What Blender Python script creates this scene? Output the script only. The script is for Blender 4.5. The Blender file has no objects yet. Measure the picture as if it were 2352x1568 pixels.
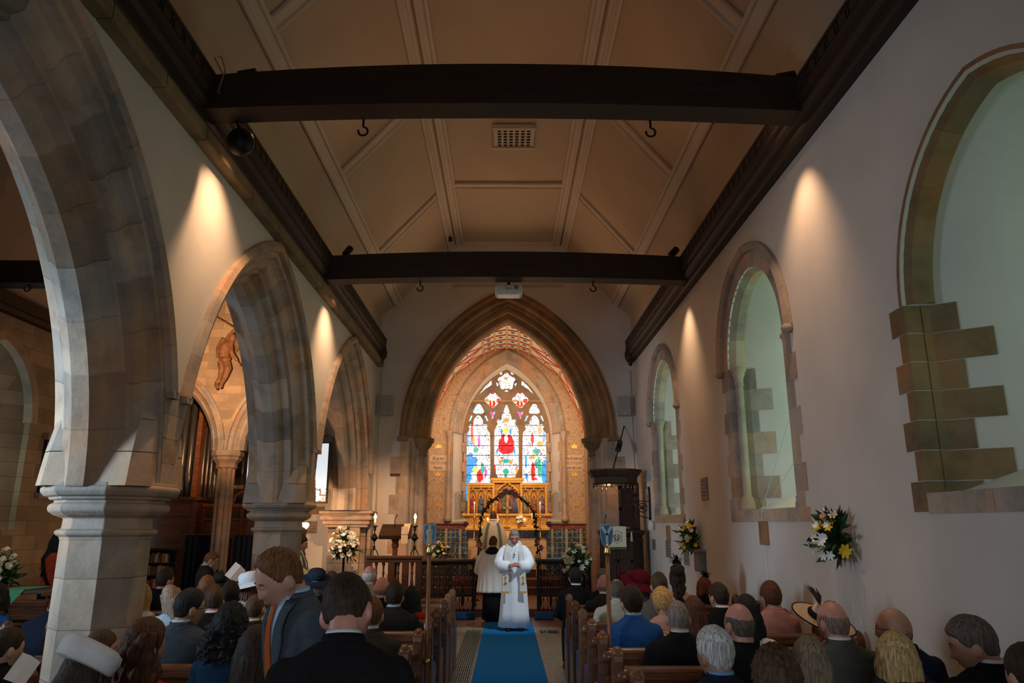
import bpy, bmesh, math, random
import numpy as np
from mathutils import Vector, Matrix, noise
from mathutils.geometry import tessellate_polygon

R_ = math.radians
sc = bpy.context.scene
COL = sc.collection

# ---------------------------------------------------------------- camera, world, light, exposure
FPX, CX, CY = 1690.0, 1176.0, 784.0
EYE = Vector((0, 0, 1.85)); PITCH = R_(14.0); YAW = math.atan(13 / 1690 * math.cos(PITCH))
cam_d = bpy.data.cameras.new('camera'); cam_d.sensor_width = 36; cam_d.lens = FPX / 2352 * 36
cam_d.clip_start = 0.05; cam_d.clip_end = 200
cam = bpy.data.objects.new('camera', cam_d); COL.objects.link(cam)
cam.location = EYE; cam.rotation_euler = (math.pi / 2 + PITCH, 0, -YAW)
sc.camera = cam
sc.view_settings.view_transform = 'Standard'; sc.view_settings.look = 'None'
sc.view_settings.gamma = 1; sc.view_settings.use_curve_mapping = False
sc.view_settings.exposure = 0.0
world = bpy.data.worlds.new('overcast sky'); sc.world = world; world.use_nodes = True
bg = world.node_tree.nodes['Background']; bg.inputs[0].default_value = (.75, .85, 1, 1); bg.inputs[1].default_value = .5

def area(name, loc, size, power, col, aim, spread=180):
    d = bpy.data.lights.new(name, 'AREA'); d.shape = 'RECTANGLE'; d.size, d.size_y = size
    d.energy = power; d.color = col; d.spread = R_(spread)
    o = bpy.data.objects.new(name, d); COL.objects.link(o); o.location = loc
    o.rotation_euler = (Vector(aim) - Vector(loc)).to_track_quat('-Z', 'Y').to_euler(); return o
def spot(name, loc, aim, power, col, ang, blend=.6, r=.04):
    d = bpy.data.lights.new(name, 'SPOT'); d.energy = power; d.color = col; d.spot_size = R_(ang); d.spot_blend = blend; d.shadow_soft_size = r
    o = bpy.data.objects.new(name, d); COL.objects.link(o); o.location = loc
    o.rotation_euler = (Vector(aim) - Vector(loc)).to_track_quat('-Z', 'Y').to_euler(); return o
def point(name, loc, power, col, r=.05):
    d = bpy.data.lights.new(name, 'POINT'); d.energy = power; d.color = col; d.shadow_soft_size = r
    o = bpy.data.objects.new(name, d); COL.objects.link(o); o.location = loc; return o

WARM = (1, .56, .27); COOL = (.72, .9, 1.0)
# aisle window daylight, plus added fill from an assumed, unseen west window
area('west daylight fill', (-.2, -2.8, 2.2), (2.2, 2.4), 34, (.78, .88, 1), (-.2, 7, .0), 100)  # cool low fill; the west wall itself has no opening
area('aisle window daylight', (-8.1, 3.4, 2.9), (1.3, 2.2), 80, (.60, .80, 1.0), (-3.2, 6.6, 1.6), 110)
spot('added pillar spot', (-7.9, 3.4, 2.7), (-3.55, 6.75, 2.55), 1250, (.54, .77, 1.0), 36, .8, .5)  # narrow spot added to brighten the near pillar and its arch
# wall-washing lamps beside the tie-beam ends
for yy in (6.62, 11.36):
    spot('wall washer lamp', (-2.40, yy + .04, 5.68), (-3.0, yy + .45, 3.5), 215, (1, .60, .33), 84, 1.0, .03)
    spot('wall washer lamp', (2.47, yy - .1, 5.60), (2.97, yy + .20, 3.4), 115, (1, .60, .33), 78, 1.0, .03)
    for sx in (-1, 1):
        point('beam end lamp', (sx * 2.46, yy + .12, 5.74), .8, WARM, .03)
# added warm fill for the nave, then lamps of the aisle and chancel
for yy in (3.0, 8.7, 13.6):
    area('nave roof fill', (0, yy, 5.9), (3.0, .3), 6.5, (1, .50, .24), (0, yy, 8))  # warm fill added for the roof, no fixture behind it
area('nave ambient fill', (0, 9.5, 5.4), (4, 8), 20, (1, .60, .36), (0, 9.5, 0))  # broad ambient fill added over the whole nave
spot('aisle picture lamp', (-5.1, 12.0, 4.6), (-6.2, 16.6, 5.2), 1250, (1, .60, .33), 62, .8)
area('aisle lamp', (-6.0, 8.0, 5.0), (2, 5), 18, WARM, (-6.0, 8.0, 0))
point('organ lamp', (-6.75, 17.1, 2.75), 5, (1, .5, .18), .04)
spot('chancel lamp', (-1.9, 17.75, 5.3), (.5, 22.5, 3.4), 470, (1, .70, .44), 85, .8)
spot('chancel lamp', (1.9, 17.75, 5.3), (-.5, 22.5, 3.4), 470, (1, .70, .44), 85, .8)
area('chancel uplight', (0, 19.6, 3.3), (3, 3), 95, (1, .70, .44), (0, 19.6, 7))
spot('reredos lamp', (0, 18.9, 4.6), (0, 22.1, 2.3), 170, (1, .68, .34), 40, .8)
spot('added robe spot', (1.7, 11.3, 5.42), (.15, 14.2, .85), 760, (.72, .86, 1), 21, .8)  # cool spot added and angled for the clergyman's robe folds
spot('added carpet spot', (.3, 6.75, 5.5), (.05, 11.2, 0), 300, (.74, .88, 1), 34, .9)  # cool spot added to brighten the carpet and pew ends
spot('pew lamp', (1.3, 5.9, 5.5), (1.5, 6.2, 1.0), 125, (1, .80, .62), 54, .95)
spot('pew lamp', (-1.5, 5.9, 5.5), (-1.6, 5.2, 1.2), 115, (1, .80, .62), 66, .9)
spot('lectern lamp', (-1.3, 11.3, 5.45), (-2.5, 16.0, 1.7), 1150, (1, .56, .29), 36, .9)
point('pulpit lamp', (2.15, 15.85, 2.55), 6, WARM, .04)

def at(u, v, y):
    "point at depth y behind pixel (u,v) of the 2352x1568 photograph"
    fw = Vector((math.sin(YAW) * math.cos(PITCH), math.cos(YAW) * math.cos(PITCH), math.sin(PITCH)))
    rt = Vector((math.cos(YAW), -math.sin(YAW), 0)); up = rt.cross(fw)
    d = fw + rt * ((u - CX) / FPX) - up * ((v - CY) / FPX)
    return EYE + d * (y / d.y)

# ---------------------------------------------------------------- materials
MATS = {}
def nodes(name):
    m = bpy.data.materials.new(name); m.use_nodes = True; nt = m.node_tree
    return m, nt, nt.nodes['Principled BSDF']
def rgba(c): return (c[0], c[1], c[2], 1)
def N(nt, t, **kw):
    n = nt.nodes.new(t)
    for k, v in kw.items():
        if k.startswith('i_'):
            n.inputs[k[2:].replace('_', ' ')].default_value = v
        else: setattr(n, k, v)
    return n
def mapped(nt, scale, coord='Object'):
    tc = N(nt, 'ShaderNodeTexCoord'); mp = N(nt, 'ShaderNodeMapping')
    nt.links.new(tc.outputs[coord], mp.inputs[0]); mp.inputs['Scale'].default_value = scale; return mp
def ramp(nt, src, stops):
    r = N(nt, 'ShaderNodeValToRGB'); e = r.color_ramp.elements
    while len(e) < len(stops): e.new(.5)
    for k, (p, c) in enumerate(stops): e[k].position = p; e[k].color = rgba(c)
    nt.links.new(src, r.inputs[0]); return r
def mul(nt, a, b, fac=1.0, mode='MULTIPLY'):
    m = N(nt, 'ShaderNodeMix', data_type='RGBA', blend_type=mode); m.inputs[0].default_value = fac
    nt.links.new(a, m.inputs[6]); nt.links.new(b, m.inputs[7]); return m.outputs[2]
def bump(nt, src, bsdf, strength=.3, dist=.01):
    b = N(nt, 'ShaderNodeBump'); b.inputs['Strength'].default_value = strength; b.inputs['Distance'].default_value = dist
    nt.links.new(src, b.inputs['Height']); nt.links.new(b.outputs[0], bsdf.inputs['Normal'])
def mat(name, col, rough=.6, metal=0, var=.15, scale=12, bmp=.15, stretch=(1, 1, 1), spec=.4):
    if name in MATS: return MATS[name]
    m, nt, b = nodes(name); b.inputs['Roughness'].default_value = rough; b.inputs['Metallic'].default_value = metal
    b.inputs['Specular IOR Level'].default_value = spec
    mp = mapped(nt, tuple(scale * s for s in stretch)); n = N(nt, 'ShaderNodeTexNoise', i_Scale=1.0, i_Detail=5.0)
    nt.links.new(mp.outputs[0], n.inputs[0])
    r = ramp(nt, n.outputs[0], [(.3, [c * (1 - var) for c in col]), (.7, [min(1, c * (1 + var)) for c in col])])
    nt.links.new(r.outputs[0], b.inputs['Base Color'])
    if bmp: bump(nt, n.outputs[0], b, bmp)
    MATS[name] = m; return m
def stone(name, col, rough=.85):
    "masonry: the colour of each block comes from the face colour of the mesh"
    if name in MATS: return MATS[name]
    m, nt, b = nodes(name); b.inputs['Roughness'].default_value = rough; b.inputs['Specular IOR Level'].default_value = .25
    at_ = N(nt, 'ShaderNodeAttribute', attribute_name='Col')
    mp = mapped(nt, (3, 3, 3)); n = N(nt, 'ShaderNodeTexNoise', i_Scale=1.0, i_Detail=7.0, i_Roughness=.65); nt.links.new(mp.outputs[0], n.inputs[0])
    r = ramp(nt, n.outputs[0], [(.25, [c * .58 for c in col]), (.48, col), (.75, [c * 1.25 for c in col])])
    mp3 = mapped(nt, (1.7, 1.7, 1.1)); n3 = N(nt, 'ShaderNodeTexNoise', i_Scale=1.0, i_Detail=3.0); nt.links.new(mp3.outputs[0], n3.inputs[0])
    r3 = ramp(nt, n3.outputs[0], [(.36, (.80, .86, .92)), (.5, (1, 1, 1)), (.64, (1.16, .93, .78))])
    nt.links.new(mul(nt, mul(nt, r.outputs[0], r3.outputs[0]), at_.outputs[0]), b.inputs['Base Color'])
    mp2 = mapped(nt, (22, 22, 22)); n2 = N(nt, 'ShaderNodeTexNoise', i_Scale=1.0, i_Detail=4.0); nt.links.new(mp2.outputs[0], n2.inputs[0])
    bump(nt, n2.outputs[0], b, .35, .012); MATS[name] = m; return m
def ashlar(name, col, w, h, axis='XZ', rough=.9, mortar=.55):
    "coursed stone wall"
    if name in MATS: return MATS[name]
    m, nt, b = nodes(name); b.inputs['Roughness'].default_value = rough
    tc = N(nt, 'ShaderNodeTexCoord'); sp = N(nt, 'ShaderNodeSeparateXYZ'); cb = N(nt, 'ShaderNodeCombineXYZ')
    nt.links.new(tc.outputs['Object'], sp.inputs[0])
    nt.links.new(sp.outputs[axis[0]], cb.inputs[0]); nt.links.new(sp.outputs[axis[1]], cb.inputs[1])
    br = N(nt, 'ShaderNodeTexBrick', i_Scale=1.0, i_Mortar_Size=.006, i_Brick_Width=w, i_Row_Height=h, i_Mortar_Smooth=.4)
    br.inputs['Color1'].default_value = rgba([c * .72 for c in col]); br.inputs['Color2'].default_value = rgba([min(1, c * 1.2) for c in col]); br.inputs['Mortar'].default_value = rgba([c * mortar for c in col])
    nt.links.new(cb.outputs[0], br.inputs[0])
    n = N(nt, 'ShaderNodeTexNoise', i_Scale=2.2, i_Detail=6.0); nt.links.new(tc.outputs['Object'], n.inputs[0])
    r = ramp(nt, n.outputs[0], [(.3, (.72, .72, .72)), (.7, (1.15, 1.1, 1.05))])
    nt.links.new(mul(nt, br.outputs[0], r.outputs[0]), b.inputs['Base Color']); bump(nt, br.outputs[1], b, -.25, .01)
    MATS[name] = m; return m
def wood(name, col, rough=.4, axis=(2, 18, 18), dark=.5, coat=0):
    if name in MATS: return MATS[name]
    m, nt, b = nodes(name); b.inputs['Roughness'].default_value = rough; b.inputs['Coat Weight'].default_value = coat
    mp = mapped(nt, axis); n = N(nt, 'ShaderNodeTexNoise', i_Scale=1.0, i_Detail=6.0, i_Distortion=1.2); nt.links.new(mp.outputs[0], n.inputs[0])
    r = ramp(nt, n.outputs[0], [(.3, [c * dark for c in col]), (.55, col), (.8, [c * 1.35 for c in col])])
    nt.links.new(r.outputs[0], b.inputs['Base Color']); bump(nt, n.outputs[0], b, .2, .004); MATS[name] = m; return m
def glow(name, col, strength):
    if name in MATS: return MATS[name]
    m, nt, b = nodes(name); b.inputs['Base Color'].default_value = rgba(col); b.inputs['Emission Color'].default_value = rgba(col); b.inputs['Emission Strength'].default_value = strength
    MATS[name] = m; return m

PLASTER = mat('lime plaster', (.66, .60, .54), .9, var=.07, scale=1.3, bmp=.12, spec=.15)
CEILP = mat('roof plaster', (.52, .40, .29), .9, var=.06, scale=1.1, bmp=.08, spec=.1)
STONE = stone('sandstone', (.43, .335, .26))
BROWNSTONE = stone('brown sandstone', (.27, .165, .082)); TRACERY = stone('shaded window stone', (.27, .20, .135))  # tracery stone darkened, its backlit shade put into the colour
OAK = wood('black oak', (.030, .013, .006), .62)
PEWWOOD = wood('pew oak', (.17, .062, .022), .33, (3, 3, 22), .55, .25)
DARKWOOD = wood('dark carved oak', (.042, .017, .008), .58)
IRON = mat('wrought iron', (.02, .018, .016), .5, .6, .1)
BRASS = mat('brass', (.75, .5, .16), .3, 1, .1, bmp=0)
GOLD = mat('gilding', (.80, .42, .09), .38, .55, .25, 30, .3)
LEAF = mat('leaves', (.045, .10, .028), .6, 0, .45, 9)
DARKLEAF = mat('dark leaves', (.022, .055, .02), .6, 0, .4, 9)
WHITEPETAL = mat('white petals', (.88, .88, .80), .6, 0, .08)
YELLOW = mat('yellow petals', (.85, .58, .03), .6, 0, .15)
PINK = mat('dusky rose petals', (.52, .26, .30), .6, 0, .2)
WAX = mat('candle wax', (.88, .80, .62), .5, 0, .04)
FLAME = glow('candle flame', (1, .62, .22), 26)

# ---------------------------------------------------------------- mesh helpers
class MB:
    def __init__(s): s.v = []; s.f = []; s.c = []
    def add(s, vs, fs, col=(1, 1, 1)):
        o = len(s.v); s.v += [tuple(p) for p in vs]
        for f in fs: s.f.append(tuple(i + o for i in f)); s.c.append(col)
        return s
    def box(s, c, d, rz=0, col=(1, 1, 1), taper=1.0):
        x, y, z = (k / 2 for k in d); P = []
        for sz in (-1, 1):
            t = taper if sz > 0 else 1
            for a, b in ((-1, -1), (1, -1), (1, 1), (-1, 1)):
                px, py = a * x * t, b * y * t
                P.append((c[0] + px * math.cos(rz) - py * math.sin(rz), c[1] + px * math.sin(rz) + py * math.cos(rz), c[2] + sz * z))
        return s.add(P, [(3, 2, 1, 0), (4, 5, 6, 7), (0, 1, 5, 4), (1, 2, 6, 5), (2, 3, 7, 6), (3, 0, 4, 7)], col)
    def span(s, a, b, col=(1, 1, 1)):
        return s.box([(a[i] + b[i]) / 2 for i in range(3)], [abs(b[i] - a[i]) for i in range(3)], 0, col)
    def bar(s, a, b, w, h, col=(1, 1, 1), up=(0, 0, 1)):
        a, b = Vector(a), Vector(b); t = (b - a).normalized(); u = Vector(up)
        if abs(t.dot(u)) > .98: u = Vector((1, 0, 0))
        r = t.cross(u).normalized() * w / 2; n = r.cross(t).normalized() * h / 2
        P = [a - r - n, a + r - n, a + r + n, a - r + n, b - r - n, b + r - n, b + r + n, b - r + n]
        return s.add(P, [(0, 1, 2, 3), (7, 6, 5, 4), (0, 4, 5, 1), (1, 5, 6, 2), (2, 6, 7, 3), (3, 7, 4, 0)], col)
    def prism(s, poly, fn, d0, d1, col=(1, 1, 1), holes=()):
        "2-D polygon with holes extruded between depths; fn(a, b, depth) -> xyz"
        loops = [list(poly)] + [list(h) for h in holes]
        flat = [p for l in loops for p in l]; n = len(flat)
        tris = tessellate_polygon([[Vector((p[0], p[1], 0)) for p in l] for l in loops])
        vs = [fn(p[0], p[1], d0) for p in flat] + [fn(p[0], p[1], d1) for p in flat]
        fs = [tuple(t) for t in tris] + [tuple(i + n for i in reversed(t)) for t in tris]; o = 0
        for l in loops:
            k = len(l)
            for i in range(k):
                j = (i + 1) % k; fs.append((o + i, o + j, o + j + n, o + i + n))
            o += k
        return s.add(vs, fs, col)
    def tube(s, pts, rad, n=8, caps=True, col=(1, 1, 1), flat=1.0):
        pts = [Vector(p) for p in pts]; rad = rad if hasattr(rad, '__len__') else [rad] * len(pts)
        vs = []; ref = None
        for i, p in enumerate(pts):
            t = (pts[min(i + 1, len(pts) - 1)] - pts[max(i - 1, 0)]).normalized()
            if ref is None: ref = Vector((0, 0, 1)) if abs(t.z) < .9 else Vector((0, 1, 0))
            a = t.cross(ref).normalized(); b = a.cross(t).normalized(); ref = b
            for k in range(n):
                th = 2 * math.pi * k / n; vs.append(p + a * math.cos(th) * rad[i] + b * math.sin(th) * rad[i] * flat)
        fs = [(i * n + k, i * n + (k + 1) % n, (i + 1) * n + (k + 1) % n, (i + 1) * n + k) for i in range(len(pts) - 1) for k in range(n)]
        if caps: fs += [tuple(reversed(range(n))), tuple((len(pts) - 1) * n + k for k in range(n))]
        return s.add(vs, fs, col)
    def lathe(s, prof, n=16, c=(0, 0, 0), rot=0, col=(1, 1, 1), sx=1, sy=1, colf=None):
        o = len(s.v)
        for r, z in prof:
            for k in range(n):
                th = 2 * math.pi * k / n + rot; s.v.append((c[0] + r * sx * math.cos(th), c[1] + r * sy * math.sin(th), c[2] + z))
        for i in range(len(prof) - 1):
            for k in range(n):
                s.f.append((o + i * n + k, o + i * n + (k + 1) % n, o + (i + 1) * n + (k + 1) % n, o + (i + 1) * n + k)); s.c.append(colf(i, k) if colf else col)
        s.f.append(tuple(o + k for k in reversed(range(n)))); s.c.append(col)
        s.f.append(tuple(o + (len(prof) - 1) * n + k for k in range(n))); s.c.append(col); return s
    def ball(s, c, r, nu=14, nv=10, col=(1, 1, 1), fn=None):
        r = r if hasattr(r, '__len__') else (r, r, r); o = len(s.v)
        for j in range(nv + 1):
            ph = math.pi * (j / nv - .5)
            for k in range(nu):
                th = 2 * math.pi * k / nu; p = Vector((math.cos(ph) * math.cos(th), math.cos(ph) * math.sin(th), math.sin(ph)))
                q = Vector((p.x * r[0], p.y * r[1], p.z * r[2]))
                if fn: q = fn(p, q)
                s.v.append((c[0] + q.x, c[1] + q.y, c[2] + q.z))
        for j in range(nv):
            for k in range(nu):
                s.f.append((o + j * nu + k, o + j * nu + (k + 1) % nu, o + (j + 1) * nu + (k + 1) % nu, o + (j + 1) * nu + k)); s.c.append(col)
        return s
    def rings(s, rr, n=24, col=(1, 1, 1), e=2.4):
        "loft of super-elliptic rings (x, y, z, half width, half depth)"
        o = len(s.v)
        for x, y, z, w, d in rr:
            for k in range(n):
                th = 2 * math.pi * k / n; cs, sn = math.cos(th), math.sin(th)
                s.v.append((x + w * math.copysign(abs(cs) ** (2 / e), cs), y + d * math.copysign(abs(sn) ** (2 / e), sn), z))
        for i in range(len(rr) - 1):
            for k in range(n):
                s.f.append((o + i * n + k, o + i * n + (k + 1) % n, o + (i + 1) * n + (k + 1) % n, o + (i + 1) * n + k)); s.c.append(col)
        s.f.append(tuple(o + k for k in reversed(range(n)))); s.c.append(col)
        s.f.append(tuple(o + (len(rr) - 1) * n + k for k in range(n))); s.c.append(col); return s
    def xform(s, M): s.v = [tuple(M @ Vector(p)) for p in s.v]; return s
    def mesh(s, name, m, smooth=False):
        me = bpy.data.meshes.new(name); me.from_pydata(s.v, [], s.f)
        ca = me.color_attributes.new('Col', 'FLOAT_COLOR', 'CORNER')
        arr = np.repeat(np.array([(c[0], c[1], c[2], 1.0) for c in s.c], dtype=np.float32), [len(f) for f in s.f], axis=0)
        if len(arr) == len(ca.data): ca.data.foreach_set('color', arr.ravel())
        if m: me.materials.append(m)
        if smooth: me.shade_smooth()
        me.update(); return me
    def build(s, name, m, parent=None, smooth=False, loc=None, recalc=True, bev=0):
        me = s.mesh(name, m, smooth)
        if recalc:
            b = bmesh.new(); b.from_mesh(me); bmesh.ops.recalc_face_normals(b, faces=b.faces); b.to_mesh(me); b.free()
        o = bpy.data.objects.new(name, me); COL.objects.link(o)
        if parent: o.parent = parent
        if loc: o.location = loc
        if bev:
            bm_ = o.modifiers.new('edge', 'BEVEL'); bm_.width = bev; bm_.segments = 2; bm_.limit_method = 'ANGLE'
        return o
def tag(o, label=None, cat=None, group=None, kind=None):
    if label: o['label'] = label
    if cat: o['category'] = cat
    if group: o['group'] = group
    if kind: o['kind'] = kind
    return o
def thing(name, label, cat, loc=(0, 0, 0), rz=0, group=None, kind=None):
    o = bpy.data.objects.new(name, None); COL.objects.link(o); o.location = loc; o.rotation_euler = (0, 0, rz); o.empty_display_size = .1
    return tag(o, label, cat, group, kind)
def copy_tree(o, parent=None):
    c = o.copy(); COL.objects.link(c); c.parent = parent if parent else o.parent
    for ch in list(o.children): copy_tree(ch, c)
    return c
def structure(o): o['kind'] = 'structure'; return o
rnd = random.Random(7)
def blockcol(v=.22, r=rnd):
    k = 1 + r.uniform(-v, v); w = r.uniform(-.07, .10); return (k * (1 + w), k, k * (1 - w * 1.1))

# ---- pointed arches
class Arch:
    "two-centred arch: half width w, rise, springing height"
    def __init__(s, w, rise, zs, ctr=0): s.w, s.zs, s.ctr = w, zs, ctr; s.R = (rise * rise + w * w) / (2 * w); s.cx = w - s.R
    def pt(s, d, t):
        "t 0..1 left spring to apex to right spring at inward offset d"
        r = s.R - d; side = 1 if t > .5 else -1; q = (1 - t) * 2 if t > .5 else t * 2
        th = q * math.acos(max(-1, min(1, -s.cx / r))); return (s.ctr + side * (s.cx + r * math.cos(th)), s.zs + r * math.sin(th))
    def line(s, d=0, n=32): return [s.pt(d, i / n) for i in range(n + 1)]
    def z_at(s, d, x):
        r = s.R - d; return s.zs + math.sqrt(max(0, r * r - (abs(x - s.ctr) - s.cx) ** 2))
def sweep_arch(mb, A, prof, fn, blocks=9, sub=3, vary=.22, t0=0.0, t1=1.0, seed=1, mortar=.80):
    "profile [(inward offset, depth)] swept along the arch in separate voussoirs; fn(a, z, depth) -> xyz"
    r = random.Random(seed); g = .0022
    n2 = blocks * 2
    for b in range(n2):
        ta, tb = t0 + (t1 - t0) * b / n2, t0 + (t1 - t0) * (b + 1) / n2; col = blockcol(vary, r)
        ts = [ta + (tb - g - ta) * i / sub for i in range(sub + 1)] + [tb]
        for i in range(len(ts) - 1):
            c = col if i < sub else tuple(k * mortar for k in col)
            for (d0, y0), (d1, y1) in zip(prof, prof[1:]):
                P = [fn(*A.pt(d0, ts[i]), y0), fn(*A.pt(d1, ts[i]), y1), fn(*A.pt(d1, ts[i + 1]), y1), fn(*A.pt(d0, ts[i + 1]), y0)]
                mb.add(P, [(0, 1, 2, 3)], c)
def sweep_jamb(mb, prof, fn, a, side, z0, z1, courses, seed=1, vary=.22):
    r = random.Random(seed); h = (z1 - z0) / courses
    for b in range(courses):
        col = blockcol(vary, r)
        for (za, zb, c) in ((z0 + b * h, z0 + (b + 1) * h - .008, col), (z0 + (b + 1) * h - .008, z0 + (b + 1) * h, tuple(k * .78 for k in col))):
            for (d0, y0), (d1, y1) in zip(prof, prof[1:]):
                mb.add([fn(a + side * (-d0), za, y0), fn(a + side * (-d1), za, y1), fn(a + side * (-d1), zb, y1), fn(a + side * (-d0), zb, y0)], [(0, 1, 2, 3)], c)
def pier_mb(r, z0, z1, courses, seed, n=8, c=(0, 0), vary=.2):
    mb = MB(); rr = random.Random(seed); h = (z1 - z0) / courses
    for b in range(courses):
        cols = [blockcol(vary, rr) for _ in range(n)]
        if b % 2: cols = [cols[k // 2] for k in range(n)]
        za, zb = z0 + b * h, z0 + (b + 1) * h
        mb.lathe([(r, za), (r, zb - .008)], n, (c[0], c[1], 0), math.pi / n, colf=lambda i, k: cols[k])
        mb.lathe([(r - .003, zb - .008), (r - .003, zb)], n, (c[0], c[1], 0), math.pi / n, colf=lambda i, k: tuple(.6 * q for q in cols[k]))
    return mb
# ================================================================ the building
WL, WR, YE = -2.95, 2.92, 16.6
NW = -8.2
fnL = lambda a, z, d: (WL - d, a, z)
fnR = lambda a, z, d: (WR + d, a, z)
fnE = lambda a, z, d: (a, YE + d, z)

# floors
def tile_floor(name, c1, c2, w, h, mort):
    m, nt, b = nodes(name); b.inputs['Roughness'].default_value = .45
    mp = mapped(nt, (1, 1, 1)); br = N(nt, 'ShaderNodeTexBrick', i_Scale=1.0, i_Brick_Width=w, i_Row_Height=h, i_Mortar_Size=.006, offset=0.5)
    br.inputs['Color1'].default_value = rgba(c1); br.inputs['Color2'].default_value = rgba(c2); br.inputs['Mortar'].default_value = rgba(mort)
    nt.links.new(mp.outputs[0], br.inputs[0]); n = N(nt, 'ShaderNodeTexNoise', i_Scale=4.0, i_Detail=6.0); nt.links.new(mp.outputs[0], n.inputs[0])
    r = ramp(nt, n.outputs[0], [(.3, (.65, .65, .65)), (.7, (1.2, 1.2, 1.2))])
    nt.links.new(mul(nt, br.outputs[0], r.outputs[0]), b.inputs['Base Color']); bump(nt, br.outputs[1], b, -.2, .004); return m
FLAG = tile_floor('stone flags', (.23, .20, .155), (.18, .175, .15), .62, .46, (.07, .065, .05))
REDTILE = tile_floor('red tiles', (.20, .065, .035), (.155, .05, .03), .16, .16, (.05, .03, .02))
mb = MB(); mb.span((NW - .1, -3.1, -.12), (3.9, 14.62, 0)); structure(mb.build('floor', FLAG))
mb = MB(); mb.span((NW - .1, 14.62, -.12), (3.9, 15.95, 0)); structure(mb.build('floor_crossing', REDTILE))
mb = MB(); mb.span((NW - .1, 15.95, -.12), (2.92, 19.2, .0)); mb.span((-2.5, 16.35, 0), (2.5, 19.6, .14)); mb.span((-2.5, 19.6, -.1), (2.5, 22.6, .30)); mb.span((-2.5, 20.2, .3), (2.5, 22.6, .46)); structure(mb.build('floor_chancel', REDTILE))
# green stone margin beside the aisle on the right
mb = MB(); mb.span((.56, 4.5, 0), (.60, 14.6, .006)); mb.span((.66, 4.5, 0), (.74, 14.6, .004))
tag(structure(mb.build('trim_1', mat('green slate strip', (.12, .17, .15), .4))))

# ---- walls of the nave
arcs = [Arch(2.42, 3.2, 2.15, c) for c in (4.075, 8.925, 13.775)]
poly = [(-3.0, 6.0), (17.5, 6.0), (17.5, 2.15)]
for A in reversed(arcs): poly += list(reversed(A.line(.06, 40)))
poly += [(-3.0, 2.15)]
mb = MB(); mb.prism(poly, fnL, 0, .9); structure(mb.build('wall_left', PLASTER))
mb = MB(); mb.span((WL - .9, -3, 0), (WL, 1.25, 2.15)); structure(mb.build('wall_left_end', PLASTER))

def win_outline(A, zs0, n=28, d=0):
    l = A.line(d, n); return [(l[0][0], zs0)] + l + [(l[-1][0], zs0)]
# nave windows on the right: (centre, half width of the opening, rise, spring, sill)
wins = [dict(c=13.57, w=.98, rise=1.03, zs=3.84, sill=2.02), dict(c=8.50, w=.98, rise=1.03, zs=3.84, sill=2.02), dict(c=4.12, w=1.05, rise=1.22, zs=3.42, sill=2.06)]
for w in wins: w['A'] = Arch(w['w'] , w['rise'], w['zs'], w['c'])
poly = [(-3, -.1), (16.7, -.1), (16.7, 6.8), (-3, 6.8)]
mb = MB(); mb.prism(poly, fnR, 0, .18, holes=[win_outline(w['A'], w['sill']) for w in wins]); structure(mb.build('wall_right', PLASTER))
WGLASS = {}
def window_glass(name, col, k):
    m, nt, b = nodes(name); b.inputs['Roughness'].default_value = .3
    tc = N(nt, 'ShaderNodeTexCoord'); sp = N(nt, 'ShaderNodeSeparateXYZ'); cb = N(nt, 'ShaderNodeCombineXYZ'); nt.links.new(tc.outputs['Object'], sp.inputs[0])
    ad = N(nt, 'ShaderNodeMath', operation='ADD'); su = N(nt, 'ShaderNodeMath', operation='SUBTRACT')
    for q in (ad, su): nt.links.new(sp.outputs[1], q.inputs[0]); nt.links.new(sp.outputs[2], q.inputs[1])
    nt.links.new(ad.outputs[0], cb.inputs[0]); nt.links.new(su.outputs[0], cb.inputs[1])
    br = N(nt, 'ShaderNodeTexBrick', i_Scale=1.0, i_Brick_Width=.16, i_Row_Height=.16, i_Mortar_Size=.008, offset=0.0)
    br.inputs['Color1'].default_value = rgba(col); br.inputs['Color2'].default_value = rgba([c * .85 for c in col]); br.inputs['Mortar'].default_value = (.01, .01, .01, 1)
    nt.links.new(cb.outputs[0], br.inputs[0]); nt.links.new(br.outputs[0], b.inputs['Emission Color']); b.inputs['Emission Strength'].default_value = k
    b.inputs['Base Color'].default_value = (.05, .06, .06, 1); return m
G_GREEN = window_glass('leaded green glass', (.55, .95, .66), 2.9); G_DIM = window_glass('dimmed leaded green glass', (.50, .95, .68), 1.5)  # second one is the green glass dimmed to keep the nearest recess darker
STL = STONE
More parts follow.
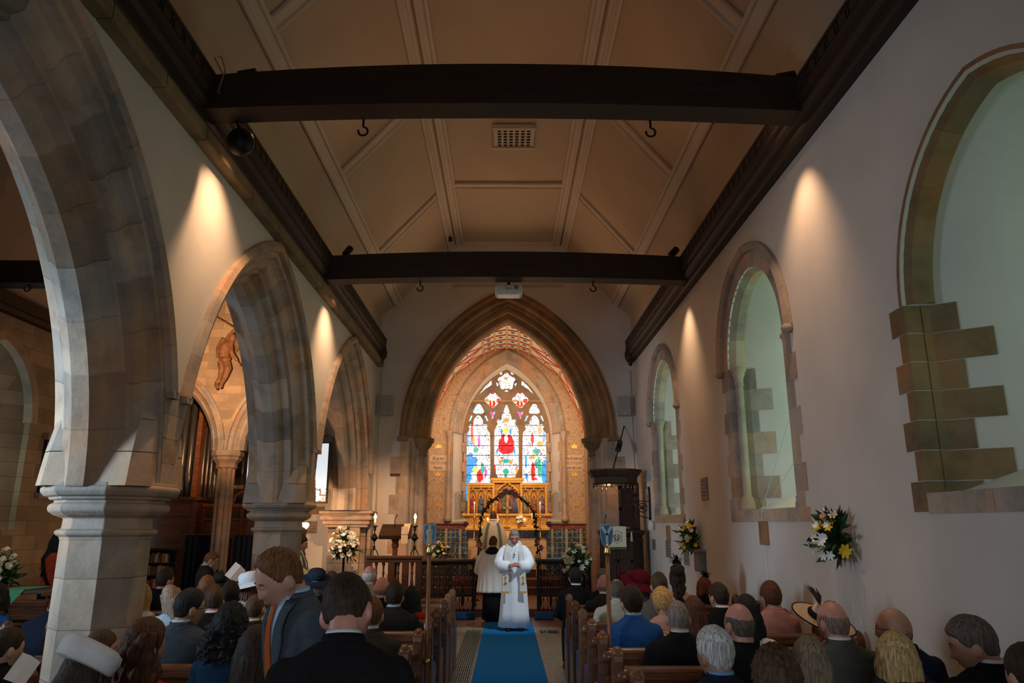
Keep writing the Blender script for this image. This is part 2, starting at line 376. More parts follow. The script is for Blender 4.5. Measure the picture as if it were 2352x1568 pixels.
def nave_window(idx, w, fancy):
    A, c, hw, zs, sl = w['A'], w['c'], w['w'], w['zs'], w['sill']
    win = thing('window_%d' % idx, None, None, (0, 0, 0)); win['kind'] = 'structure'
    seed = 40 + idx
    D0, D1 = .18, .92
    hw2 = .50; A2 = Arch(hw2, w['rise'] * .75, zs - .02, c); s2 = sl + .34
    # plastered splay with its sloping sill
    n = 28; o0 = win_outline(A, sl, n); o1 = win_outline(A2, s2, n)
    mb = MB()
    for i in range(len(o0) - 1):
        mb.add([fnR(*o0[i], D0), fnR(*o0[i + 1], D0), fnR(*o1[i + 1], D1), fnR(*o1[i], D1)], [(0, 1, 2, 3)])
    mb.add([fnR(*o0[-1], D0), fnR(*o0[0], D0), fnR(*o1[0], D1), fnR(*o1[-1], D1)], [(0, 1, 2, 3)])
    mb.build('splay', PLASTER, win)
    mb = MB(); mb.prism(o1, fnR, D1, D1 + .02); mb.build('glass', G_GREEN if fancy else G_DIM, win)
    # dressed stone: face ring, inner reveal
    mb = MB(); ring = .20 if fancy else .17
    sweep_arch(mb, A, [(-ring, -.004), (0, -.004), (.0, .02), (.045, .10), (.05, .20), (-.01, .24)] if fancy else [(-.05, -.006), (-.02, .0), (.04, .06), (.07, .19), (-.02, .26)], fnR, 4, 4, .16, seed=seed)
    mb.build('arch_ring', STL if fancy else BROWNSTONE, win)
    r = random.Random(seed); nq = 7
    mb = MB(); h = (zs - sl) / nq
    for side in (-1, 1):
        for k in range(nq):
            long = (k + (side > 0)) % 2; ext = (.30 if long else .20) if fancy else (.20 if long else .10); col = blockcol(.18, r)
            y0 = c + side * (hw - .005); y1 = c + side * (hw + ext); z0 = sl - .12 + k * (h + .12 / nq); z1 = z0 + h + .12 / nq - .006
            mb.span((WR - .006, min(y0, y1), z0), (WR + .17, max(y0, y1), z1), col)
            # bonding stones running into the splay
            ext2 = .30 if not long else .14; q = ext2 / (D1 - D0)
            ya = c + side * hw; yb = c + side * (hw + (hw2 - hw) * q); zz0, zz1 = max(z0, sl + .02), z1
            dn = -side * .012
            P = [(WR + .12, ya + dn, zz0), (WR + D0, ya + dn, zz0), (WR + D0 + ext2, yb + dn, zz0 + .0), (WR + D0 + ext2, yb + dn, zz1), (WR + D0, ya + dn, zz1), (WR + .12, ya + dn, zz1)]
            Q = [(p[0], p[1] + side * .03, p[2]) for p in P]
            mb.add(P + Q, [(0, 1, 4, 5), (1, 2, 3, 4), (6, 11, 10, 7), (7, 10, 9, 8), (0, 6, 7, 1), (1, 7, 8, 2), (2, 8, 9, 3), (3, 9, 10, 4), (4, 10, 11, 5)], col)
    mb.build('quoin', STL if fancy else BROWNSTONE, win)
    mb = MB()
    for k in range(3):
        e = hw + (.30 if fancy else .02); y0 = c - e + k * 2 * e / 3
        mb.span((WR - .007, y0, sl - .135), (WR + .19, y0 + 2 * e / 3 - .006, sl + .005), blockcol(.15, r))
    mb.build('sill', STL, win)
    if fancy:
        mb = MB(); sweep_arch(mb, A, [(-.30, 0), (-.30, -.05), (-.25, -.085), (-.20, -.05), (-.19, 0)], fnR, 4, 5, .12, seed=seed + 3)
        for side in (-1, 1): mb.ball((WR - .045, c + side * (hw + .25), zs - .03), (.06, .07, .05))
        mb.build('hood_mould', STL, win)
        for side in (-1, 1):
            mb = MB(); yy = c + side * (hw - .075); xx = WR + .105
            mb.lathe([(.095, sl), (.095, sl + .05), (.085, sl + .08), (.09, sl + .11), (.07, sl + .13), (.078, sl + .16), (.052, sl + .18), (.05, zs - .24), (.062, zs - .225), (.055, zs - .2), (.06, zs - .14), (.085, zs - .08), (.08, zs - .06), (.10, zs - .045), (.10, zs)], 16, (xx, yy, 0))
            mb.build('colonnette', STL, win, True)
    return win
for k, w in enumerate(wins): nave_window(k + 1, w, k < 2)

# ---- roof
prof = [(WL, 5.85), (WL + .03, 6.6), (-2.55, 6.92), (-1.22, 8.4), (1.28, 8.4), (2.55, 6.92), (WR - .03, 6.6), (WR, 5.85)]
def extr(prof, y0, y1, th=.12):
    mb = MB(); c = Vector((0, 5.0)); out = []
    for x, z in prof:
        d = (Vector((x, z)) - Vector((0, 4.5))).normalized() * th; out.append((x + d.x, z + d.y))
    for i in range(len(prof) - 1):
        a, b, p, q = prof[i], prof[i + 1], out[i], out[i + 1]
        mb.add([(a[0], y0, a[1]), (b[0], y0, b[1]), (b[0], y1, b[1]), (a[0], y1, a[1]), (p[0], y0, p[1]), (q[0], y0, q[1]), (q[0], y1, q[1]), (p[0], y1, p[1])],
               [(0, 1, 2, 3), (4, 7, 6, 5), (0, 4, 5, 1), (2, 6, 7, 3)])
    return mb
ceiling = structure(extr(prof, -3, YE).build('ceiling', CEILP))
RIB = mat('roof rib plaster', (.60, .50, .40), .85, var=.05, scale=2, bmp=.05)
def rib(a, b, up, w=.20):
    mb = MB(); a, b, up = Vector(a), Vector(b), Vector(up); t = (b - a).normalized(); s = t.cross(up).normalized()
    mb.bar(a, b, w, .05, up=up)
    for k in (-1, 1): mb.tube([a + s * k * w * .42 + up * .028, b + s * k * w * .42 + up * .028], .032, 10)
    return mb.build('rib', RIB, ceiling)
cn = Vector((-.74, 0, -.67))
for sx in (-1, 1):
    rib((sx * 2.56, -3, 6.92), (sx * 2.56, YE, 6.92), (-sx * .7, 0, -.7), .20)
    x0 = -1.22 if sx < 0 else 1.28
    rib((x0 - sx * .10, -3, 8.40), (x0 - sx * .10, YE, 8.40), (0, 0, -1), .16)
    rib((x0 + sx * .12, -3, 8.27), (x0 + sx * .12, YE, 8.27), (-sx * .74, 0, -.67), .16)
    for yy in (3.3, 6.75, 10.15, 13.5):
        rib((sx * 2.5, yy, 6.98), (x0 + sx * .2, yy, 8.19), (-sx * .74, 0, -.67), .24)
for yy in (3.3, 6.75, 10.15, 13.4, 16.5): rib((-1.05, yy, 8.39), (1.1, yy, 8.39), (0, 0, -1), .24)
# roof vent
v = thing('ceiling_vent', 'pale plaster vent with a grid of dark slots in the flat of the roof', 'vent', (.12, 11.5, 8.36))
mb = MB(); mb.box((0, 0, 0), (.70, .78, .04)); mb.box((0, -.33, -.02), (.74, .07, .05)); mb.box((0, .33, -.02), (.74, .07, .05)); mb.build('vent_frame', RIB, v)
mb = MB()
for i in range(6):
    for j in range(6): mb.box((-.25 + i * .10, -.24 + j * .096, -.022), (.06, .045, .012))
mb.build('slot', mat('dark slot', (.012, .01, .01), .9), v)

# wall plates: moulded dark oak with a pierced crest, stone course under the left one
CORNICE = mat('plate stone', (.24, .17, .09), .85, 0, .3, 3, .3)
mb = MB()
yy = -3.0; r = random.Random(3)
while yy < 16.5:
    l = r.uniform(.7, 1.3); mb.span((WL - .02, yy, 5.36), (WL + .13, min(16.55, yy + l - .006), 5.50)); yy += l
structure(mb.build('trim_2', CORNICE, bev=.02))
for sx, X0, nm, k in ((1, WL, 'left', 3), (-1, WR, 'right', 4)):
    z0 = 5.5 if sx > 0 else 5.46
    p = thing('wall_plate', 'dark moulded oak wall plate with pierced crest along the %s' % ('arcade side of the nave roof' if sx > 0 else 'windowed side of the nave roof'), 'beam', (X0, 0, z0))
    mb = MB(); P = [(0, 0), (.10, 0), (.12, .03), (.12, .09), (.16, .11), (.19, .15), (.19, .20), (.225, .22), (.225, .29), (0, .29)]
    mb.prism(P, lambda a, b, d: (a * sx, d, b), -3, 16.2); mb.build('moulding', OAK, p)
    mb = MB(); y = -2.9
    while y < 16.1:
        mb.box((sx * .215, y, .345), (.03, .13, .11)); mb.tube([(sx * .215, y - .09, .30), (sx * .215, y - .10, .38), (sx * .215, y + .10 - .01, .40)], .018, 6); y += .2
    mb.span((sx * .19, -3, .39), (sx * .24, 16.15, .425)); mb.build('crest', OAK, p)
    mb = MB(); mb.ball((sx * .12, 16.22, .12), (.13, .08, .19)); mb.ball((sx * .12, 16.24, -.06), (.05, .05, .07)); mb.build('end_boss', OAK, p, True)
def tie_beam(y, lab):
    b = thing('tie_beam', lab, 'beam', (0, y, 5.5))
    top = [(WR - i * (WR - WL) / 24, .42 + (.15 if y < 8 else .09) * (1 - ((i - 12) / 12) ** 2)) for i in range(25)]
    bot = [(WL + i * (WR - WL) / 24, (.075 if y < 8 else .03) + (.08 if y < 8 else .06) * (1 - ((i - 12) / 12) ** 2)) for i in range(25)]
    mb = MB(); mb.prism(bot + top, lambda a, z, d: (a, d, z), 0, .27); mb.build('beam_body', OAK, b, bev=.025)
    for x in (-1.36, 1.36):
        mb = MB(); mb.tube([(x, .17, .08)] + [(x + .045 * math.sin(t), .17, .0 - .045 * (1 - math.cos(t))) for t in [i * .55 for i in range(10)]], .011, 6); mb.build('hook', IRON, b, True)
    return b
tie_beam(6.1, 'nearer cambered oak tie beam spanning the nave, thick and dark')
tie_beam(10.85, 'farther cambered oak tie beam with the projector hung behind it')

# ---- arcade
hood = [(-.03, 0), (-.03, -.05), (.03, -.085), (.09, -.06), (.10, 0)]
o1 = [(.10, .0), (.165, .0), (.175, .05), (.20, .10), (.245, .125), (.29, .13), (.31, .16), (.325, .22)]
o2 = [(.325, .22), (.365, .22), (.375, .27), (.40, .33), (.445, .355), (.47, .36), (.51, .42), (.51, .56), (.44, .62), (.40, .66), (.375, .70), (.325, .72)]
o3 = [(.325, .72), (.31, .75), (.245, .80), (.17, .9), (.08, .9)]
labs = ['nearest pointed stone arch of the arcade, cut by the left edge of the photo', 'middle pointed stone arch of the arcade, framing the hanging figure', 'farthest narrow-looking stone arch of the arcade next to the chancel wall']
for k, A in enumerate(arcs):
    a = thing('stone_arch', labs[k], 'arch', (0, 0, 0))
    mb = MB(); sweep_arch(mb, A, hood, fnL, 8, 4, .14, .096, .904, seed=11 + k)
    for t in (.096, .904):
        q = A.pt(.03, t); mb.box((WL + .03, q[0], q[1] - .015), (.09, .12, .06))
    mb.build('hood_mould', STONE, a)
    mb = MB(); sweep_arch(mb, A, o1, fnL, 9, 3, .24, seed=21 + k); mb.build('outer_order', STONE, a); mb = MB(); sweep_arch(mb, A, o3, fnL, 9, 3, .24, seed=31 + k); mb.build('outer_order', STONE, a)
    mb = MB(); sweep_arch(mb, A, o2, fnL, 8, 3, .26, seed=41 + k); mb.build('inner_order', STONE, a)
cap_prof = [(.34, -.36), (.34, -.335), (.37, -.32), (.385, -.30), (.37, -.28), (.335, -.27), (.33, -.185), (.36, -.175), (.40, -.16), (.445, -.13), (.455, -.10), (.44, -.07), (.41, -.06), (.41, -.04), (.45, -.035), (.45, -.015), (.49, -.005), (.52, .03), (.52, .06), (.49, .075), (.49, .10)]
def pillar(y, lab, seed, cx=-3.40):
    p = thing('stone_pillar', lab, 'pillar', (cx, y, 0))
    pier_mb(.345, .28, 1.82, 4, seed, vary=.2).build('shaft', STONE, p)
    mb = MB(); rr = random.Random(seed + 1); cols = [blockcol(.15, rr) for _ in range(8)]
    mb.lathe([(r_ * 1.04, z + 2.09) for r_, z in cap_prof], 8, rot=math.pi / 8, colf=lambda i, k: cols[k]); mb.build('capital', STONE, p, bev=.012)
    mb = MB(); mb.lathe([(.50, 0), (.50, .16), (.46, .18), (.44, .22), (.39, .25), (.36, .30)], 8, rot=math.pi / 8); mb.build('pillar_base', STONE, p)
    # springer blocks above the capital
    mb = MB()
    for j in range(3):
        z0, z1 = 2.16 + j * .28, 2.16 + (j + 1) * .28 - .007
        hw = [.47, .415, .33, .21][j], [.47, .415, .33, .21][j + 1]
        hx = [.44, .435, .425, .41][j], [.44, .435, .425, .41][j + 1]
        for q in range(1):
            P = []
            for zz, w_, x_ in ((z0, hw[0], hx[0]), (z1, hw[1], hx[1])):
                ch = .10
                P += [(x_, -w_ + ch, zz), (x_, w_ - ch, zz), (x_ - ch, w_, zz), (-x_ + ch, w_, zz), (-x_, w_ - ch, zz), (-x_, -w_ + ch, zz), (-x_ + ch, -w_, zz), (x_ - ch, -w_, zz)]
            mb.add(P, [(i, (i + 1) % 8, (i + 1) % 8 + 8, i + 8) for i in range(8)] + [tuple(range(8, 16))], blockcol(.12, rr))
    A = arcs[1]
    for j in range(4):
        za, zb = 2.16 + j * .21, 2.16 + (j + 1) * .21 - .006
        ha, hb = (max(.03, 2.425 - (A.cx + math.sqrt((A.R - .12) ** 2 - (z - 2.15) ** 2))) for z in (za, zb))
        for sx_ in (1, -1):
            x0, x1 = sx_ * .458, sx_ * .38
            mb.add([(x0, -ha, za), (x0, ha, za), (x0, hb, zb), (x0, -hb, zb), (x1, -ha, za), (x1, ha, za), (x1, hb, zb), (x1, -hb, zb)], [(0, 1, 2, 3), (4, 7, 6, 5), (0, 4, 5, 1), (1, 5, 6, 2), (2, 6, 7, 3), (3, 7, 4, 0)], blockcol(.14, rr))
    mb.build('springer', STONE, p)
    return p
pillar(1.65, 'octagonal stone pillar beside the photographer, outside the left edge of the photo', 5)
pillar(6.5, 'nearest octagonal stone pillar with roll-moulded capital, lit by cool daylight at left', 6)
pillar(11.35, 'second octagonal stone pillar, behind the man with the orange tie', 8)
# respond against the chancel wall
p = thing('stone_respond', 'half pillar of panelled stone against the chancel wall behind the white flowers', 'pillar', (-3.40, 16.59, 0))
mb = MB(); r = random.Random(9)
for k in range(8):
    z0 = k * .27; c = blockcol(.16, r)
    mb.span((-.40, -.36, z0), (.40, -.02, z0 + .263), c); mb.span((-.20, -.50, z0), (.30, -.36, z0 + .263), blockcol(.16, r)); mb.span((.42, -.32, z0), (.50, -.02, z0 + .263), c)
mb.build('shaft', STONE, p)
mb = MB()
for k, (e, z0, z1) in enumerate(((.03, 1.80, 1.86), (.07, 1.86, 1.95), (.12, 1.95, 2.04), (.09, 2.04, 2.08), (.14, 2.08, 2.14))): mb.span((-.42 - e, -.50 - e, z0), (.44 + e, -.02, z1))
mb.build('capital', STONE, p, bev=.02)

# ---- chancel arch wall
CA = Arch(2.42, 3.5, 3.76, .03)
lo = [(WL - .0, -.05), (CA.pt(.06, 0)[0], -.05)] + CA.line(.06, 40) + [(CA.pt(.06, 1)[0], -.05), (WR, -.05), (WR, 6.6), (2.58, 6.94), (1.30, 8.42), (-1.24, 8.42), (-2.58, 6.94), (WL, 6.6)]
mb = MB(); mb.prism(lo, fnE, 0, .9); structure(mb.build('wall_chancel', PLASTER))
ca = thing('chancel_arch', 'wide pointed arch of dark brown stone opening into the chancel', 'arch', (0, 0, 0))
h2 = [(-.02, 0), (-.02, -.06), (.05, -.10), (.11, -.06), (.12, 0)]
c1 = [(.12, -.004), (.20, -.004), (.23, .03), (.25, .10), (.31, .13), (.35, .20)]
c2 = [(.35, .20), (.40, .20), (.45, .24), (.47, .32), (.58, .38), (.62, .45), (.62, .75), (.5, .9), (.06, .9)]
mb = MB(); sweep_arch(mb, CA, h2, fnE, 7, 5, .12, seed=51)
for t in (0, 1):
    q = CA.pt(.05, t); mb.box((q[0], YE - .05, q[1] - .03), (.22, .12, .10))
mb.build('hood_mould', BROWNSTONE, ca)
mb = MB(); sweep_arch(mb, CA, c1, fnE, 9, 4, .2, seed=52); mb.build('outer_order', BROWNSTONE, ca)
mb = MB(); sweep_arch(mb, CA, c2, fnE, 8, 4, .22, seed=53); mb.build('inner_order', BROWNSTONE, ca)
for side in (-1, 1):
    a0 = CA.ctr + side * CA.w; nm = 'jamb'
    mb = MB(); sweep_jamb(mb, [(.0, -.004), (.12, -.004)] + c1[1:], fnE, a0, side, 0, 3.76, 9, 60 + side, .16); sweep_jamb(mb, [(.35, .20), (.40, .20), (.52, .32), (.55, .5), (.55, .9)], fnE, a0, side, 0, 3.76, 9, 63 + side, .16)
    r = random.Random(70 + side)
    for k in range(9):
        if k < 8:
            ext = .20 if k % 2 else .06; z0 = k * .418; mb.span((min(a0 - side * .01, a0 + side * ext), YE - .010, z0), (max(a0 - side * .01, a0 + side * ext) , YE + .02, z0 + .41), blockcol(.16, r))
    mb.build(nm, STONE, ca)
    mb = MB(); xx = a0 - side * .46
    mb.lathe([(.13, 0), (.13, .14), (.09, .2), (.085, 3.36)], 12, (xx, YE + .30, 0)); mb.build('half_shaft', STONE, ca, True)
    mb = MB(); mb.lathe([(.10, 3.36), (.13, 3.38), (.11, 3.42), (.13, 3.50), (.22, 3.60), (.22, 3.64), (.27, 3.68), (.28, 3.76), (.25, 3.78)], 12, (xx - side * .0, YE + .33, 0)); mb.build('capital', BROWNSTONE, ca, True)

# ---- west end and left aisle
mb = MB(); mb.span((NW - .1, -3.2, -.1), (3.9, -3.0, 8.6)); structure(mb.build('wall_west', PLASTER))
ASH = ashlar('coursed aisle stone', (.42, .30, .185), .62, .24, 'YZ')
ASHX = ashlar('coursed aisle end stone', (.46, .33, .21), .55, .19, 'XZ', mortar=.75)
aw = [Arch(.95, 1.25, 3.55, c) for c in (4.2, 11.75)]
poly = [(-3, -.1), (16.7, -.1), (16.7, 6.6), (-3, 6.6)]
fnN = lambda a, z, d: (NW - d, a, z)
mb = MB(); mb.prism(poly, fnN, 0, .12, holes=[win_outline(A, 1.78) for A in aw]); structure(mb.build('wall_north', ASH))
G_BLUE = window_glass('leaded clear glass', (.6, .9, .95), 2.6)
for k, A in enumerate(aw):
    win = thing('window_%d' % (k + 5), None, None); win['kind'] = 'structure'
    mb = MB(); A2 = Arch(.5, .8, 3.5, A.ctr); oa, ob = win_outline(A, 1.78), win_outline(A2, 2.05)
    for i in range(len(oa) - 1): mb.add([fnN(*oa[i], .1), fnN(*oa[i + 1], .1), fnN(*ob[i + 1], .6), fnN(*ob[i], .6)], [(0, 1, 2, 3)])
    mb.add([fnN(*oa[-1], .1), fnN(*oa[0], .1), fnN(*ob[0], .6), fnN(*ob[-1], .6)], [(0, 1, 2, 3)]); mb.build('splay', ASH, win)
    mb = MB(); sweep_arch(mb, A, [(-.16, -.01), (0, -.01), (.03, .12)], fnN, 5, 4, .15, seed=80 + k); mb.build('arch_ring', STONE, win)
    mb = MB(); mb.prism(ob, fnN, .6, .62); mb.build('glass', G_BLUE, win)
    mb = MB()
    for dx in (-.17, .17): mb.tube([fnN(A.ctr + dx, 2.05, .58), fnN(A.ctr + dx, 4.1, .58)], .05, 8)
    mb.build('mullion', STONE, win)
aprof = [(NW, 5.4), (NW + .3, 6.4), (-6.7, 7.6), (-5.3, 7.6), (WL - 1.2, 6.4), (WL - .9, 5.6)]
mb = MB()
for (a, b) in zip(aprof, aprof[1:]): mb.add([(a[0], -3, a[1]), (b[0], -3, b[1]), (b[0], YE, b[1]), (a[0], YE, a[1])], [(0, 1, 2, 3)])
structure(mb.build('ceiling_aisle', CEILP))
p = thing('aisle_wall_plate', 'dark oak wall plate running along the top of the aisle wall at far left', 'beam', (NW, 0, 5.2))
mb = MB(); mb.prism([(0, 0), (.14, 0), (.16, .08), (.2, .1), (.2, .3), (0, .3)], lambda a, b, d: (a, d, b), -3, 16.5); mb.build('moulding', OAK, p)
b = thing('aisle_tie_beam', 'straight oak tie beam across the left aisle, seen past the nearest pillar', 'beam', (0, 10.85, 5.47))
mb = MB(); mb.span((NW, 0, 0), (WL - .85, .3, .38)); mb.build('beam_body', OAK, b, bev=.02)
mb = MB(); mb.tube([(-7.45, .1, .02)] + [(-7.45 + .05 * math.sin(t), .1, -.05 * (1 - math.cos(t))) for t in [i * .55 for i in range(10)]], .012, 6); mb.build('hook', IRON, b, True)
# aisle end wall with twin arches
tw = [Arch(1.17, 1.85, 3.48, -7.5), Arch(1.17, 1.85, 3.48, -5.13)]
poly = [(NW - .1, 7.8), (WL + .05, 7.8), (WL + .05, -.05), (-3.96, -.05)] + [(tw[1].pt(.06, 1)[0], -.05)] + list(reversed(tw[1].line(.06, 30))) + list(reversed(tw[0].line(.06, 30)))
poly = [p_ for p_ in poly if p_[0] > NW - .11] + [(NW - .1, 3.7)] if False else [(NW - .1, 7.8), (WL - .02, 7.8), (WL - .02, -.05), (tw[1].pt(.06, 1)[0], -.05)] + list(reversed(tw[1].line(.06, 30))) + [q for q in reversed(tw[0].line(.06, 30)) if q[0] > NW + .0]
poly.append((NW - .1, poly[-1][1]))
mb = MB(); mb.prism(poly, fnE, 0, .55); structure(mb.build('wall_aisle_end', ASHX))
mb = MB(); mb.span((-4.42, YE - .012, 0), (WL - .02, YE + .0, 2.36)); structure(mb.build('wall_aisle_plaster', PLASTER))
for k, A in enumerate(tw):
    a = thing('stone_arch', ['round-shouldered stone arch in front of the organ pipes', 'moulded stone arch above the projection screen'][k], 'arch')
    mb = MB(); sweep_arch(mb, A, [(-.02, 0), (-.02, -.05), (.05, -.05), (.06, 0)], fnE, 7, 4, .1, seed=90 + k); mb.build('hood_mould', ASHX if False else STONE, a)
    mb = MB(); sweep_arch(mb, A, [(.06, 0), (.14, 0), (.17, .05), (.20, .07), (.24, .10)], fnE, 8, 3, .14, seed=92 + k); mb.build('outer_order', STONE, a)
    mb = MB(); sweep_arch(mb, A, [(.24, .10), (.28, .10), (.33, .16), (.36, .2), (.36, .42), (.2, .55)], fnE, 8, 3, .14, seed=94 + k); mb.build('inner_order', STONE, a)
p = thing('clustered_column', 'slender fluted stone column under the hanging figure, before the organ', 'column', (-6.315, 16.85, 0))
mb = MB(); mb.lathe([(.26, 0), (.26, .2), (.22, .25), (.22, .3)], 8, rot=math.pi / 8); mb.build('column_base', STONE, p)
mb = MB()
for k in range(8):
    th = k * math.pi / 4; mb.tube([(.14 * math.cos(th), .14 * math.sin(th), .28), (.14 * math.cos(th), .14 * math.sin(th), 3.12)], .062, 8)
mb.build('shaft', STONE, p, True)
mb = MB(); mb.lathe([(.20, 3.08), (.24, 3.11), (.22, 3.15), (.24, 3.2), (.31, 3.28), (.31, 3.33), (.35, 3.36), (.36, 3.44), (.33, 3.48)], 8, rot=math.pi / 8); mb.build('capital', STONE, p, bev=.01)
mb = MB(); mb.span((-.17, -.2, 3.48), (.17, .25, 3.75)); mb.build('springer', STONE, p)
# ================================================================ the chancel
ye = 22.5
STENCIL, nt, b = nodes('stencilled chancel plaster'); b.inputs['Roughness'].default_value = .85
mp = mapped(nt, (1, 1, 1)); vo = N(nt, 'ShaderNodeTexVoronoi', i_Scale=2.6, feature='F1', distance='EUCLIDEAN', i_Randomness=0.0); nt.links.new(mp.outputs[0], vo.inputs[0])
no = N(nt, 'ShaderNodeTexNoise', i_Scale=24.0, i_Detail=2.0, i_Distortion=3.0); nt.links.new(mp.outputs[0], no.inputs[0])
n3 = N(nt, 'ShaderNodeTexVoronoi', i_Scale=34.0); nt.links.new(mp.outputs[0], n3.inputs[0])
LT = (1, 1, 1)
r1 = ramp(nt, vo.outputs[0], [(.0, (.7, .62, .5)), (.10, (.6, .5, .4)), (.12, LT), (.34, LT), (.36, (.55, .42, .32)), (.39, (.55, .42, .32)), (.41, LT), (.47, LT), (.49, (.6, .48, .36)), (.52, LT)])
r2 = ramp(nt, no.outputs[0], [(.38, (.74, .55, .38)), (.43, (.25, .14, .07)), (.48, (.74, .55, .38)), (.54, (.25, .14, .07)), (.60, (.72, .53, .36))])
r3 = ramp(nt, n3.outputs[0], [(.25, (.55, .42, .32)), (.42, LT)])
nt.links.new(mul(nt, mul(nt, r1.outputs[0], r2.outputs[0]), r3.outputs[0]), b.inputs['Base Color'])
TILE, nt, b = nodes('patterned dado tiles'); b.inputs['Roughness'].default_value = .25
tc = N(nt, 'ShaderNodeTexCoord'); sp = N(nt, 'ShaderNodeSeparateXYZ'); cb = N(nt, 'ShaderNodeCombineXYZ'); nt.links.new(tc.outputs['Object'], sp.inputs[0]); nt.links.new(sp.outputs[0], cb.inputs[0]); nt.links.new(sp.outputs[2], cb.inputs[1])
br = N(nt, 'ShaderNodeTexBrick', i_Scale=1.0, i_Brick_Width=.15, i_Row_Height=.15, i_Mortar_Size=.012, offset=0.0); br.inputs['Color1'].default_value = (.03, .07, .16, 1); br.inputs['Color2'].default_value = (.06, .11, .14, 1); br.inputs['Mortar'].default_value = (.26, .23, .14, 1)
nt.links.new(cb.outputs[0], br.inputs[0]); no = N(nt, 'ShaderNodeTexNoise', i_Scale=24.0, i_Detail=3.0, i_Distortion=2.0); nt.links.new(cb.outputs[0], no.inputs[0])
rr = ramp(nt, no.outputs[0], [(.42, (.12, .10, .10)), (.5, (.9, 1, 1.1)), (.6, (2.4, 2.0, 1.4))]); nt.links.new(mul(nt, br.outputs[0], rr.outputs[0]), b.inputs['Base Color'])
FRIEZE = mat('red frieze tiles', (.30, .075, .035), .35, 0, .75, 22, .1)
STRINGC = mat('dado string course', (.42, .32, .22), .8, 0, .2, 6)

XC = 2.36
mb = MB()
for s in (-1, 1): mb.span((s * XC, 17.5, -.1), (s * (XC + .12), ye + .7, 5.2))
o = structure(mb.build('wall_chancel_sides', STENCIL))
# east wall with the deep window recess
EA = Arch(1.66, 2.50, 4.60, .02)
fnC = lambda a, z, d: (a, ye + d, z)
mb = MB(); mb.prism([(-XC - .1, 1.88), (XC + .1, 1.88), (XC + .1, 8), (-XC - .1, 8)], fnC, 0, .08, holes=[win_outline(EA, 1.95)]); structure(mb.build('wall_east', STENCIL))
mb = MB(); mb.span((-XC - .1, ye, .3), (XC + .1, ye + .1, 1.74)); structure(mb.build('wall_east_dado', TILE))
mb = MB(); mb.span((-XC - .1, ye - .006, 1.74), (XC + .1, ye + .1, 1.88)); structure(mb.build('trim_5', FRIEZE))
mb = MB(); mb.span((-XC, ye - .07, 1.88), (XC, ye + .05, 1.95)); structure(mb.build('trim_6', STRINGC, bev=.015))
mb = MB()
for x in (-2.2, -1.78, -1.36, 1.36, 1.78, 2.2): mb.span((x - .035, ye - .01, .3), (x + .035, ye, 1.74))
structure(mb.build('trim_7', mat('cream pilaster tile', (.45, .36, .2), .35, 0, .4, 30)))
wd = .62
win = thing('window_4', None, None); win['kind'] = 'structure'
WA = Arch(1.26, 2.05, 4.55, .0)
mb = MB()
oa, ob = win_outline(EA, 1.95, 40), win_outline(Arch(1.36, 2.12, 4.55, 0), 2.05, 40)
for i in range(len(oa) - 1): mb.add([fnC(*oa[i], .06), fnC(*oa[i + 1], .06), fnC(*ob[i + 1], wd), fnC(*ob[i], wd)], [(0, 1, 2, 3)])
mb.add([fnC(*oa[-1], .06), fnC(*oa[0], .06), fnC(*ob[0], wd), fnC(*ob[-1], wd)], [(0, 1, 2, 3)]); mb.build('splay', PLASTER, win)
mb = MB(); sweep_arch(mb, EA, [(-.10, 0), (-.10, -.05), (-.05, -.07), (0, -.03), (.02, .02), (.08, .06), (.09, .10), (.15, .14), (.17, .2), (.24, .3), (.24, .5)], fnC, 6, 5, .12, seed=101); mb.build('rere_arch', STONE, win)
for s in (-1, 1):
    mb = MB(); r = random.Random(104 + s)
    sweep_jamb(mb, [(-.10, -.01), (0, -.03), (.02, .05)], fnC, s * 1.66 + .02, s, 1.95, 4.6, 8, 105 + s, .12)
    for k in range(9):
        e = .20 if k % 2 else .10; z0 = 1.95 + k * .30; q = e / .75
        mb.add([(s * 1.675, ye + .02, z0), (s * 1.665, ye + .06, z0), (s * (1.665 - .31 * q), ye + .06 + .56 * q, z0), (s * (1.665 - .31 * q), ye + .06 + .56 * q, z0 + .29), (s * 1.665, ye + .06, z0 + .29), (s * 1.675, ye + .02, z0 + .29)], [(1, 2, 3, 4), (0, 1, 4, 5)], blockcol(.12, r))
        e = .34 if k % 2 else .22
        mb.span((min(s * 1.24, s * (1.24 + e * .4)), ye + wd - .10, z0), (max(s * 1.24, s * (1.24 + e * .4)), ye + wd + .02, z0 + .29), blockcol(.12, r))
    mb.build('quoin', STONE, win)
    mb = MB(); mb.lathe([(.11, 1.95), (.11, 2.05), (.075, 2.12), (.055, 2.16), (.055, 4.42), (.09, 4.5), (.10, 4.58), (.12, 4.62)], 12, (s * 1.74, ye - .07, 0)); mb.build('colonnette', STONE, win, True)
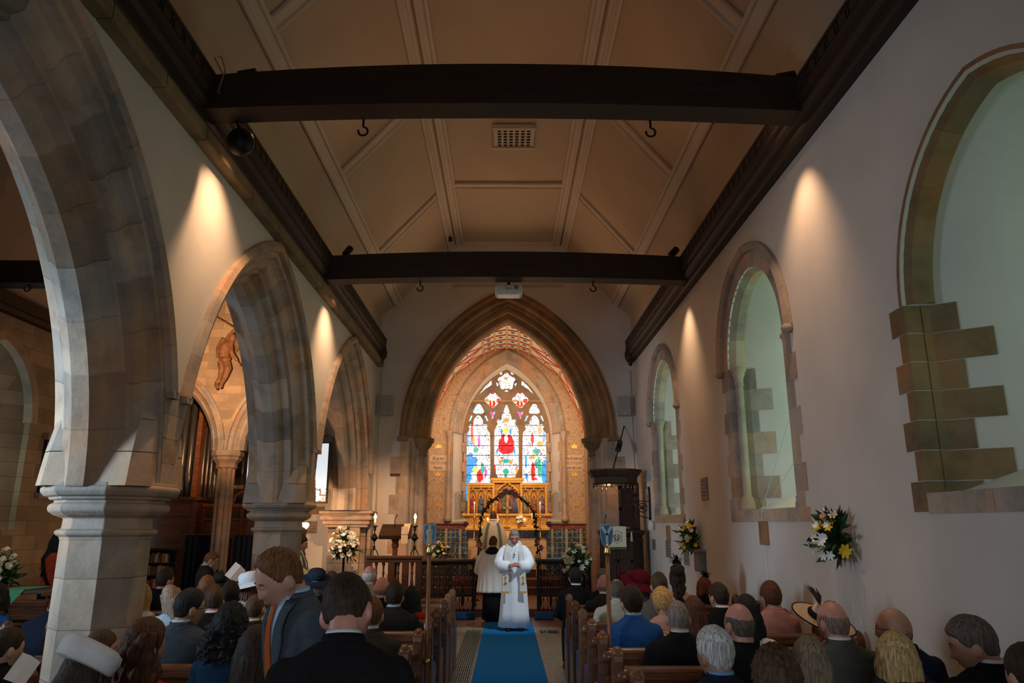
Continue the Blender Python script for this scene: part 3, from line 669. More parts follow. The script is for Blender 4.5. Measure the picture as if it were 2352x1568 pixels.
# tracery: stone plate pierced by three cusped lights and the openings above
def cr(px, py): p = at(1040 + px / 5.408, 830 + py / 5.408, ye + wd); return (p.x, p.z)
def smooth_loop(pts, k=3):
    for _ in range(k):
        q = []
        for i in range(len(pts)):
            a, b = pts[i], pts[(i + 1) % len(pts)]; q += [(a[0] * .75 + b[0] * .25, a[1] * .75 + b[1] * .25), (a[0] * .25 + b[0] * .75, a[1] * .25 + b[1] * .75)]
        pts = q
    return pts
def light_loop(cx, hw, top, sub, bot, cusp=.75):
    "cusped head: foil on top, two side foils, straight sides"
    L = [(cx - hw, bot), (cx + hw, bot), (cx + hw, sub + 95)]
    half = [(hw * .93, sub + 40), (hw * .74, sub + 8), (hw * .70, sub - 8), (hw * .80, sub - 22), (hw * .76, sub - 55), (hw * .55, sub - 62), (hw * .40, sub - 50), (hw * .40, sub - 95), (hw * .28, sub - 140)]
    L += [(cx + a, b) for a, b in half] + [(cx, top)] + [(cx - a, b) for a, b in reversed(half)] + [(cx - hw, sub + 95)]
    return L
def foil(cx, cy, R, n, rr, rot=0, k=7):
    L = []
    for i in range(n):
        a = 2 * math.pi * i / n + rot
        for j in range(k):
            t = (j / (k - 1) - .5) * 2.6; L.append((cx + R * math.cos(a) + rr * math.cos(a + t), cy + R * math.sin(a) + rr * math.sin(a + t)))
    return L
holes_px = [light_loop(316, 150, 655, 835, 1960), light_loop(667, 152, 508, 775, 1500), light_loop(1015, 150, 655, 835, 1960)]
holes_px += [foil(495, 475, 52, 4, 48, math.pi / 2), foil(838, 475, 52, 4, 48, math.pi / 2)]
holes_px += [foil(667, 248, 80, 5, 33, -math.pi / 2)]
for a in range(5):
    t = -math.pi / 2 + math.pi / 5 + a * 2 * math.pi / 5; holes_px.append([(667 + 130 * math.cos(t + q), 245 + 130 * math.sin(t + q)) for q in (-.24, -.12, 0, .12, .24)] + [(667 + 100 * math.cos(t), 245 + 100 * math.sin(t))])
holes_px += [[(315, 422), (395, 310), (480, 228), (484, 290), (400, 345)], [(1020, 422), (940, 310), (858, 228), (852, 290), (935, 345)]]
for c in (320, 1012):
    holes_px += [foil(c, 596, 40, 3, 34, -math.pi / 2)]
    holes_px += [[(c - 95, 668), (c - 72, 672), (c - 100, 735), (c - 122, 742)], [(c + 95, 668), (c + 72, 672), (c + 100, 735), (c + 122, 742)]]
holes_px += [[(460, 622), (528, 622), (492, 715)], [(806, 622), (874, 622), (840, 715)]]
holes = [[cr(*p) for p in (smooth_loop(L, 1) if i in (0, 1, 2) else L)] for i, L in enumerate(holes_px)]
for i in (0, 1, 2):
    zmin = 2.12; holes[i] = [(x, max(z, zmin)) for x, z in holes[i]]
mb = MB(); mb.prism([(q[0], q[1]) for q in win_outline(Arch(1.42, 2.2, 4.55, 0), 2.02, 40)], fnC, wd - .02, wd + .14, holes=holes); mb.build('tracery', TRACERY, win, bev=0)
# stained glass: painted quarries, leads and saddle bars
SG, nt, b = nodes('stained glass'); at_ = N(nt, 'ShaderNodeAttribute', attribute_name='Col')
mp = mapped(nt, (1, .01, 1)); vo = N(nt, 'ShaderNodeTexVoronoi', i_Scale=14.0, feature='DISTANCE_TO_EDGE'); nt.links.new(mp.outputs[0], vo.inputs[0])
lead = ramp(nt, vo.outputs[0], [(.0, (.10, .07, .07)), (.018, (.4, .34, .34)), (.04, (1, 1, 1))])
col = mul(nt, at_.outputs[0], lead.outputs[0]); nt.links.new(col, b.inputs['Emission Color']); b.inputs['Emission Strength'].default_value = 1.9; b.inputs['Base Color'].default_value = (.02, .02, .02, 1); b.inputs['Roughness'].default_value = .25
RD, BL, GN, YL, PK, OR_ = (.62, .008, .015), (.03, .25, .62), (.03, .32, .22), (.9, .65, .12), (.75, .08, .35), (.85, .25, .05)
# (centre x, centre y, half w, half h, colour) in the crop's pixels
BLOBS = [(250, 880, 18, 130, RD), (275, 985, 14, 60, OR_), (338, 990, 16, 75, PK), (205, 950, 18, 110, BL), (240, 1010, 22, 30, BL), (300, 1090, 30, 40, GN), (235, 1250, 45, 130, BL), (290, 1230, 28, 60, BL), (210, 1420, 45, 60, BL), (355, 1400, 40, 80, RD), (385, 1320, 25, 60, GN), (420, 1360, 14, 70, PK), (300, 1330, 35, 35, YL), (190, 1560, 40, 400, BL), (205, 1750, 30, 60, GN), (330, 1500, 120, 18, BL),
         (667, 850, 42, 44, YL), (612, 870, 14, 40, BL), (722, 870, 14, 40, BL), (640, 960, 34, 60, RD), (705, 960, 40, 55, RD), (670, 1075, 98, 70, RD), (600, 1010, 22, 50, RD), (745, 1010, 20, 45, RD), (667, 960, 22, 44, (1, 1, .95)), (560, 1110, 10, 40, BL), (770, 1110, 10, 40, BL), (667, 1225, 60, 26, GN), (620, 1190, 22, 12, RD), (600, 1240, 22, 26, OR_), (727, 1240, 22, 26, OR_), (667, 1350, 40, 35, GN), (667, 1400, 18, 40, GN), (530, 1340, 18, 70, RD), (800, 1340, 16, 60, OR_), (667, 1450, 150, 14, GN), (667, 1425, 150, 8, OR_),
         (1085, 850, 22, 55, OR_), (1130, 930, 18, 80, BL), (990, 960, 18, 70, RD), (930, 920, 30, 30, (.9, .8, .75)), (1085, 1020, 40, 30, OR_), (1040, 1110, 45, 40, GN), (1098, 1140, 10, 14, RD), (910, 1230, 14, 80, BL), (995, 1350, 26, 110, RD), (1010, 1440, 40, 16, RD), (1035, 1260, 18, 60, GN), (1070, 1300, 24, 120, GN), (1115, 1350, 22, 110, GN), (1140, 1430, 20, 60, BL), (985, 1180, 40, 25, (.45, .25, .08)), (1025, 1170, 16, 16, YL), (920, 1410, 18, 40, BL), (1145, 1560, 40, 400, BL), (1140, 1750, 30, 60, GN), (1015, 1500, 120, 18, BL),
         (495, 530, 40, 45, RD), (838, 530, 40, 45, RD), (430, 485, 26, 20, OR_), (575, 490, 22, 30, RD), (775, 490, 26, 20, OR_), (905, 490, 30, 26, RD), (495, 395, 26, 14, RD), (838, 390, 22, 10, RD), (495, 520, 10, 40, YL), (838, 520, 12, 30, YL), (667, 205, 22, 18, OR_), (667, 270, 40, 8, YL), (667, 732, 40, 25, OR_), (320, 610, 60, 25, (.45, .75, .95)), (1012, 610, 60, 25, (.45, .75, .95)), (492, 650, 24, 50, PK), (840, 650, 24, 50, PK), (225, 705, 20, 40, (.4, .7, .95)), (410, 705, 20, 40, (.4, .7, .95)), (915, 705, 20, 40, (.4, .7, .95)), (1105, 705, 20, 40, (.4, .7, .95))]
rg = random.Random(12)
def glass_col(px, py):
    c = (1, 1, 1)
    f = noise.noise(Vector((px * .030, py * .030, 1.3)))
    for cx, cy, w, h, k in BLOBS:
        wob = 1 + .45 * noise.noise(Vector((px * .05, py * .05, cx)))
        if ((px - cx) / w) ** 2 + ((py - cy) / h) ** 2 < wob: c = tuple(q * (.75 + .5 * (f + .5)) for q in k)
    if c == (1, 1, 1):
        g = noise.noise(Vector((px * .045, py * .035, 7.1)))
        h = noise.noise(Vector((px * .02, py * .02, 3.7)))
        g2 = noise.noise(Vector((px * .09, py * .075, 5.5)))
        if g > .29 or g2 > .50: c = (BL, (.45, .72, .9), YL, (.85, .3, .2), GN, (.75, .55, .35), PK, (.3, .5, .75))[int((h + 1) * 12 + g2 * 3) % 8]
        elif g < -.36 or g2 < -.46: c = (.28, .2, .16)
    return c
def px_of(x, z):
    a, b_ = cr(0, 0), cr(1000, 1000); return ((x - a[0]) / (b_[0] - a[0]) * 1000, (z - a[1]) / (b_[1] - a[1]) * 1000)
mb = MB(); st = .017
for (x0, x1, z0, z1) in ((-1.36, -.42, 2.05, 5.1), (-.44, .44, 2.9, 5.5), (.42, 1.36, 2.05, 5.1), (-1.2, 1.2, 5.1, 6.75)):
    nx, nz = int((x1 - x0) / st), int((z1 - z0) / st)
    for i in range(nx):
        for j in range(nz):
            xa, za = x0 + i * st, z0 + j * st; xc, zc = xa + st / 2, za + st / 2
            if abs(xc) > 1.36 or (zc > 4.55 and zc > WA.z_at(-.1, xc)) : continue
            if z0 == 5.1 and abs(xc) < .44 and zc < 5.5: continue
            mb.add([(xa, 0, za), (xa + st, 0, za), (xa + st, 0, za + st), (xa, 0, za + st)], [(0, 1, 2, 3)], glass_col(*px_of(xc, zc)))
mb.build('stained_glass', SG, win, loc=(0, ye + wd + .06, 0), recalc=False)
mb = MB()
for cx, y0 in ((316, 790), (667, 920), (1015, 790)):
    for py in [y0] + [920 + 122 * k for k in range(0, 9)]:
        if cx == 667 and py > 1420: continue
        a, b_ = cr(cx - 158, py), cr(cx + 158, py); mb.tube([(a[0], ye + wd + .04, a[1]), (b_[0], ye + wd + .04, b_[1])], .011, 6)
mb.build('saddle_bar', IRON, win)
mb = MB(); mb.tube([(-1.75, ye - .15, 5.55), (1.72, ye - .15, 5.55)], .008, 6)
tag(mb.build('curtain_wire', mat('pale wire', (.5, .35, .22), .5)), 'thin rail strung level across the top of the stained glass window', 'rail')

# painted canted chancel roof
vp = [(-XC, 4.7), (-2.22, 5.25), (-1.64, 6.36), (-.72, 7.06), (-.36, 7.20), (0, 7.26), (.36, 7.20), (.72, 7.06), (1.64, 6.36), (2.22, 5.25), (XC, 4.7)]
mb = MB()
WHITEP = mat('painted roof panel', (.72, .66, .56), .8, 0, .06, 4)
for a, b_ in zip(vp, vp[1:]): mb.add([(a[0], 17.5, a[1]), (b_[0], 17.5, b_[1]), (b_[0], ye + .01, b_[1]), (a[0], ye + .01, a[1])], [(0, 1, 2, 3)])
vault = structure(mb.build('ceiling_chancel', WHITEP))
REDP = mat('red painted rib', (.55, .13, .045), .6, 0, .15); GOLDP = mat('ochre painted rib', (.50, .33, .12), .6, 0, .2)
mb = MB(); mg = MB(); mk = MB()
def onv(i, f, y, off=.03):
    a, b_ = Vector(vp[i]), Vector(vp[i + 1]); p = a.lerp(b_, f); n = Vector((-(b_ - a).y, (b_ - a).x)).normalized()
    n = n if n.dot(Vector((0, 5)) - p) > 0 else -n; p = p + n * off; return Vector((p.x, y, p.y)), Vector((n.x, 0, n.y))
for i in range(1, len(vp) - 1):
    p, n = onv(i - 1, 1, 17.5); q = Vector((p.x, ye, p.z)); mg.bar(p, q, .06, .06, up=(0, 0, 1) if abs(vp[i][0]) < 1 else (-vp[i][0], 0, 1))
nv = len(vp) - 1
for i in range(nv):
    top_ = 3 <= i <= nv - 4; ny = 9 if top_ else 5; ys = [17.5 + (ye - 17.55) * k / ny for k in range(ny + 1)]
    for y in ys:
        a, n = onv(i, 0, y, .02); b_, _ = onv(i, 1, y, .02); mb.bar(a, b_, .028, .035, up=n)
    for k in range(ny):
        if not top_:
            for f0, f1 in ((0, 1), (1, 0)):
                a, n = onv(i, f0, ys[k], .012); b_, _ = onv(i, f1, ys[k + 1], .012); mb.bar(a, b_, .022, .025, up=n)
            c, n = onv(i, .5, (ys[k] + ys[k + 1]) / 2 + .25, .01); mk.bar(c + Vector((0, -.08, 0)), c + Vector((0, .08, 0)), .04, .012, up=n)
        else:
            c, n = onv(i, .5, (ys[k] + ys[k + 1]) / 2, .010); a, b_ = onv(i, .32, c.y, .010)[0], onv(i, .68, c.y, .010)[0]; mk.bar(a, b_, .05, .012, up=n); mk.bar(c + Vector((0, -.07, 0)), c + Vector((0, .07, 0)), .04, .012, up=n)
            a, n = onv(i, .08, ys[k], .012); b_, _ = onv(i, .08, ys[k + 1], .012); mb.bar(a, b_, .016, .02, up=n)
mb.build('painted_rib', REDP, vault); mg.build('painted_purlin', GOLDP, vault); mk.build('painted_motif', mat('dark motif paint', (.12, .09, .06), .8), vault)

# painted inscriptions and crowns on the east wall
def text_mesh(name, s, size, m, parent, loc, rot, ext=.003, align='CENTER', xs=1.0):
    cu = bpy.data.curves.new(name, 'FONT'); cu.body = s; cu.size = size; cu.align_x = align; cu.align_y = 'CENTER'; cu.extrude = ext
    tmp = bpy.data.objects.new(name + '_tmp', cu); COL.objects.link(tmp); bpy.context.view_layer.update()
    me = bpy.data.meshes.new_from_object(tmp.evaluated_get(bpy.context.evaluated_depsgraph_get())); bpy.data.objects.remove(tmp); bpy.data.curves.remove(cu)
    me.materials.clear(); me.materials.append(m); o = bpy.data.objects.new(name, me); COL.objects.link(o); o.parent = parent; o.location = loc; o.rotation_euler = rot; o.scale = (xs, 1, 1); return o
INK = mat('black lettering', (.05, .03, .02), .8); CREAMB = mat('cream text band', (.66, .50, .36), .85, 0, .06)
up = (math.pi / 2, 0, 0)
for s, x0, lines in ((-1, -2.06, ('Lift up your', 'hearts')), (1, 2.04, ('We lift them up', 'unto the Lord'))):
    t = thing('wall_inscription', 'black-letter words painted on two cream bands %s of the stained glass window' % ('to the left' if s < 0 else 'to the right'), 'inscription', (x0, ye - .004, 3.72))
    for k, (ln, z) in enumerate(zip(lines, (.09, -.19))):
        mb = MB(); mb.span((-.26, -.004, z - .09), (.26, 0, z + .09)); mb.build('text_band', CREAMB, t)
        text_mesh('lettering', ln, .15, INK, t, (0, -.006, z), up, xs=.52 if len(ln) > 11 else .72)
    for k, z in enumerate((4.18, 3.34, 2.44)):
        mb = MB(); P = [(-.085, -.06), (.085, -.06), (.085, -.03), (.11, .06), (.055, .0), (0, .085), (-.055, .0), (-.11, .06), (-.085, -.03)]
        mb.prism(P, lambda a, b, d: (a, d, b), -.012, 0)
        for px_, pz in ((-.11, .07), (0, .095), (.11, .07)): mb.ball((px_, -.006, pz), (.016, .008, .016), 8, 6)
        o = mb.build('painted_crown', GOLD, None, loc=(s * 2.07, ye - .002, z))
        tag(o, '%s gold crown painted on the wall %s of the east window' % (('top', 'middle', 'lowest')[k], 'left' if s < 0 else 'right'), 'crown', 'gold crowns on the chancel wall')

# altar, reredos and what stands on them
CLOTHC = mat('cream altar cloth', (.70, .45, .24), .8, 0, .06, 5); 
al = thing('altar', 'altar under a cream frontal cloth below the gilded reredos', 'altar', (.02, 21.6, .46))
mb = MB(); mb.span((-1.04, -.38, 0), (1.06, .38, .98)); mb.build('altar_table', DARKWOOD, al)
mb = MB(); mb.span((-1.08, -.40, .20), (1.09, -.385, 1.0)); mb.span((-1.08, -.40, .985), (1.09, .4, 1.005)); mb.span((-1.08, -.408, .80), (1.09, -.395, .815))
for x in (-.80, .82): mb.span((x - .015, -.407, .02), (x + .015, -.398, .8))
mb.build('frontal', CLOTHC, al)
mb = MB(); mb.span((-.09, -.418, .70), (.16, -.40, .86)); mb.build('frontal_emblem', GOLD, al)
t = thing('altar_book_cloth', 'cream peaked cloth draped at the middle of the altar top', 'cloth', (.0, 21.55, 1.47))
mb = MB(); mb.prism([(-.40, 0), (.40, 0), (.12, .22), (-.10, .22)], lambda a, b, d: (a, d, b), -.22, .10); mb.build('draped_cloth', CLOTHC, t, bev=.02)
rd = thing('reredos', 'gilded carved reredos with painted saints in niches under a taller centre panel', 'reredos', (.02, 22.2, 1.70))
mb = MB(); mb.span((-1.22, -.22, .0), (1.24, .2, .08)); mb.span((-1.17, -.16, .08), (1.19, .2, .13)); mb.span((-1.12, -.08, .13), (1.14, .2, .40)); mb.span((-1.32, -.16, .40), (1.34, .2, .47))
for s in (-1, 1):
    mb.prism([(s * 1.12, .40), (s * 1.30, .40), (s * 1.18, .30), (s * 1.12, .16)], lambda a, b, d: (a, d, b), -.06, .1)
mb.build('base', GOLD, rd, bev=.01)
mb = MB()
for k in range(15):
    x = -1.02 + k * .146; mb.span((x - .012, -.11, .14), (x + .012, -.07, .39)); 
    if k < 14: mb.tube([(x + .02, -.095, .30), (x + .05, -.095, .355), (x + .073, -.095, .375), (x + .096, -.095, .355), (x + .126, -.095, .30)], .012, 6)
mb.build('arcading', GOLD, rd)
mb = MB(); mb.span((-1.13, 0, .47), (1.15, .2, 1.30)); mb.span((-.40, -.02, .47), (.42, .2, 1.44))
mb.build('back_panel', mat('reredos ground', (.42, .22, .06), .6, .2, .5, 26, .3), rd)
mb = MB(); mb.span((-1.20, -.10, 1.28), (-.40, .22, 1.36)); mb.span((.42, -.10, 1.28), (1.22, .22, 1.36)); mb.span((-.48, -.13, 1.42), (.50, .22, 1.50)); mb.span((-.44, -.11, 1.36), (.46, .2, 1.42))
for x in (-1.13, -.40, .42, 1.15): mb.span((x - .035, -.09, .47), (x + .035, .1, 1.42 if abs(x) < .5 else 1.3))
for x in (-.89, -.645, .665, .91): mb.tube([(x, -.07, .47), (x, -.07, 1.08)], .016, 8)
mb.span((-1.15, -.07, 1.22), (-.4, 0, 1.28)); mb.span((.42, -.07, 1.22), (1.17, 0, 1.28))
mb.build('carved_frame', GOLD, rd, bev=.006)
mb = MB()
for x in (-1.01, -.767, -.525, .545, .79, 1.03):
    mb.tube([(x - .105, -.06, 1.0), (x - .09, -.06, 1.10), (x, -.06, 1.20), (x + .09, -.06, 1.10), (x + .105, -.06, 1.0)], .014, 6); mb.tube([(x, -.06, 1.14), (x, -.06, 1.24)], .018, 6)
    for q in (-.06, .06): mb.ball((x + q, -.06, 1.17), .022, 8, 6)
mb.tube([(-.34, -.07, .95), (-.30, -.07, 1.12), (-.15, -.07, 1.27), (0.01, -.07, 1.37), (.17, -.07, 1.27), (.32, -.07, 1.12), (.36, -.07, .95)], .025, 8)
for k in range(9): mb.ball((-.28 + k * .07, -.08, 1.14 + .22 * (1 - abs(k - 4) / 4)), .03, 8, 6)
mb.build('canopy', GOLD, rd)
sc_ = [(.32, .05, .04), (.06, .09, .16), (.30, .14, .05), (.22, .2, .16), (.24, .1, .05), (.16, .10, .22)]
for k, x in enumerate((-1.01, -.767, -.525, .545, .79, 1.03)):
    mb = MB(); mb.lathe([(.085, .49), (.08, .62), (.062, .78), (.07, .86), (.03, .90), (.036, .93), (.04, .96), (.02, 1.0)], 10, (x, -.04, 0), sy=.6); mb.ball((x + .03, -.09, .76), (.05, .03, .025), 8, 6)
    f = mb.build('painted_saint', mat('saint robe %d' % k, sc_[k], .6, 0, .5, 18), rd, True)
    mb = MB(); mb.lathe([(.07, 0), (.075, .008), (.07, .016)], 16); mb.xform(Matrix.Translation((x, -.012, .95)) @ Matrix.Rotation(math.pi / 2, 4, 'X')); mb.build('halo', GOLD, f)
for k, (x, h, c) in enumerate(((-.2, .45, (.28, .06, .05)), (.01, .30, (.6, .38, .2)), (.22, .45, (.07, .10, .26)), (-.1, .7, (.12, .14, .08)), (.14, .68, (.2, .08, .1)))):
    mb = MB(); mb.lathe([(.10, .49), (.085, .49 + h * .4), (.05, .49 + h * .75), (.035, .49 + h * .85), (.04, .49 + h * .93), (.01, .49 + h)], 10, (x, -.06, 0), sy=.5); mb.build('painted_saint', mat('nativity robe %d' % k, c, .6, 0, .5, 18), rd, True)

def candle(x, y, z, h, stick, lab, flame=True, w=.016, grp='candles on the altar shelf', power=0):
    c = thing('altar_candle', lab, 'candle', (x, y, z), group=grp)
    mb = MB(); mb.lathe([(.05, 0), (.05, .012), (.015, .03), (.012, stick * .5), (.022, stick * .55), (.012, stick * .6), (.012, stick * .9), (.035, stick)], 12); mb.build('candlestick', BRASS, c, True)
    mb = MB(); mb.lathe([(w, stick), (w, stick + h)], 12); mb.build('wax', WAX, c, True)
    if flame:
        mb = MB(); mb.lathe([(.002, stick + h), (.012, stick + h + .02), (.009, stick + h + .04), (.001, stick + h + .075)], 8); mb.build('flame', FLAME, c, True)
    return c
for x, h, st_, d in ((-.93, .34, .34, 'tall lit candle at the left end of the reredos shelf'), (.98, .34, .34, 'tall lit candle at the right end of the reredos shelf'), (-.70, .17, .16, 'second lit candle from the left end of the reredos shelf'), (.75, .17, .16, 'second lit candle from the right end of the reredos shelf'), (-.54, .15, .05, 'short lit candle left of the white altar flowers'), (.54, .15, .05, 'short lit candle right of the white altar flowers')):
    candle(x, 21.94 if abs(x) > .9 else 22.04, 1.78 if abs(x) < .9 else 1.46, h, st_ if abs(x) < .9 else st_ + .3, d)
cx_ = thing('altar_cross', 'tall brass cross on the altar before the reredos', 'cross', (.02, 22.02, 1.78))
mb = MB(); mb.lathe([(.10, 0), (.10, .015), (.04, .04), (.02, .06), (.016, .36)], 12); mb.build('stem', BRASS, cx_, True)
mb = MB(); mb.span((-.018, -.012, .34), (.018, .012, .74)); mb.span((-.14, -.012, .54), (.14, .012, .575))
for a in range(8):
    t = a * math.pi / 4 + .4; mb.bar((.02 * math.cos(t), 0, .557 + .02 * math.sin(t)), (.12 * math.cos(t), 0, .557 + .12 * math.sin(t)), .014, .01)
mb.build('cross_head', BRASS, cx_)

# ---------------------------------------------------------------- flowers
def petal_bloom(n, L, w, lift, seed=0, cup=.3):
    mb = MB(); r = random.Random(seed)
    for k in range(n):
        a = 2 * math.pi * k / n + r.uniform(-.1, .1); ca, sa = math.cos(a), math.sin(a); P = []
        for t, ww, zz in ((0, .25, 0), (.4, 1, lift * .35), (.75, .85, lift * .8), (1, .1, lift)):
            for q in (-1, 0, 1): P.append((ca * L * t - sa * q * w * ww, sa * L * t + ca * q * w * ww, zz * L + (cup * w * ww if q else 0)))
        mb.add(P, [(i * 3 + j, i * 3 + j + 1, i * 3 + j + 4, i * 3 + j + 3) for i in range(3) for j in range(2)])
    return mb
def rose(r0, seed=0):
    mb = MB()
    for ring, (n, L, w, lift) in enumerate(((3, .55, .42, 1.3), (4, .8, .5, 1.0), (5, 1.0, .5, .55))):
        b_ = petal_bloom(n, L * r0, w * r0, lift, seed + ring); mb.add(b_.v, b_.f)
    return mb
def lily(r0, seed=0):
    mb = petal_bloom(6, r0, r0 * .26, .55, seed); mb.lathe([(.02 * r0, -.5 * r0), (.12 * r0, -.1 * r0), (.2 * r0, .05 * r0)], 8); return mb
def calla(r0, seed=0):
    mb = MB(); mb.lathe([(.06 * r0, -.9 * r0), (.16 * r0, -.3 * r0), (.34 * r0, .3 * r0), (.62 * r0, .75 * r0)], 12, sx=1, sy=.85); mb.add([(.5 * r0, -.2 * r0, .74 * r0), (.5 * r0, .2 * r0, .74 * r0), (1.0 * r0, 0, .95 * r0)], [(0, 1, 2)]); return mb
FM = {}
def bloom_mesh(kind, m):
    k = (kind.__name__, m.name)
    if k not in FM: FM[k] = kind(1.0, 3).mesh(k[0] + ' bloom', m, True)
    return FM[k]
def leaf(mb, p, d, L, w, r):
    d = Vector(d).normalized(); s = d.cross(Vector((r.uniform(-1, 1), r.uniform(-1, 1), r.uniform(-1, 1)))).normalized(); n = d.cross(s)
    p = Vector(p); q = [p, p + d * L * .45 + s * w + n * L * .06, p + d * L, p + d * L * .45 - s * w + n * L * .06, p + d * L * .5 - n * w * .3]
    mb.add(q, [(0, 1, 4), (1, 2, 4), (2, 3, 4), (3, 0, 4)])
def arrangement(name, label, loc, size, blooms, n_leaf, seed, vase=None, group='flower arrangements', leafmat=None, wall=False, drop=0.0):
    "blooms: list of (kind, material, count, radius, part name); size: half extents of the spray"
    t = thing(name, label, 'flower arrangement', loc, group=group); r = random.Random(seed); sx, sy, sz = size
    mb = MB()
    for k in range(n_leaf):
        a, e = r.uniform(0, 2 * math.pi), r.uniform(-.9 if wall or drop else -.25, 1.5); q = r.uniform(.35, 1.0)
        d = Vector((math.cos(a) * math.cos(e) * sx, math.sin(a) * math.cos(e) * sy, math.sin(e) * sz))
        if wall and d.x > 0: d.x *= .25
        leaf(mb, d * q * r.uniform(.25, .85), d + Vector((r.uniform(-.6, .2 if wall else .6) * sx, r.uniform(-.6, .6) * sy, r.uniform(-.6, .5) * sz)), r.uniform(.10, .22) * max(.7, sx / .3), r.uniform(.012, .034), r)
        if k % 4 == 0: mb.tube([(0, 0, 0), tuple(d * q * .5), tuple(d * q * .8)], .004, 4)
    tag(mb.build('foliage', leafmat or LEAF, t), None)
    for kind, m, cnt, rad, pn in blooms:
        me = bloom_mesh(kind, m)
        for k in range(cnt):
            a, e = r.uniform(0, 2 * math.pi), r.uniform(-.55 if wall or drop else -.1, 1.35); q = r.uniform(.65, .98)
            d = Vector((math.cos(a) * math.cos(e) * sx, math.sin(a) * math.cos(e) * sy, math.sin(e) * sz)) * q
            if d.y > 0 and not wall: d.y *= -.9
            if wall and d.x > 0: d.x *= -.9
            o = bpy.data.objects.new(pn, me); COL.objects.link(o); o.parent = t; o.location = d; s = rad * r.uniform(.75, 1.2); o.scale = (s, s, s)
            dd = (d + Vector((-.12 if wall else 0, -.16, .03))).normalized(); o.rotation_euler = dd.to_track_quat('Z', 'Y').to_euler()
    if vase: vase(t)
    return t
CREAMPETAL = mat('cream petals', (.80, .66, .42), .6, 0, .12); PEACH = mat('peach petals', (.78, .45, .28), .6, 0, .15)
def stand_vase(h, m=IRON):
    def f(t):
        mb = MB(); mb.lathe([(.17, -h), (.17, -h + .02), (.03, -h + .06), (.022, -.16), (.08, -.12), (.11, -.02), (.10, 0)], 14); mb.build('stand', m, t, True)
    return f
p_ = at(792, 1256, 15.6)
arrangement('white_flower_spray', 'tall white and green spray of lilies and roses before the panelled half pillar', (p_.x, 15.55, p_.z), (.30, .16, .42), [(rose, WHITEPETAL, 24, .055, 'white_rose'), (lily, WHITEPETAL, 12, .075, 'white_lily'), (calla, WHITEPETAL, 3, .06, 'white_calla'), (rose, CREAMPETAL, 12, .028, 'cream_bud')], 190, 21, stand_vase(p_.z), leafmat=DARKLEAF, drop=1)
p_ = at(1325, 1290, 15.3)
arrangement('white_flower_spray', 'white calla lily arrangement in front of the pulpit, beside the right rail', (p_.x, 15.3, p_.z), (.30, .2, .34), [(calla, WHITEPETAL, 11, .07, 'white_calla'), (lily, WHITEPETAL, 9, .075, 'white_lily'), (rose, CREAMPETAL, 8, .05, 'cream_rose'), (rose, YELLOW, 4, .035, 'yellow_bloom')], 220, 22, stand_vase(p_.z), drop=1)
p_ = at(1012, 1262, 17.2)
arrangement('white_flower_spray', 'white and yellow flowers on the choir desk, behind the blue figured shield', (p_.x, 17.3, p_.z - .1), (.22, .16, .30), [(calla, WHITEPETAL, 7, .055, 'white_calla'), (lily, WHITEPETAL, 6, .06, 'white_lily'), (rose, YELLOW, 5, .035, 'yellow_bloom')], 130, 23)
for px_, py_, Y, L, sd, (sx, sy, sz) in ((1605, 1238, 11.5, 'yellow and white wall flowers farther along the wall, over a stone bracket', 24, (.24, .26, .27)), (1945, 1240, 6.5, 'nearest yellow and white wall flowers, with broad green leaf and yellow daisies', 25, (.22, .27, .27))):
    p_ = at(px_, py_, Y)
    arrangement('wall_flower_spray', L, (WR - .10, Y, p_.z), (sx, sy, sz), [(lily, YELLOW, 7, .048, 'yellow_daisy'), (lily, WHITEPETAL, 14, .038, 'white_daisy'), (rose, CREAMPETAL, 14, .027, 'cream_rose'), (rose, PEACH, 3, .03, 'peach_rose')], 240, sd, wall=True, leafmat=DARKLEAF if sd == 25 else LEAF)
p_ = at(4, 1302, 9.2)
arrangement('white_flower_spray', 'cream and yellow flowers at the far left edge in the side aisle', (p_.x, 9.2, p_.z - .12), (.26, .2, .34), [(rose, CREAMPETAL, 18, .05, 'cream_rose'), (lily, YELLOW, 6, .05, 'yellow_bloom'), (rose, WHITEPETAL, 8, .045, 'white_rose')], 150, 26, stand_vase(.55))
for x in (-.33, .37):
    z = 1.83
    arrangement('altar_lily_vase', 'small vase of white lilies on the reredos shelf, %s of the cross' % ('left' if x < 0 else 'right'), (x, 21.96, z + .12), (.09, .06, .16), [(lily, WHITEPETAL, 6, .07, 'white_lily')], 22, 27 + int(x > 0), lambda t: MB().lathe([(.03, -.17), (.045, -.1), (.03, -.02), (.035, 0)], 10).build('vase', BRASS, t, True), group='white lilies on the reredos shelf')

# wedding arch of ivy and roses
wa = thing('flower_arch', 'thin metal hoop twined with dark ivy and dusky roses before the altar', 'flower arch', (.04, 16.95, .14))
hoop = [(-.72, 0)] + [(-.72 + .02 * k, .35 * k) for k in range(1, 6)] + [(-.58, 1.98), (-.40, 2.22), (-.18, 2.38), (0, 2.44), (.18, 2.38), (.40, 2.22), (.58, 1.98)] + [(.72 - .02 * k, .35 * k) for k in range(5, 0, -1)] + [(.72, 0)]
mb = MB()
for dy in (-.06, .06): mb.tube([(a, dy, b_) for a, b_ in hoop], .010, 6)
mb.build('hoop', IRON, wa)
mb = MB(); r = random.Random(31)
for k in range(len(hoop) - 1):
    for q in range(26):
        t = r.random(); a = hoop[k][0] + (hoop[k + 1][0] - hoop[k][0]) * t; z = hoop[k][1] + (hoop[k + 1][1] - hoop[k][1]) * t
        leaf(mb, (a + r.uniform(-.03, .03), r.uniform(-.07, .07), z), (r.uniform(-1, 1), r.uniform(-1, 1), r.uniform(-1, .6)), r.uniform(.05, .10), r.uniform(.018, .034), r)
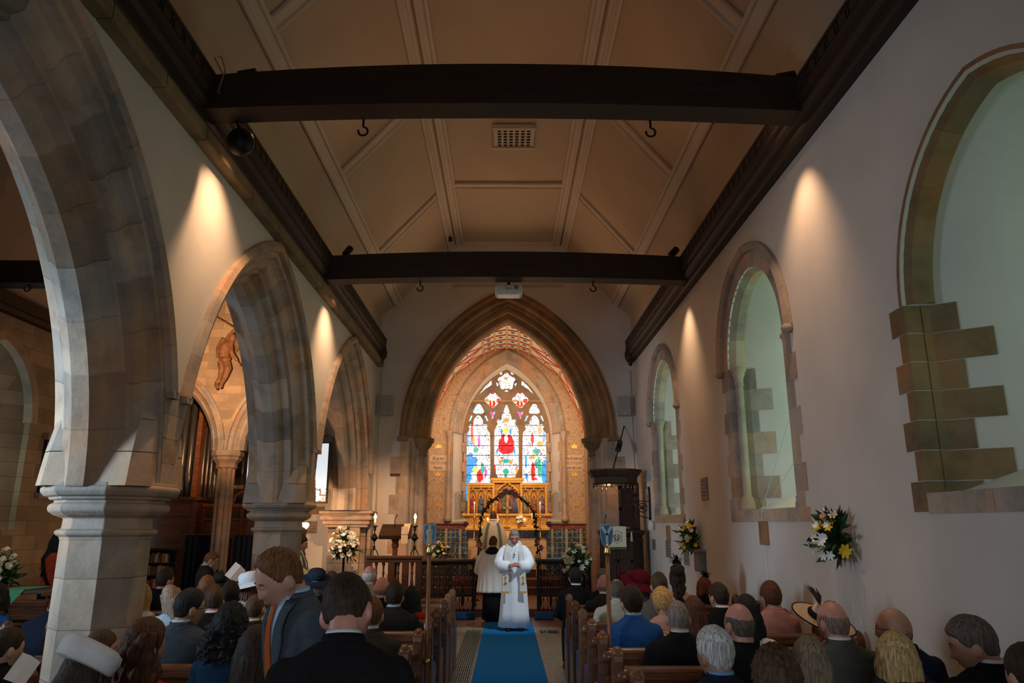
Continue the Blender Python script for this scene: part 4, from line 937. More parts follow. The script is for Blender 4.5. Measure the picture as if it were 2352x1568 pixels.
mb.build('ivy', DARKLEAF, wa)
for a, z in ((-.72, .95), (-.60, 1.30), (-.66, 1.42), (.62, 1.36), (.70, 1.22), (.64, .95), (-.05, 2.44), (.08, 2.42), (.16, 2.36), (-.68, .80), (-.14, 2.36)):
    o = bpy.data.objects.new('rose', bloom_mesh(rose, PINK)); COL.objects.link(o); o.parent = wa; o.location = (a, -.09, z); o.scale = (.075,) * 3; o.rotation_euler = (math.pi / 2, 0, a)
for a in (-.70, .66):
    mb = MB(); mb.ball((a, -.05, 1.02 if a > 0 else 1.0), .075, 16, 12); mb.build('glass_bauble', mat('cream globe', (.7, .6, .4), .2), wa, True)
# ================================================================ furniture of the nave
CARPET = mat('blue carpet', (.004, .14, .36), .95, 0, .12, 60, .4, spec=.1)
mb = MB(); mb.span((-.42, 2.0, .002), (.51, 15.78, .014)); tag(mb.build('carpet_runner', CARPET, bev=.003), 'blue carpet runner laid down the middle of the nave aisle', 'carpet')
g = thing('floor_grating', 'long dark iron heating grating let into the floor left of the blue carpet', 'grating', (-.585, 0, 0))
mb = MB(); mb.span((-.135, 4.3, .0005), (.135, 14.2, .003)); mb.build('pit', mat('grating dark', (.02, .028, .024), .8), g)
mb = MB()
for k in range(10): x = -.125 + k * .0278; mb.span((x - .006, 4.3, .003), (x + .006, 14.2, .012))
y = 4.3
while y < 14.2: mb.span((-.13, y, .003), (.13, y + .012, .010)); y += .22
mb.build('bars', mat('worn grating iron', (.17, .20, .17), .4, .5, .2), g)
g = thing('floor_grating', 'small black grille in the floor by the front right pew end', 'grating', (.76, 14.0, 0))
mb = MB()
for k in range(5): mb.span((-.14 + k * .06, -.14, .001), (-.11 + k * .06, .14, .01))
mb.span((-.16, -.16, .0005), (.17, .16, .003)); mb.build('bars', IRON, g)

ORD = ['front', 'second', 'third', 'fourth', 'fifth', 'sixth', 'seventh', 'eighth', 'ninth', 'tenth', 'eleventh']
def pew(x0, x1, y, lab, aisle_end, grp):
    p = thing('pew', lab, 'pew', (0, y, 0), group=grp)
    L = x1 - x0; xm = (x0 + x1) / 2
    mb = MB(); mb.span((x0, .03, .41), (x1, .44, .455)); mb.span((x0, .40, .36), (x1, .43, .41)); mb.build('seat', PEWWOOD, p, bev=.008)
    mb = MB(); mb.span((x0, -.02, .10), (x1, .02, .84)); mb.span((x0, -.035, .42), (x1, -.02, .47)); mb.span((x0, -.035, .10), (x1, -.02, .18)); mb.build('backrest', PEWWOOD, p, bev=.004)
    mb = MB(); mb.tube([(x0, 0, .862), (x1, 0, .862)], .036, 12); mb.span((x0, -.05, .815), (x1, .03, .85)); mb.build('top_rail', PEWWOOD, p)
    mb = MB(); mb.span((x0, -.19, .665), (x1, -.02, .69)); mb.span((x0, -.20, .665), (x1, -.185, .72)); mb.build('book_ledge', PEWWOOD, p, bev=.004)
    for xe in (x0, x1):
        mb = MB()
        P = [(-.05, 0), (.44, 0), (.44, .50), (.42, .55), (.36, .575), (.28, .58), (.18, .62), (.11, .70), (.075, .80), (.07, .93), (.055, .975), (.025, 1.0), (-.01, 1.0), (-.04, .975), (-.05, .93)]
        s = 1 if xe == x1 else -1
        mb.prism(P, lambda a, b, d: (xe + d, a, b), -.04, .04); e = mb.build('pew_end', PEWWOOD, p, bev=.012)
        mb = MB(); mb.lathe([(.0, -.065), (.035, -.06), (.058, -.045), (.062, 0), (.058, .045), (.035, .06), (0, .065)], 14); mb.xform(Matrix.Translation((xe - s * .045, -.012, .83)) @ Matrix.Rotation(math.pi / 2, 4, 'Y')); mb.build('roll_finial', PEWWOOD, e, True)
        mb = MB(); mb.lathe([(.03, .90), (.047, .93), (.05, .965), (.04, 1.0), (.02, 1.02), (0, 1.027)], 12, (xe, .01, 0)); mb.build('rounded_finial', PEWWOOD, e, True)
    return p
RROW = [3.9, 4.7, 5.52, 6.32, 7.1, 7.93, 8.75, 9.58]; LROW = [3.2, 4.0, 4.8, 5.62, 6.45, 7.27, 8.12, 8.98, 9.70, 10.35]
for side, rows, x0, x1 in (('right', RROW, .78, 2.84), ('left', LROW, -2.88, -.72)):
    for k, y in enumerate(sorted(rows, reverse=True)):
        pew(x0 if side == 'right' or not 7 < y < 9.8 else -4.2, x1, y, '%s oak pew counting from the altar rail, on the %s of the blue carpet' % (ORD[k], side), 0, 'nave pews')
for k, y in enumerate((10.3, 7.85, 7.0)):
    pew(-7.7, -4.45, y, ['farthest oak pew in the left aisle, past the blue-clad guests', 'oak pew in the left aisle with the guest in navy leaning on it', 'nearest oak pew in the left aisle, a long pale top rail beside the pillar'][k], 0, 'pews in the side aisle')

# churchwardens' staves with shields
def stave(x, y, lab, kind):
    t = thing('churchwarden_staff', lab, 'staff', (x, y, 0))
    mb = MB(); mb.tube([(0, 0, .02), (0, 0, 1.68)], [.019, .017], 10); mb.build('pole', wood('staff wood', (.26, .10, .035), .35, (20, 20, 3)), t, True)
    mb = MB(); mb.lathe([(.024, .74), (.028, .76), (.024, .78)], 12); mb.build('brass_collar', BRASS, t, True); mb = MB(); mb.lathe([(.022, 1.60), (.03, 1.63), (.02, 1.66), (.022, 1.69)], 12); mb.build('brass_collar', BRASS, t, True)
    P = [(-.049, 1.85), (.049, 1.85), (.049, 1.76), (.04, 1.71), (.018, 1.68), (0, 1.67), (-.018, 1.68), (-.04, 1.71), (-.049, 1.76)]
    fnp = lambda a, b, d: (a, d, b)
    mb = MB(); mb.prism([(a * 1.08, 1.765 + (b - 1.765) * 1.06) for a, b in P], fnp, -.006, .010); mb.build('shield_rim', mat('shield rim', (.35, .36, .36), .4, .4), t)
    mb = MB(); mb.prism(P, fnp, -.010, .008); mb.build('shield', mat('shield blue', (.012, .12, .26), .4), t)
    mb = MB(); EM = mat('shield emblem ' + kind, (.45, .52, .56) if kind == 'pall' else (.50, .34, .17), .5)
    if kind == 'pall':
        for a, b in (((-.040, 1.84), (0, 1.77)), ((.040, 1.84), (0, 1.77)), ((0, 1.78), (0, 1.68))): mb.bar((a[0], -.012, a[1]), (b[0], -.012, b[1]), .022, .004, up=(0, 1, 0))
    else:
        mb.lathe([(.024, 1.69), (.03, 1.72), (.022, 1.745), (.03, 1.775), (.034, 1.80), (.018, 1.815), (.013, 1.82), (.016, 1.835), (.01, 1.85)], 10, (0, -.008, 0), sy=.25)
    mb.build('emblem', EM, t); return t
stave(-.655, 6.52, 'wooden staff topped by a blue shield with a gold figure, at the left pew ends', 'figure')
stave(.845, 6.40, 'staff with a blue shield bearing a pale Y-shaped pall, at the right pew ends', 'pall')

# ---------------------------------------------------------------- rails at the chancel step
for s, x0, x1 in ((-1, -1.80, -.66), (1, .64, 1.78)):
    t = thing('altar_rail', 'dark ironwork rail with a flat wooden top, %s of the chancel opening' % ('left' if s < 0 else 'right'), 'rail', (0, 16.2, 0))
    mb = MB(); mb.span((x0 - .03, -.10, 1.10), (x1 + .03, .12, 1.15)); mb.build('top_board', DARKWOOD, t, bev=.01)
    mb = MB(); mb.span((x0, -.02, .40), (x1, .02, .46)); mb.span((x0, -.02, 1.04), (x1, .02, 1.10)); mb.span((x0, -.02, .03), (x1, .02, .07))
    for x in (x0 + .03, (x0 + x1) / 2, x1 - .03): mb.span((x - .03, -.03, .0), (x + .03, .03, 1.10))
    mb.build('frame', IRON, t)
    mb = MB(); n = 9; dx = (x1 - x0) / n
    for k in range(n):
        for j in range(5):
            cx, cz = x0 + dx * (k + .5), .52 + j * .115
            mb.tube([(cx + .052 * math.cos(q), 0, cz + .052 * math.sin(q)) for q in [i * .7 for i in range(10)]], .011, 5, False); mb.bar((cx - .055, 0, cz - .055), (cx + .055, 0, cz + .055), .014, .014); mb.bar((cx + .055, 0, cz - .055), (cx - .055, 0, cz + .055), .014, .014)
    mb.build('scrollwork', IRON, t)
    mb = MB()
    for k in range(n):
        for j in range(3): mb.ball((x0 + dx * (k + .5), -.02, .58 + j * .21), .015, 8, 6)
    mb.build('gilt_stud', BRASS, t, True)
    mb = MB()
    for k in range(13):
        x = x0 + .05 + k * (x1 - x0 - .1) / 12; mb.tube([(x, 0, .05), (x, 0, .42)], .007, 5)
        if k < 12: q = (x1 - x0 - .1) / 12; mb.tube([(x, 0, .10), (x + q / 2, 0, .24), (x, 0, .38)], .005, 4); mb.tube([(x + q, 0, .10), (x + q / 2, 0, .24), (x + q, 0, .38)], .005, 4)
    mb.build('lower_bars', IRON, t)
    mb = MB(); mb.span((-.20, -.13, .0), (.20, .13, .13)); o = mb.build('kneeler', mat('kneeler blue', (.015, .07, .17), .9, 0, .1, 40), loc=(s * .80 - .03, 15.86, .003), bev=.03)
    tag(o, 'long blue kneeler on the floor in front of the %s altar rail' % ('left' if s < 0 else 'right'), 'kneeler')
    t = thing('choir_stall', 'dark choir stall behind the %s altar rail' % ('left' if s < 0 else 'right'), 'stall', (s * 1.55, 17.9, .14))
    mb = MB(); mb.span((-.25, -.5, 0), (.25, .5, .62 if s > 0 else .82)); mb.build('desk_front', DARKWOOD, t, bev=.01)
    mb = MB(); mb.prism([(-.3, .82), (.3, 1.0), (.3, 1.05), (-.3, .87)], lambda a, b, d: (a * s * -1, d, b - (.2 if s > 0 else 0)), -.55, .55); mb.build('sloping_top', PEWWOOD, t)
    t = tag(MB().span((-.11, -.1, 0), (.11, .1, .07)).build('red_cushion', mat('red cushion', (.45, .02, .05), .8), loc=(s * .98 - .12, 17.2, .62), bev=.03), 'small red cushion glimpsed through the %s altar rail' % ('left' if s < 0 else 'right'), 'cushion')
    t2 = thing('cushion_stool', 'low dark stool under the red cushion behind the %s rail' % ('left' if s < 0 else 'right'), 'stool', (s * .98 - .12, 17.2, .14))
    MB().span((-.16, -.14, .42), (.16, .14, .475)).build('stool_top', DARKWOOD, t2)
    for a in (-.13, .13):
        for b_ in (-.11, .11): MB().span((a - .02, b_ - .02, 0), (a + .02, b_ + .02, .42)).build('leg', DARKWOOD, t2)
for k in range(3):
    tag(MB().span((-.12, -.08, 0), (.12, .08, .012)).build('service_booklet', mat('pale blue paper', (.30, .52, .62), .7), loc=(1.02 + .05 * k, 16.2, 1.151 + .0125 * k)), 'pale blue booklet %s the pile on the right altar rail' % ('at the bottom of', 'in the middle of', 'on top of')[k], 'booklet', 'blue booklets on the altar rail')

# ---------------------------------------------------------------- lectern with its balustrade and candlesticks
LECT = wood('lectern oak', (.11, .045, .018), .35, (3, 3, 18), .5, .2)
b = thing('balustrade', 'oak balustrade with turned balusters around the lectern', 'balustrade', (-2.16, 14.8, 0))
mb = MB(); mb.span((-.56, -.09, 1.22), (.56, .09, 1.28)); mb.span((-.53, -.06, 1.15), (.53, .06, 1.22)); mb.build('handrail', LECT, b, bev=.012); mb = MB(); mb.span((-.53, -.05, .30), (.53, .05, .38)); mb.build('bottom_rail', LECT, b, bev=.012)
mb = MB(); mb.span((-.55, -.08, 0), (.55, .6, .30)); mb.build('platform', LECT, b)
for x in (-.48, -.05, .22, .48): MB().span((x - .06, -.05, .30), (x + .06, .05, 1.18)).build('post', LECT, b, bev=.008)
for x in (-.34, -.20, .085, .35):
    MB().lathe([(.025, .38), (.03, .45), (.018, .5), (.034, .62), (.038, .72), (.02, .86), (.017, .92), (.028, .95), (.018, .98), (.018, 1.08), (.03, 1.1), (.03, 1.16)], 10, (x, 0, 0)).build('baluster', LECT, b, True)
t = thing('lectern', 'dark oak reading lectern with a white marker ribbon, standing behind the balustrade', 'lectern', (-2.18, 14.98, .30))
MB().lathe([(.16, 0), (.16, .05), (.07, .1), (.055, .2), (.05, 1.1), (.075, 1.16), (.06, 1.22), (.09, 1.3)], 8).build('pedestal', LECT, t)
mb = MB(); mb.prism([(-.16, 1.28), (.10, 1.32), (.24, 1.54), (.22, 1.57), (-.20, 1.36)], lambda a, bb, d: (d, a, bb), -.30, .30); mb.build('desk', DARKWOOD, t, bev=.01)
mb = MB(); mb.span((.14, -.20, 1.20), (.27, -.17, 1.52)); mb.prism([(-.20, 1.365), (.22, 1.575), (.22, 1.58), (-.20, 1.375)], lambda a, bb, d: (d, a, bb), .14, .27); mb.build('marker_cloth', mat('marker cloth', (.68, .58, .42), .8, 0, .15, 30), t)
MB().tube([(-.03, .1, 1.48), (-.03, .05, 1.60), (-.02, .02, 1.68), (.03, -.02, 1.74)], [.006, .006, .006, .012], 6).build('microphone', IRON, t, True)
for x, lab in ((-2.56, 'lit candle in a black iron stick on the left end of the balustrade'), (-1.78, 'lit candle in a black iron stick on the right end of the balustrade')):
    c = thing('candlestick', lab, 'candlestick', (x, 14.8, 1.28))
    mb = MB()
    for k in range(3):
        a = k * 2.1 + .5; mb.tube([(.09 * math.cos(a), .09 * math.sin(a), .005), (.05 * math.cos(a), .05 * math.sin(a), .09), (0, 0, .14)], .009, 6)
    mb.lathe([(.012, .10), (.03, .16), (.012, .2), (.015, .26), (.07, .32), (.015, .38), (.012, .46), (.03, .49), (.02, .52), (.06, .545), (.055, .56), (.02, .56)], 10)
    for k in range(6):
        a = k * math.pi / 3; mb.bar((.055 * math.cos(a), .055 * math.sin(a), .32), (.02 * math.cos(a), .02 * math.sin(a), .40), .012, .02); mb.ball((.065 * math.cos(a), .065 * math.sin(a), .33), .016, 6, 5)
    mb.build('stick', IRON, c); MB().lathe([(.021, .55), (.02, .68)], 12).build('wax', WAX, c, True)
    MB().lathe([(.004, .68), (.024, .705), (.026, .735), (.014, .765), (.002, .79)], 10).build('flame', FLAME, c, True)
    point('candle light', (x, 14.72, 2.08), .9, (1, .6, .25), .03)

# ---------------------------------------------------------------- pulpit
pu = thing('pulpit', 'dark octagonal oak pulpit with a sounding board on a tall back panel', 'pulpit', (2.34, 15.5, 0))
MB().lathe([(.46, 0), (.46, .12), (.30, .22), (.26, .5), (.38, .66), (.44, .70)], 8, rot=math.pi / 8).build('stem', DARKWOOD, pu)
mb = MB(); mb.lathe([(.44, .68), (.47, .70), (.47, .74), (.435, .76), (.435, 1.62), (.47, 1.66), (.50, 1.70), (.50, 1.75), (.44, 1.75), (.42, 1.3), (.3, .8)], 8, rot=math.pi / 8)
for k in range(8):
    a = k * math.pi / 4; c, s = math.cos(a), math.sin(a); r0 = .405
    for q in (-.14, .14): mb.box((c * r0 - s * q, s * r0 + c * q, 1.19), (.03, .05, .82), a)
    for z in (.80, 1.16, 1.58): mb.box((c * r0, s * r0, z), (.03, .30, .06), a)
mb.build('drum', DARKWOOD, pu)
mb = MB(); mb.lathe([(.44, 2.66), (.48, 2.68), (.48, 2.80), (.52, 2.84), (.56, 2.90), (.58, 2.93), (.58, 2.96), (.40, 2.97)], 8, (-.09, .05, 0), math.pi / 8)
mb.build('sounding_board', DARKWOOD, pu)
mb = MB()
for k in range(8):
    for q in (-.12, .12):
        a = k * math.pi / 4; mb.lathe([(.0, 2.58), (.02, 2.60), (.012, 2.63), (.02, 2.66)], 8, (-.09 + .43 * math.cos(a) - q * math.sin(a), .05 + .43 * math.sin(a) + q * math.cos(a), 0))
mb.build('drop_finial', PEWWOOD, pu, True)
mb = MB(); mb.span((.04, .40, 1.3), (.38, .45, 2.70)); mb.span((.36, .10, 1.7), (.42, .45, 2.70))
for z in (1.75, 2.18, 2.62): mb.span((.04, .385, z - .03), (.38, .40, z + .03))
for x in (.06, .36): mb.span((x - .03, .385, 1.7), (x + .03, .40, 2.66))
mb.build('back_panel', DARKWOOD, pu)
c = thing('pulpit_fall', 'white pulpit cloth with a line emblem and green fringe, hanging on the pulpit front', 'cloth', (2.18, 15.03, 1.45))
mb = MB(); mb.span((-.19, -.006, -.02), (.19, .004, .37)); mb.span((-.19, -.006, .36), (.19, .20, .375)); mb.build('hanging', mat('white pulpit cloth', (.78, .70, .56), .85, 0, .04), c, bev=.004)
mb = MB()
for k in range(48): x = -.188 + k * .008; mb.span((x - .003, -.007, -.065), (x + .003, .002, -.018))
mb.build('green_fringe', mat('green fringe', (.10, .20, .035), .9), c)
EMB = mat('emblem thread', (.07, .055, .04), .8)
mb = MB(); hexp = [(0, .30), (.05, .265), (.10, .26), (.095, .17), (.10, .10), (.05, .09), (0, .05), (-.05, .09), (-.10, .10), (-.095, .17), (-.10, .26), (-.05, .265), (0, .30)]
for a, bb in zip(hexp, hexp[1:]): mb.bar((a[0], -.009, a[1]), (bb[0], -.009, bb[1]), .007, .003, up=(0, 1, 0))
for s in (-1, 1):
    mb.tube([(0, -.008, .10), (s * .03, -.008, .13), (s * .06, -.008, .17), (s * .05, -.008, .22)], [.006, .012, .010, .003], 6); mb.tube([(s * .01, -.008, .15), (s * .03, -.008, .20), (s * .015, -.008, .24)], [.004, .010, .003], 6); mb.tube([(s * .02, -.008, .11), (s * .065, -.008, .115)], [.008, .003], 6)
mb.build('emblem', EMB, c)
t = thing('tasselled_cushion', 'cream cushion with a tassel lying on the pulpit rim under the cloth', 'cushion', (2.22, 15.2, 1.755))
mb = MB(); mb.ball((0, 0, .035), (.27, .13, .04), 20, 8); mb.build('cushion', mat('cream cushion', (.55, .38, .2), .8), t, True)
MB().lathe([(.008, -.02), (.02, -.05), (.014, -.08), (.03, -.22), (.0, -.22)], 10, (.26, -.15, 0)).build('tassel', mat('cream tassel', (.7, .55, .36), .9), t, True)
MB().tube([(1.98, 15.35, 1.75), (1.99, 15.32, 1.95), (2.01, 15.26, 2.05)], [.006, .006, .012], 6).build('pulpit_microphone', IRON)
tag(bpy.data.objects['pulpit_microphone'], 'thin black gooseneck microphone at the left of the pulpit', 'microphone')
t = thing('stay_rod', 'dark iron stay with a scroll knot holding the pulpit sounding board to the wall', 'iron stay', (0, 0, 0))
a, bb = Vector((2.22, 15.5, 2.97)), Vector((2.66, 16.59, 4.02)); mb = MB(); mb.tube([a, bb], .014, 8); mb.build('rod', IRON, t)
mb = MB(); m_ = a.lerp(bb, .52); d_ = (bb - a).normalized()
for k in range(6):
    cc = m_ + d_ * (k - 2.5) * .055; mb.tube([cc + Vector((.05 * math.cos(q), .03 * math.sin(q), .05 * math.sin(q))) for q in [i * .7 for i in range(10)]], .012, 6, False)
mb.build('scroll_knot', IRON, t)
# wrought iron bracket on the right wall
t = thing('iron_bracket', 'wrought iron wall bracket with leaf scrolls between pulpit and first window', 'bracket', (WR, 15.25, 2.2))
mb = MB(); mb.span((-.03, -.05, -.34), (0, .05, .36)); mb.ball((-.02, 0, .38), .03, 8, 6); mb.ball((-.02, 0, -.37), .035, 8, 6); mb.bar((-.02, 0, .12), (-.55, 0, .12), .018, .018)
mb.tube([(-.03, 0, -.22), (-.2, 0, -.18), (-.33, 0, -.06), (-.40, 0, .1)], .010, 6); mb.tube([(-.16 + .09 * math.cos(q), 0, -.01 + .09 * math.sin(q)) for q in [i * .6 for i in range(11)]], .010, 6, False); mb.tube([(-.30 + .05 * math.cos(q), 0, .04 + .05 * math.sin(q)) for q in [i * .6 for i in range(9)]], .010, 6, False)
r = random.Random(4)
for cx_2, cz_2 in ((-.30, .24), (-.17, 0)):
    for k in range(5): leaf(mb, (cx_2, -.01, cz_2), (math.cos(k * 1.25), -.2, math.sin(k * 1.25)), .07, .025, r)
mb.tube([(-.30, 0, .12), (-.30, 0, .24)], .008, 6)
mb.build('scrolls', IRON, t)
tag(MB().lathe([(.05, -.10), (.06, -.02), (.05, .06), (.04, .08)], 12).build('wall_dispenser', mat('white plastic', (.7, .7, .68), .4), loc=(WR - .07, 14.9, 1.86)), 'small white bottle on the wall under the iron bracket', 'bottle')
# wall tablets, stone corbels, conduits, cords
PL = mat('slate tablet', (.20, .19, .18), .6, 0, .2, 20)
for (u, v, w, h, lab) in ((1619, 1122, .34, .32, 'square memorial plaque with faint writing between the first and second windows'), (1503, 1250, .26, .20, 'smallest grey tablet low on the wall beside the pulpit'), (1536, 1260, .38, .30, 'middle grey tablet of the low row under the first window'), (1578, 1268, .30, .40, 'right grey tablet of the low row, next to the far wall flowers')):
    y = {1619: 11.0, 1503: 15.0, 1536: 13.7, 1578: 12.35}[u]; z = at(u, v, y).z
    t = thing('memorial_tablet', lab, 'plaque', (WR, y, z)); MB().span((-.02, -w / 2, -h / 2), (0, w / 2, h / 2)).build('slab', PL, t, bev=.004)
    mb = MB()
    for k in range(5): mb.span((-.023, -w * .36, h * .32 - k * h * .16), (-.02, w * (.36 - .06 * (k % 3)), h * .32 - k * h * .16 + .012))
    mb.build('inscription_lines', mat('tablet lines', (.09, .085, .08), .8), t)
for u, v, y, lab in ((1538, 1218, 13.6, 'small brown stone corbel under the far window'), (1757, 1215, 8.55, 'square brown stone corbel under the middle window, where the white cord hangs')):
    tag(MB().span((-.03, -.12, -.14), (.01, .12, .12)).build('stone_corbel', BROWNSTONE, loc=(WR - .005, y, at(u, v, y).z - .03), bev=.01), lab, 'corbel')
t = thing('flower_bracket', 'grey stone bracket on the wall below the farther wall flowers', 'bracket', (WR, 11.35, 1.30))
MB().span((-.10, -.16, -.12), (0, .16, .16)).build('bracket_block', PL, t, bev=.02); MB().span((-.13, -.2, .16), (0, .2, .20)).build('ledge', PL, t)
CORD = mat('white cord', (.8, .8, .76), .7)
q0 = Vector((3.02, 7.75, 3.05)); q1 = Vector((2.90, 8.56, 2.0)); mb = MB(); mb.tube([(3.06, 7.75, 3.10), q1, (2.90, 8.56, 1.88), (2.90, 8.54, 1.0)], .003, 5); mb.tube([(3.06, 7.62, 2.62), (2.91, 8.50, 2.0), q1], .003, 5)
tag(mb.build('window_cord', CORD), 'white cord hanging from the middle window down the wall', 'cord')
for x, lab in ((-2.86, 'thin white conduit down the corner left of the chancel arch'), (2.84, 'thin white conduit down the corner right of the chancel arch')):
    tag(MB().tube([(x, YE - .02, 5.3), (x, YE - .02, 2.0)], .016, 8).build('conduit', PLASTER, smooth=True), lab, 'pipe')
for x, lab in ((-2.70, 'grey wall loudspeaker left of the chancel arch'), (2.66, 'grey wall loudspeaker right of the chancel arch')):
    s = thing('loudspeaker', lab, 'speaker', (x, YE - .10, 4.46)); MB().span((-.14, -.10, -.22), (.14, .08, .22)).build('cabinet', mat('grey speaker', (.42, .40, .38), .6), s, bev=.012)
    MB().span((-.125, -.108, -.205), (.125, -.10, .205)).build('grille', mat('speaker grille', (.36, .35, .34), .8, 0, .15, 120), s); MB().span((-.03, -.112, -.19), (.03, -.108, -.17)).build('badge', mat('speaker badge', (.6, .6, .6), .4), s)
tag(MB().span((-.11, -.012, -.03), (.11, 0, .03)).build('wall_sign', mat('dark red sign', (.12, .012, .01), .5), loc=(-2.47, YE - .001, 2.93)), 'small dark red strip sign on the wall left of the chancel arch', 'sign')
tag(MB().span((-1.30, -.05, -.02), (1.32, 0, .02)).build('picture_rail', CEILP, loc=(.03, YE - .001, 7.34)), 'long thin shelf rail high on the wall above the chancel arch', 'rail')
pr = thing('projector', 'white ceiling projector hung behind the farther tie beam', 'projector', (.03, 11.32, 5.50))
MB().span((-.22, -.16, -.08), (.22, .16, .08)).build('body', mat('white projector shell', (.72, .70, .68), .4), pr, bev=.05)
mb = MB(); mb.span((-.05, -.166, .0), (.05, -.16, .008))
for k in range(5): mb.span((.09 + k * .014, -.166, -.01), (.096 + k * .014, -.16, .05))
mb.build('front_slots', IRON, pr); MB().tube([(0, 0, .08), (0, 0, .40), (0, -.2, .45)], .025, 10).build('mount', IRON, pr)
MB().span((-.16, -.12, .40), (.16, .0, .46)).build('bracket_plate', IRON, pr)
def spotlight(loc, aim, lab):
    s = thing('spotlight', lab, 'spotlight', loc); d = (Vector(aim)).normalized()
    mb = MB(); mb.tube([-d * .02, d * .15], [.055, .055], 14); mb.build('housing', IRON, s); MB().tube([(0, 0, 0), (0, 0, -.1)], .01, 6).build('stem', IRON, s)
    MB().span((-.07, -.02, -.11), (.07, .02, -.09)).build('yoke', IRON, s); return s
spotlight((-2.55, 11.0, 6.02), (.2, .3, .5), 'black spotlight standing on the left end of the farther tie beam')
spotlight((2.62, 11.0, 6.02), (.6, .3, .7), 'black spotlight standing on the right end of the farther tie beam')
spotlight((-2.55, 6.25, 6.02), (.5, 0, .1), 'small dark spotlight with loose wires on the left end of the nearest tie beam')
spotlight((2.62, 6.25, 6.02), (.5, 0, .1), 'small dark spotlight on the right end of the nearest tie beam')
spotlight((-1.32, 15.9, 8.30), (.1, -.5, -.5), 'tiny black camera lamp high in the far left corner of the roof')
t = thing('flood_lamp', 'bulky black flood lamp under the left end of the nearest tie beam', 'lamp', (-2.58, 6.47, 5.45))
MB().ball((0, 0, .0), (.13, .12, .14), 14, 10).build('housing', IRON, t, True); MB().tube([(0, 0, .1), (.0, -.14, .14)], .02, 8).build('arm', IRON, t)
mb = MB(); mb.tube([(-2.7, 6.2, 6.0), (-2.78, 6.15, 6.16), (-2.7, 6.12, 6.14), (-2.64, 6.09, 5.98), (-2.68, 6.08, 5.75), (-2.62, 6.35, 5.62)], .007, 5); tag(mb.build('loose_cable', mat('grey cable', (.25, .24, .22), .6)), 'loose pale cable looping over the left end of the nearest tie beam', 'cable')

# ---------------------------------------------------------------- organ chamber behind the twin arches
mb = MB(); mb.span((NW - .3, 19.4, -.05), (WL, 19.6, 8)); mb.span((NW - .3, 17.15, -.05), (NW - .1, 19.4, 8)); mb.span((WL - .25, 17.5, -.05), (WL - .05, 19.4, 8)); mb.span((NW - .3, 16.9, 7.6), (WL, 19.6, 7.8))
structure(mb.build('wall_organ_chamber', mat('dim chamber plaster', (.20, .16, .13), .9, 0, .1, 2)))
og = thing('organ', 'dark wood organ with grey metal pipes and panelled case, behind the slender column', 'organ', (-6.9, 17.5, 0))
OAKO = wood('organ oak', (.13, .045, .017), .4, (3, 3, 16), .5, .15); PIPE = mat('organ pipe metal', (.20, .18, .165), .32, .75, .12, 4, 0)
mb = MB(); mb.span((-1.35, -.1, 0), (-.20, .8, 2.40)); mb.span((-.20, .1, 0), (2.0, .8, 2.25)); mb.build('case', OAKO, og)
mb = MB(); mb.span((-1.40, -.16, 2.40), (-.16, .8, 2.48)); mb.span((-.16, .04, 2.25), (2.05, .8, 2.33))
for x in (-1.32, -.26): mb.span((x - .05, -.13, 0), (x + .05, -.1, 2.4))
for z in (.75, 1.5, 2.05): mb.span((-1.3, -.12, z), (-.25, -.1, z + .07))
for x in (-.12, .32, .76, 1.2, 1.62): mb.span((x - .035, .07, 1.55), (x + .035, .1, 2.25))
for z in (1.55, 1.95, 2.2): mb.span((-.15, .075, z), (1.95, .1, z + .05))
mb.build('case_moulding', OAKO, og, bev=.008)
mb = MB()
for k in range(4):
    x = .10 + k * .44; mb.span((x - .16, .08, 2.02), (x + .16, .098, 2.17))
mb.build('pierced_panel', mat('pierced dark panel', (.03, .018, .012), .7, 0, .8, 40), og)
mb = MB(); r = random.Random(5)
def pipe(x, y, z0, z1, rr): MB().lathe([(rr * .35, z0), (rr, z0 + .5), (rr, z0 + .52), (rr * 1.04, z0 + .55), (rr, z0 + .6), (rr, z1), (rr * .8, z1 + .005)], 12, (x, y, 0)).build('pipe', PIPE, og, True)
for k in range(5): pipe(-1.24 + k * .175, .02, 2.48, 4.85 - .1 * abs(k - 2), .072)
for k in range(6): pipe(-.30 + k * .10, .22, 2.36, 4.15 - .12 * k, .042)
for k in range(12): pipe(.62 + k * .085, .30, 2.75, 3.85 - .03 * k, .032)
MB().span((-.40, -.06, 2.45), (-.30, .3, 5.0)).build('tower_post', wood('orange oak', (.26, .085, .03), .4, (3, 3, 16)), og)
mb = MB(); mb.span((.34, .2, 2.68), (1.9, .4, 2.76)); mb.span((.34, .2, 3.92), (1.9, .35, 4.0)); mb.tube([(.5, .18, 2.33), (.56, .18, 2.52), (.72, .18, 2.62), (.9, .18, 2.66)], .03, 8); mb.build('pipe_rack', OAKO, og)
CURT = mat('navy curtain', (.007, .014, .038), .9, 0, .15, 12)
